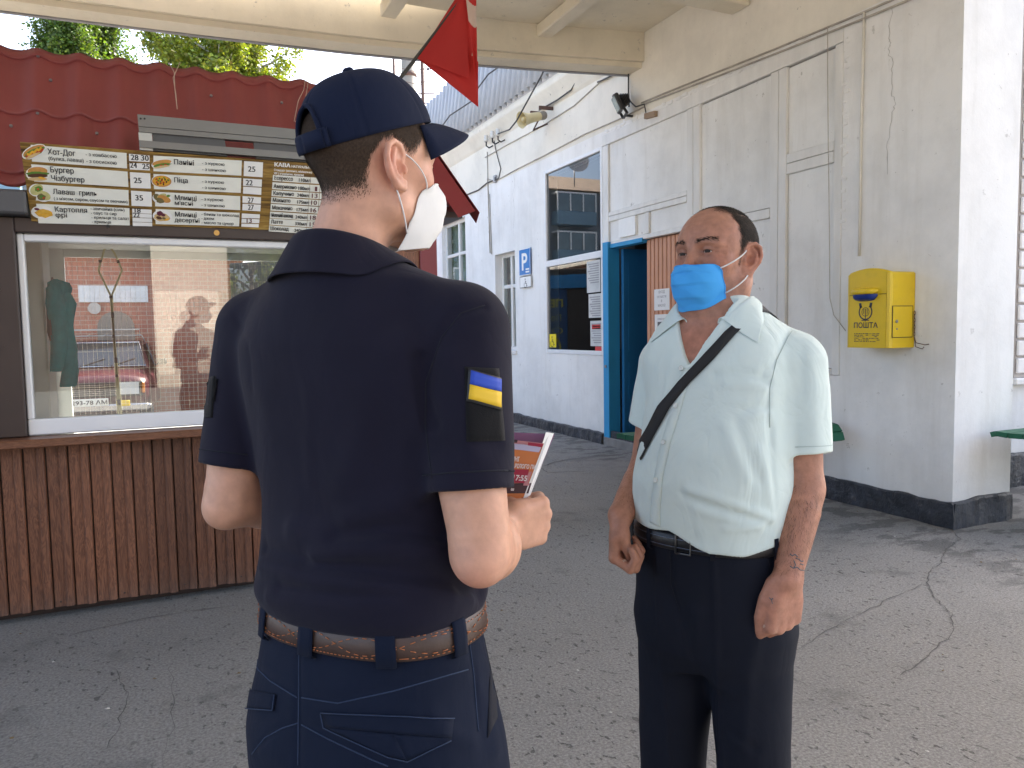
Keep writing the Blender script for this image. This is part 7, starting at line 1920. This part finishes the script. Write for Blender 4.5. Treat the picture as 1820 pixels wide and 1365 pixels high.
def shirt_base(p):
    t2 = T2.d(p, .03); d = t2
    for s, e, sg, th in ((msL, meL, -1, .74), (msR, meR, 1, .58)):
        d = smin(d, cap(p, np.array([sg * .045, -.012, 1.487]), s + np.array([-sg * .012, -.004, .010]), .044, .055), .035)
        ax = _n(e - s); m_ = lerp(s, e, .45)
        arm = chain(p, [s, m_, lerp(s, e, 1.0)], [.064, .064, .064])
        axc = _n(ax + np.array([sg * .10, .05, 0]))
        arm = smax(arm, (p - lerp(s, e, th).astype(f32)) @ axc.astype(f32), .004)
        inn = chain(p, [s, e], [.050, .058]); inn = np.maximum(inn, (lerp(s, e, th - .16).astype(f32) - p) @ ax.astype(f32)); arm = smax(arm, -inn, .003)
        d = smin(d, arm, .018)
    d = smax(d, -cap(p, mn1, mn0, .062, .060), .004)
    hz = 1.040 - .034 * np.clip((.03 - p[:, 0]) / .09, 0, 1) + .016 * np.clip((-p[:, 0] - .12) / .05, 0, 1) + .002 * np.sin(p[:, 0] * 60)
    d = smax(d, hz.astype(f32) - p[:, 2], .006)
    w_ = .058 * np.clip((p[:, 2] - VB) / .105, 0, 1.3) ** .8
    cut = np.maximum(np.maximum(np.abs(p[:, 0] - .006) - w_, .02 - p[:, 1]), -(t2 + .019)); cut = np.maximum(cut, VB - p[:, 2])
    return smax(d, -cut, .003)
V, Fc = sdf_mesh(shirt_base, (-.36, -.24, .98), (.36, .30, 1.6), .012); MN.bvh['base'] = BVHTree.FromPolygons(V.tolist(), Fc.tolist())
fl = [([(1368, 678), (1335, 668), (1300, 664), (1270, 668)], .010, -.004), ([(1366, 690), (1330, 684), (1290, 684)], .010, .0035), ([(1366, 722), (1345, 724), (1320, 728)], .008, -.0035), ([(1366, 735), (1340, 740)], .010, .003),
      ([(1362, 655), (1355, 668), (1368, 690), (1364, 730), (1370, 790)], .007, -.004), ([(1290, 755), (1305, 800), (1330, 850)], .016, .0035), ([(1310, 750), (1325, 800), (1345, 850)], .013, -.003),
      ([(1225, 872), (1270, 885), (1330, 906), (1372, 922)], .010, .0045), ([(1215, 880), (1260, 900), (1320, 920), (1365, 930)], .011, -.0035), ([(1240, 905), (1300, 922), (1350, 935)], .012, .003),
      ([(1350, 800), (1365, 850), (1375, 900)], .012, .003), ([(1165, 720), (1150, 760), (1138, 800)], .014, .002), ([(1372, 760), (1372, 830), (1378, 900)], .008, -.003),
      ([(1418, 560), (1395, 600), (1372, 650)], .008, -.0022), ([(1440, 640), (1446, 720), (1450, 790)], .018, .003), ([(1400, 680), (1405, 740), (1400, 800)], .014, .0025), ([(1425, 620), (1428, 700)], .012, -.002),
      ([(1195, 640), (1185, 700), (1168, 740)], .016, .0025), ([(1250, 600), (1270, 640), (1280, 660)], .016, .002), ([(1180, 800), (1170, 850), (1160, 900)], .012, -.0015), ([(1290, 940), (1330, 940), (1372, 925)], .008, .003)]
ff3 = fold_field([(P3(MN, a), b, c * 1.25) for a, b, c in fl])
shirt = MN.part('shirt', lambda p: shirt_base(p) - ff3(p) - lump(p, 19, .0016, .7) - lump(p, 37, .0010, 3.0), (-.36, -.24, 1.0), (.36, .30, 1.6), .0042, SHIRT)
SEAMS = simple('shirt_seam', (.40, .48, .46), .9)
sleeve_ring(MN, msL, meL, .66, .06, .0008, SEAMS, shirt)
MN.seam('armhole_seam', 'shirt', [(1423, 566), (1400, 600), (1380, 640), (1368, 690), (1368, 760)], .0008, SEAMS, shirt, .0006)
# button placket and buttons
PL = [(1213, 655), (1196, 722), (1176, 786), (1163, 850), (1157, 905), (1156, 928)]; PR_ = [(1229, 655), (1212, 722), (1192, 786), (1178, 850), (1173, 905), (1173, 936)]
m2 = MB(); a = MN.line('shirt', PL, .0022, 6); b = MN.line('shirt', PR_, .0022, 6); m2.grid(np.array([a, [(x + y) / 2 + (y - x) * 0 for x, y in zip(a, b)], b])); o = m2.build('placket', SHIRT, shirt, local=True); md = o.modifiers.new('thick', 'SOLIDIFY'); md.thickness = .0018
BTN = simple('pearl_button', (.62, .66, .62), .25, .05)
for px, py in ((1212, 655), (1202, 722), (1181, 786), (1167, 853)):
    q, n_ = MN.cast('shirt', px, py); m2 = MB(); m2.lathe(q + n_ * .004, n_, [(.0055, 0), (.0058, .0012), (.0045, .002), (.0035, .0014), (0, .0014)], 14); m2.build('button', BTN, shirt, local=True)
# skin
mL_f = MN.dirl(219.5); mL_l = MN.dirl(219.5 - 90)      # his forward and his left
mwl = dict(d=np.array([0, 0, -1.0]) + MN.dirl(-90) * .08, n=MN.dirl(-22), s=MN.dirl(-112))
mwr = dict(d=np.array([0, 0, -1.0]) + mL_f * .14, n=mL_l - mL_f * .15, s=mL_f + mL_l * .25)
def wrinkles(q):
    d = np.zeros(len(q), f32)
    for z0_, am in ((.060, .0004), (.072, .0005), (.085, .00035)):
        d -= am * np.exp(-((q[:, 2] - z0_ - .004 * np.cos(q[:, 0] * 40)) / .0022) ** 2) * (q[:, 1] > .03)
    ax = np.abs(q[:, 0])
    for z0_, sl in ((.016, .25), (.008, -.1), (.001, -.45)): d -= .0012 * np.exp(-((q[:, 2] - z0_ - sl * (ax - .050)) / .0018) ** 2) * ((ax > .047) & (ax < .064) & (q[:, 1] > .02))
    d -= .0012 * np.exp(-((ax - .006) / .002) ** 2 - ((q[:, 2] - .034) / .010) ** 2) * (q[:, 1] > .05)
    d -= .0016 * np.exp(-(((ax - .020 - .25 * (-.012 - q[:, 2])) / .003) ** 2)) * ((q[:, 2] < -.012) & (q[:, 2] > -.06) & (q[:, 1] > .04))
    return d
def skin2(p):
    q = (p - Hc2.astype(f32)) @ Rh2.astype(f32)
    d = head_d(q, dict(earflare=26, ear=1.10, cheek=.005, jaw=.007, slit=.0027)) - wrinkles(q)
    d = smin(d, ell(q, (0, .045, -.105), (.045, .045, .022)), .03)       # under the chin
    d = smin(d, cap(p, mn0, mn1, .0545, .064), .035)
    d = smin(d, smax(T2.d(p, .03) + .0125, 1.25 - p[:, 2], .02), .03)
    for sg in (-1, 1): d = smin(d, cap(p, mn1 + np.array([sg * .020, .030, .010]), Hc2 + Rh2 @ np.array([sg * .055, -.01, -.045]), .016, .016), .025)
    for s, e, w_, hh, sg in ((msL, meL, mwL, mwl, -1), (msR, meR, mwR, mwr, 1)):
        d = smin(d, cap(p, mn1 - np.array([0, 0, .06]), s, .05, .044), .03)
        d = smin(d, chain(p, [s, lerp(s, e, .5), lerp(s, e, .9), e], [.045, .047, .042, .041]), .02)
        d = smin(d, chain(p, [e, lerp(e, w_, .25), lerp(e, w_, .6), lerp(e, w_, .9), w_], [.0405, .0435, .036, .0285, .0275]), .02)
    h1, _, _ = hand_d(p, mwL, mwl['d'], mwl['n'], mwl['s'], [(52, 84, 52), (56, 86, 54), (60, 88, 55), (64, 88, 55)], [(.010, .022, .010), (.040, .037, .014), (.074, .0415, .018), (.100, .038, .020)], 1.06, .3)
    d = smin(d, h1, .014)
    h2, _, _ = hand_d(p, mwR, mwr['d'], mwr['n'], mwr['s'], [(66, 88, 55), (70, 90, 55), (72, 90, 55), (74, 90, 55)], [(.010, .022, .012), (.038, .030, .018), (.068, .022, .027), (.092, .012, .034)], .98, .2)
    return smin(d, h2, .014)
def hair2(q):
    x, y, z = np.abs(q[:, 0]), q[:, 1], q[:, 2]
    line = .033 + .003 * np.sin(z * 230) + .20 * np.maximum(0, z - .06) - .5 * np.maximum(0, .052 - x) * (z > .08)
    side = np.clip((line - y) / .012, 0, 1) * np.clip((z + np.where(y < -.03, .045, -.004)) / .02, 0, 1)
    top = .55 * np.clip((.050 - y + .006 * np.sin(q[:, 0] * 160)) / .02, 0, 1) * np.clip((z - .087) / .015, 0, 1)
    ear = ((y + .006) / .026) ** 2 + ((z - .002) / .040) ** 2
    burn = np.clip((.030 - np.abs(y - .014) * 2) / .01, 0, 1) * ((z > -.012) & (z < .03)) * .5
    return np.maximum(np.maximum(side * np.clip((ear - 1) / .3, 0, 1), top), burn * (ear > 1))
def man_extra(c, q, V_):
    head = (np.abs(q) < .16).all(1)
    # redder nose bridge, brow shade hair, stubble round the jaw
    st = np.clip((-.035 - q[:, 2]) / .03, 0, 1) * np.clip((q[:, 1] + .01) / .04, 0, 1) * head * (q[:, 2] > -.13); c = c * (1 - .22 * st[:, None]) + np.array([.20, .13, .10]) * .22 * st[:, None]
    v_ = np.clip((V_[:, 2] - 1.36) / .06, 0, 1) * np.clip((1.50 - V_[:, 2]) / .05, 0, 1) * (V_[:, 1] > .05) * (np.abs(V_[:, 0]) < .07); c = c * (1 - .35 * v_[:, None]) + np.array([.40, .14, .085]) * .35 * v_[:, None]
    hl = np.clip(1 - np.linalg.norm(V_ - (mwL + np.array([0, 0, -.06])), axis=1) / .11, 0, 1) ** .5; c = c * (1 - .35 * hl[:, None]) + np.array([.50, .22, .155]) * .35 * hl[:, None]
    kn = 0
    return c
body2 = MN.part('body', skin2, (-.36, -.24, .66), (.36, .34, 1.80), .0028, SKIN2, tint=lambda V: skin_tint(MN, V, Hc2, Rh2, (.375, .178, .115), None, (.15, .065, .045), lambda q: hair2(q) * .70, (.44, .14, .085), man_extra))
me = body2.data; Vb = np.array([v_.co[:] for v_ in me.vertices]); Fb = np.array([p.vertices[:] for p in me.polygons])
qb = (Vb - Hc2) @ Rh2; wh = hair2(qb) * (np.abs(qb) < .15).all(1)
hair_strands('hair', Vb, Fb, wh ** 1.3, MN, Rh2, Hc2, 34000, lambda q: .005 + .006 * np.clip((q[:, 2]) / .06, 0, 1), HAIRG, MN.root, lambda q: np.stack([0 * q[:, 0], np.where(q[:, 2] > .1, .8, -.5), np.where(q[:, 2] > .1, 0, -1.0)], 1), 9, .0008)
# dark hair on the forearms
fw = np.zeros(len(Vb))
for e_, w_ in ((meL, mwL), (meR, mwR)):
    ax_ = w_ - e_; t_ = ((Vb - e_) @ ax_) / (ax_ @ ax_); rd = np.linalg.norm(Vb - e_ - t_[:, None] * ax_, axis=1)
    fw += np.clip(t_ / .2, 0, 1) * np.clip((1.05 - t_) / .2, 0, 1) * (rd < .062)
hair_strands('arm_hair', Vb, Fb, np.clip(fw, 0, 1), MN, np.eye(3), np.zeros(3), 2600, lambda q: np.full(len(q), .011), HAIRG, MN.root, lambda q: np.stack([.35 * np.sin(q[:, 2] * 90), .35 + 0 * q[:, 0], np.full(len(q), -1.0)], 1), 12, .00035, .22)
r_ = np.random.default_rng(6)
for sx in (-1, 1):
    m2 = MB()
    for k in range(75):
        t = r_.uniform(0, 1); b = np.array([sx * (.012 + .040 * t), .1005 - .022 * t ** 1.5, .0315 + .006 * math.sin(t * 2.4) + r_.normal(0, .0024)]); e = b + np.array([sx * .0065, .0, .0008 - .002 * t + r_.normal(0, .0008)])
        m2.tube(hug(MN, 'body', Hc2 + Rh2 @ b, Hc2 + Rh2 @ e, .0010, 3), .0004, 3, radii=[.0004, .0004, .0001])
    tag(m2.build('eyebrow', HAIRG, MN.root, local=True), kind='stuff')
eyes(MN, Hc2, Rh2, (-.10, 1, -.05), .0027)
# nails
def nail(fig, on, px, py, r):
    q, n_ = fig.cast(on, px, py); u = _n(np.cross(n_, (0, 1, .3))); v_ = np.cross(n_, u); m2 = MB()
    rows = [[q + n_ * (.0006 - .0012 * a * a) + u * a * r * .8 + v_ * b * r for a in np.linspace(-1, 1, 5)] for b in np.linspace(-1, 1, 5)]
    m2.grid(np.array(rows)); return m2.build('nail', NAIL, fig.root, local=True)
nail(MN, 'body', 1357, 1113, .0055); nail(MN, 'body', 1109, 996, .005)
# faded tattoos
TAT = simple('faded_tattoo', (.085, .095, .11), .6)
m2 = MB()
for pix in ([(1404, 984), (1408, 988), (1413, 985), (1418, 990)], [(1414, 992), (1420, 994), (1424, 998), (1428, 997)], [(1411, 996), (1414, 1004), (1411, 1009)], [(1404, 1006), (1410, 1010), (1417, 1008), (1422, 1013), (1430, 1014)], [(1422, 1002), (1428, 1004)]):
    m2.tube(MN.line('body', pix, -.0002, 3), .0012, 5)
for pix in ([(1367, 1062), (1371, 1066), (1374, 1063)], [(1371, 1066), (1373, 1073)]): m2.tube(MN.line('body', pix, -.0002, 3), .0010, 5)
tag(m2.build('tattoo', TAT, MN.root, local=True), kind='stuff')
# collar
rows = []; NC2 = np.array([.0, -.012])
for k in range(7):
    row = []
    for j in range(61):
        s_ = -1 + 2 * j / 60; th = math.pi + s_ * math.pi * .85
        dx, dy = -math.sin(th), math.cos(th); back = .5 - .5 * dy; fr = max(0, (abs(s_) - .45) / .55)
        ztop = 1.497 + .040 * back - .010 * fr; ri = .0655 + .010 * fr; ro = .098 + .046 * fr ** 1.8
        tw = fr * .58 * (1 if s_ > 0 else -1)
        dxo, dyo = -math.sin(th - tw), math.cos(th - tw)
        def P_(t): r = ri + (ro - ri) * t; a = th - tw * t; return -math.sin(a) * r + NC2[0], math.cos(a) * r * 1.03 + NC2[1]
        xo, yo = P_(1); zo = drop(MN, 'shirt', xo, yo); zo = (zo if zo is not None else 1.40) + .006; zo = min(max(zo, ztop - .11), ztop - .022)
        def Z(t, lin):
            x_, y_ = P_(t); z_ = drop(MN, 'shirt', x_, y_); return max(lin, (z_ if z_ is not None else 1.3) + .0075) if fr > .15 else lin
        pts = [(*P_(0), ztop - .032), (*P_(0), ztop - .003), (*P_(.08), ztop + .001), (*P_(.25), Z(.25, ztop - .004)), (*P_(.6), Z(.6, ztop + (zo - ztop) * .52)), (*P_(.95), Z(.95, zo + .003)), (*P_(1), zo + .002)]
        row.append(pts[k])
    rows.append(row)
collar(MN, 'shirt', rows, 'collar', SHIRT, shirt, .0022)
# ---- trousers, belt, shoes
TM = Stack([(.715, 0, 0, .12, .095, .10, 2.2), (.76, 0, 0, .162, .118, .125, 2.3), (.81, 0, 0, .176, .125, .135, 2.4), (.90, 0, 0, .174, .130, .125, 2.4), (1.00, 0, 0, .168, .142, .115, 2.4), (1.042, 0, 0, .166, .142, .112, 2.4)])
def trous2(p):
    d = TM.d(p, .01)
    for sg in (-1, 1):
        L_ = chain(p, [(sg * .084, .004, .80), (sg * .092, .006, .62), (sg * .098, .006, .46), (sg * .104, -.005, .05)], [.094, .084, .077, .071]); d = smin(d, np.maximum(L_, .03 - p[:, 2]), .035)
    return d
V, Fc = sdf_mesh(trous2, (-.26, -.22, .02), (.26, .22, 1.06), .014); MN.bvh['base'] = BVHTree.FromPolygons(V.tolist(), Fc.tolist())
tf = [([(1268, 985), (1272, 1080), (1275, 1200), (1280, 1365)], .006, .0045), ([(1168, 990), (1170, 1100), (1190, 1365)], .006, .003), ([(1192, 960), (1195, 1040), (1212, 1110), (1230, 1170)], .006, -.004),
      ([(1364, 940), (1374, 1000), (1366, 1040)], .006, -.003), ([(1195, 1060), (1225, 1120), (1245, 1200)], .014, -.003), ([(1240, 1090), (1230, 1150)], .014, .003), ([(1345, 1120), (1330, 1200), (1320, 1320)], .016, .003), ([(1300, 1300), (1340, 1330)], .012, -.002)]
ff4 = fold_field([(P3(MN, a), b, c * 1.7) for a, b, c in tf])
tro2 = MN.part('trousers', lambda p: trous2(p) - ff4(p) - lump(p, 21, .0016, .4), (-.26, -.24, .02), (.26, .24, 1.06), .0055, SUIT)
MN.seam('fly_seam', 'trousers', [(1190, 965), (1193, 1040), (1208, 1085)], .0009, SEAMD, tro2, .0002); MN.seam('pocket_seam', 'trousers', [(1352, 942), (1362, 985), (1372, 1025)], .0010, SEAMD, tro2, .0002)
rows = [[TM.pt(z, th, off) for th in np.linspace(0, 2 * math.pi, 81)] for z, off in ((1.000, .003), (1.003, .0075), (1.018, .008), (1.033, .0075), (1.036, .003))]
m2 = MB(); m2.grid(np.array(rows)); belt2 = m2.build('belt', BLKL, MN.root, local=True)
m2 = MB()
for z in (1.0095, 1.0265): m2.tube([TM.pt(z, th, .0082) for th in np.linspace(-1.2, .6, 60)], .0006, 4)
tag(m2.build('stitching', simple('pale_blue_thread', (.12, .15, .22), .8), belt2, local=True), kind='stuff')
m2 = MB(); bq_ = [TM.pt(z, th, .010) for z, th in ((.998, -.10), (1.038, -.10), (1.038, .12), (.998, .12), (.998, -.10))]; m2.tube(bq_, .0022, 6); m2.build('buckle', simple('dull_buckle', (.12, .12, .12), .3, metal=.8), belt2, local=True)
for th in (-.55, .42, -1.25, 1.2):
    rows = [[TM.pt(z, th + s_ * .035, off) for s_ in (-1, -.5, 0, .5, 1)] for z, off in ((.990, .002), (.996, .0105), (1.018, .011), (1.038, .0105), (1.042, .002))]
    m2 = MB(); m2.grid(np.array(rows)); m2.build('belt_loop', SUIT, tro2, local=True)
for sg in (-1, 1):
    def shoe2(p, sg=sg):
        c = np.array([sg * .104, .0, .0]); d = ell(p, c + (0, .09, .042), (.048, .12, .046)); d = smin(d, ell(p, c + (0, -.04, .05), (.042, .06, .052)), .03); return smax(d, .004 - p[:, 2], .004)
    MN.part('shoe', shoe2, (sg * .104 - .08, -.14, -.02), (sg * .104 + .08, .24, .13), .007, BLKL)
# ---- blue mask
mk2, MP2 = mask_mesh('face_mask', Rh2, Hc2, MASKB, MN.root, [(-.020, .119), (-.036, .125), (-.060, .124), (-.088, .116), (-.116, .094)], MN.bvh['body'], .0030, hw=(.050, .056, .058, .054, .042), yb=(.066, .062, .056, .050, .046))
for sx in (-1, 1):
    e1 = Hc2 + Rh2 @ np.array([sx * .0755, .006, .020]); e2 = Hc2 + Rh2 @ np.array([sx * .075, -.004, -.030]); k_ = -1 if sx > 0 else 0
    out = Rh2 @ np.array([sx * .005, 0, 0])
    for q0, q1 in ((MP2[1, k_], e1), (MP2[-10, k_], e2)):
        m2 = MB(); m2.tube(hug(MN, 'body', q0, q1), .0016, 5); m2.build('ear_loop', LOOP, mk2, local=True)
# ---- shoulder bag: strap over his left shoulder, pouch behind the right hip
SBG = thing('shoulder_bag', 'black shoulder bag whose strap crosses the pale mint shirt', 'bag', tuple(MN.o + np.array([0, 0, 1.0])), 0)
L1 = [(1318, 565), (1289, 590), (1247, 636), (1207, 678), (1171, 722), (1153, 758), (1139, 783), (1131, 800)]; L2 = [(1338, 568), (1308, 594), (1268, 640), (1228, 680), (1192, 724), (1170, 764), (1153, 795), (1141, 818)]
a = MN.line('shirt', L1, .0045, 5); b = MN.line('shirt', L2, .0045, 5)
def over_shoulder(p0, dx):
    pts = []
    for t in np.linspace(0, 1, 12)[1:]:
        y = p0[1] * (1 - t) + -.085 * t; x = p0[0] * (1 - t) + (-.088 + dx) * t; z = drop(MN, 'shirt', x, y)
        pts.append(np.array([x, y, (z if z is not None else 1.45) + .0045]))
    return pts
a = over_shoulder(a[0], -.012)[::-1] + a; b = over_shoulder(b[0], -.036)[::-1] + b
toW = lambda q: MN.o + MN.R @ np.asarray(q)
# behind the shoulder and down the back to the pouch
def back_pts(off):
    pts = []
    for t in np.linspace(0, 1, 14):
        x = -.112 + t * .29 + off * .7; z = 1.455 - t * .42 + off * .5; z = min(z, 1.455)
        h_ = MN.bvh['shirt'].ray_cast(Vector((x, -.5, z)), Vector((0, 1, 0))); y = h_[0][1] if h_[0] is not None else -.10
        pts.append(np.array([x, y - .0045, z]))
    return pts
m2 = MB(); m2.grid(np.array([[toW(q) for q in a], [toW((p + q) / 2) for p, q in zip(a, b)], [toW(q) for q in b]])); o = m2.build('strap', simple('black_webbing', (.010, .010, .011), .7, .1, bump=.4, bs=900), SBG); md = o.modifiers.new('thick', 'SOLIDIFY'); md.thickness = .0018
ba, bb_ = back_pts(-.014), back_pts(.014); ba = [a[0]] + ba; bb_ = [b[0]] + bb_
m2 = MB(); m2.grid(np.array([[toW(q) for q in ba], [toW(q) for q in bb_]])); o = m2.build('strap', bpy.data.materials['black_webbing'], SBG); md = o.modifiers.new('thick', 'SOLIDIFY'); md.thickness = .0018
m2 = MB(); c = toW((.20, -.145, .97)); m2.box(c, (.20, .055, .15), rz=MN.yaw + .5, bevel=.018); m2.build('pouch', BLKL, SBG)
m2 = MB(); c = toW((.203, -.176, 1.0)); m2.box(c, (.18, .010, .07), rz=MN.yaw + .5, bevel=.004); m2.build('flap', BLKL, SBG)

for o in bpy.data.objects:
    if o.name.startswith('lettering'): o['kind'] = 'stuff'
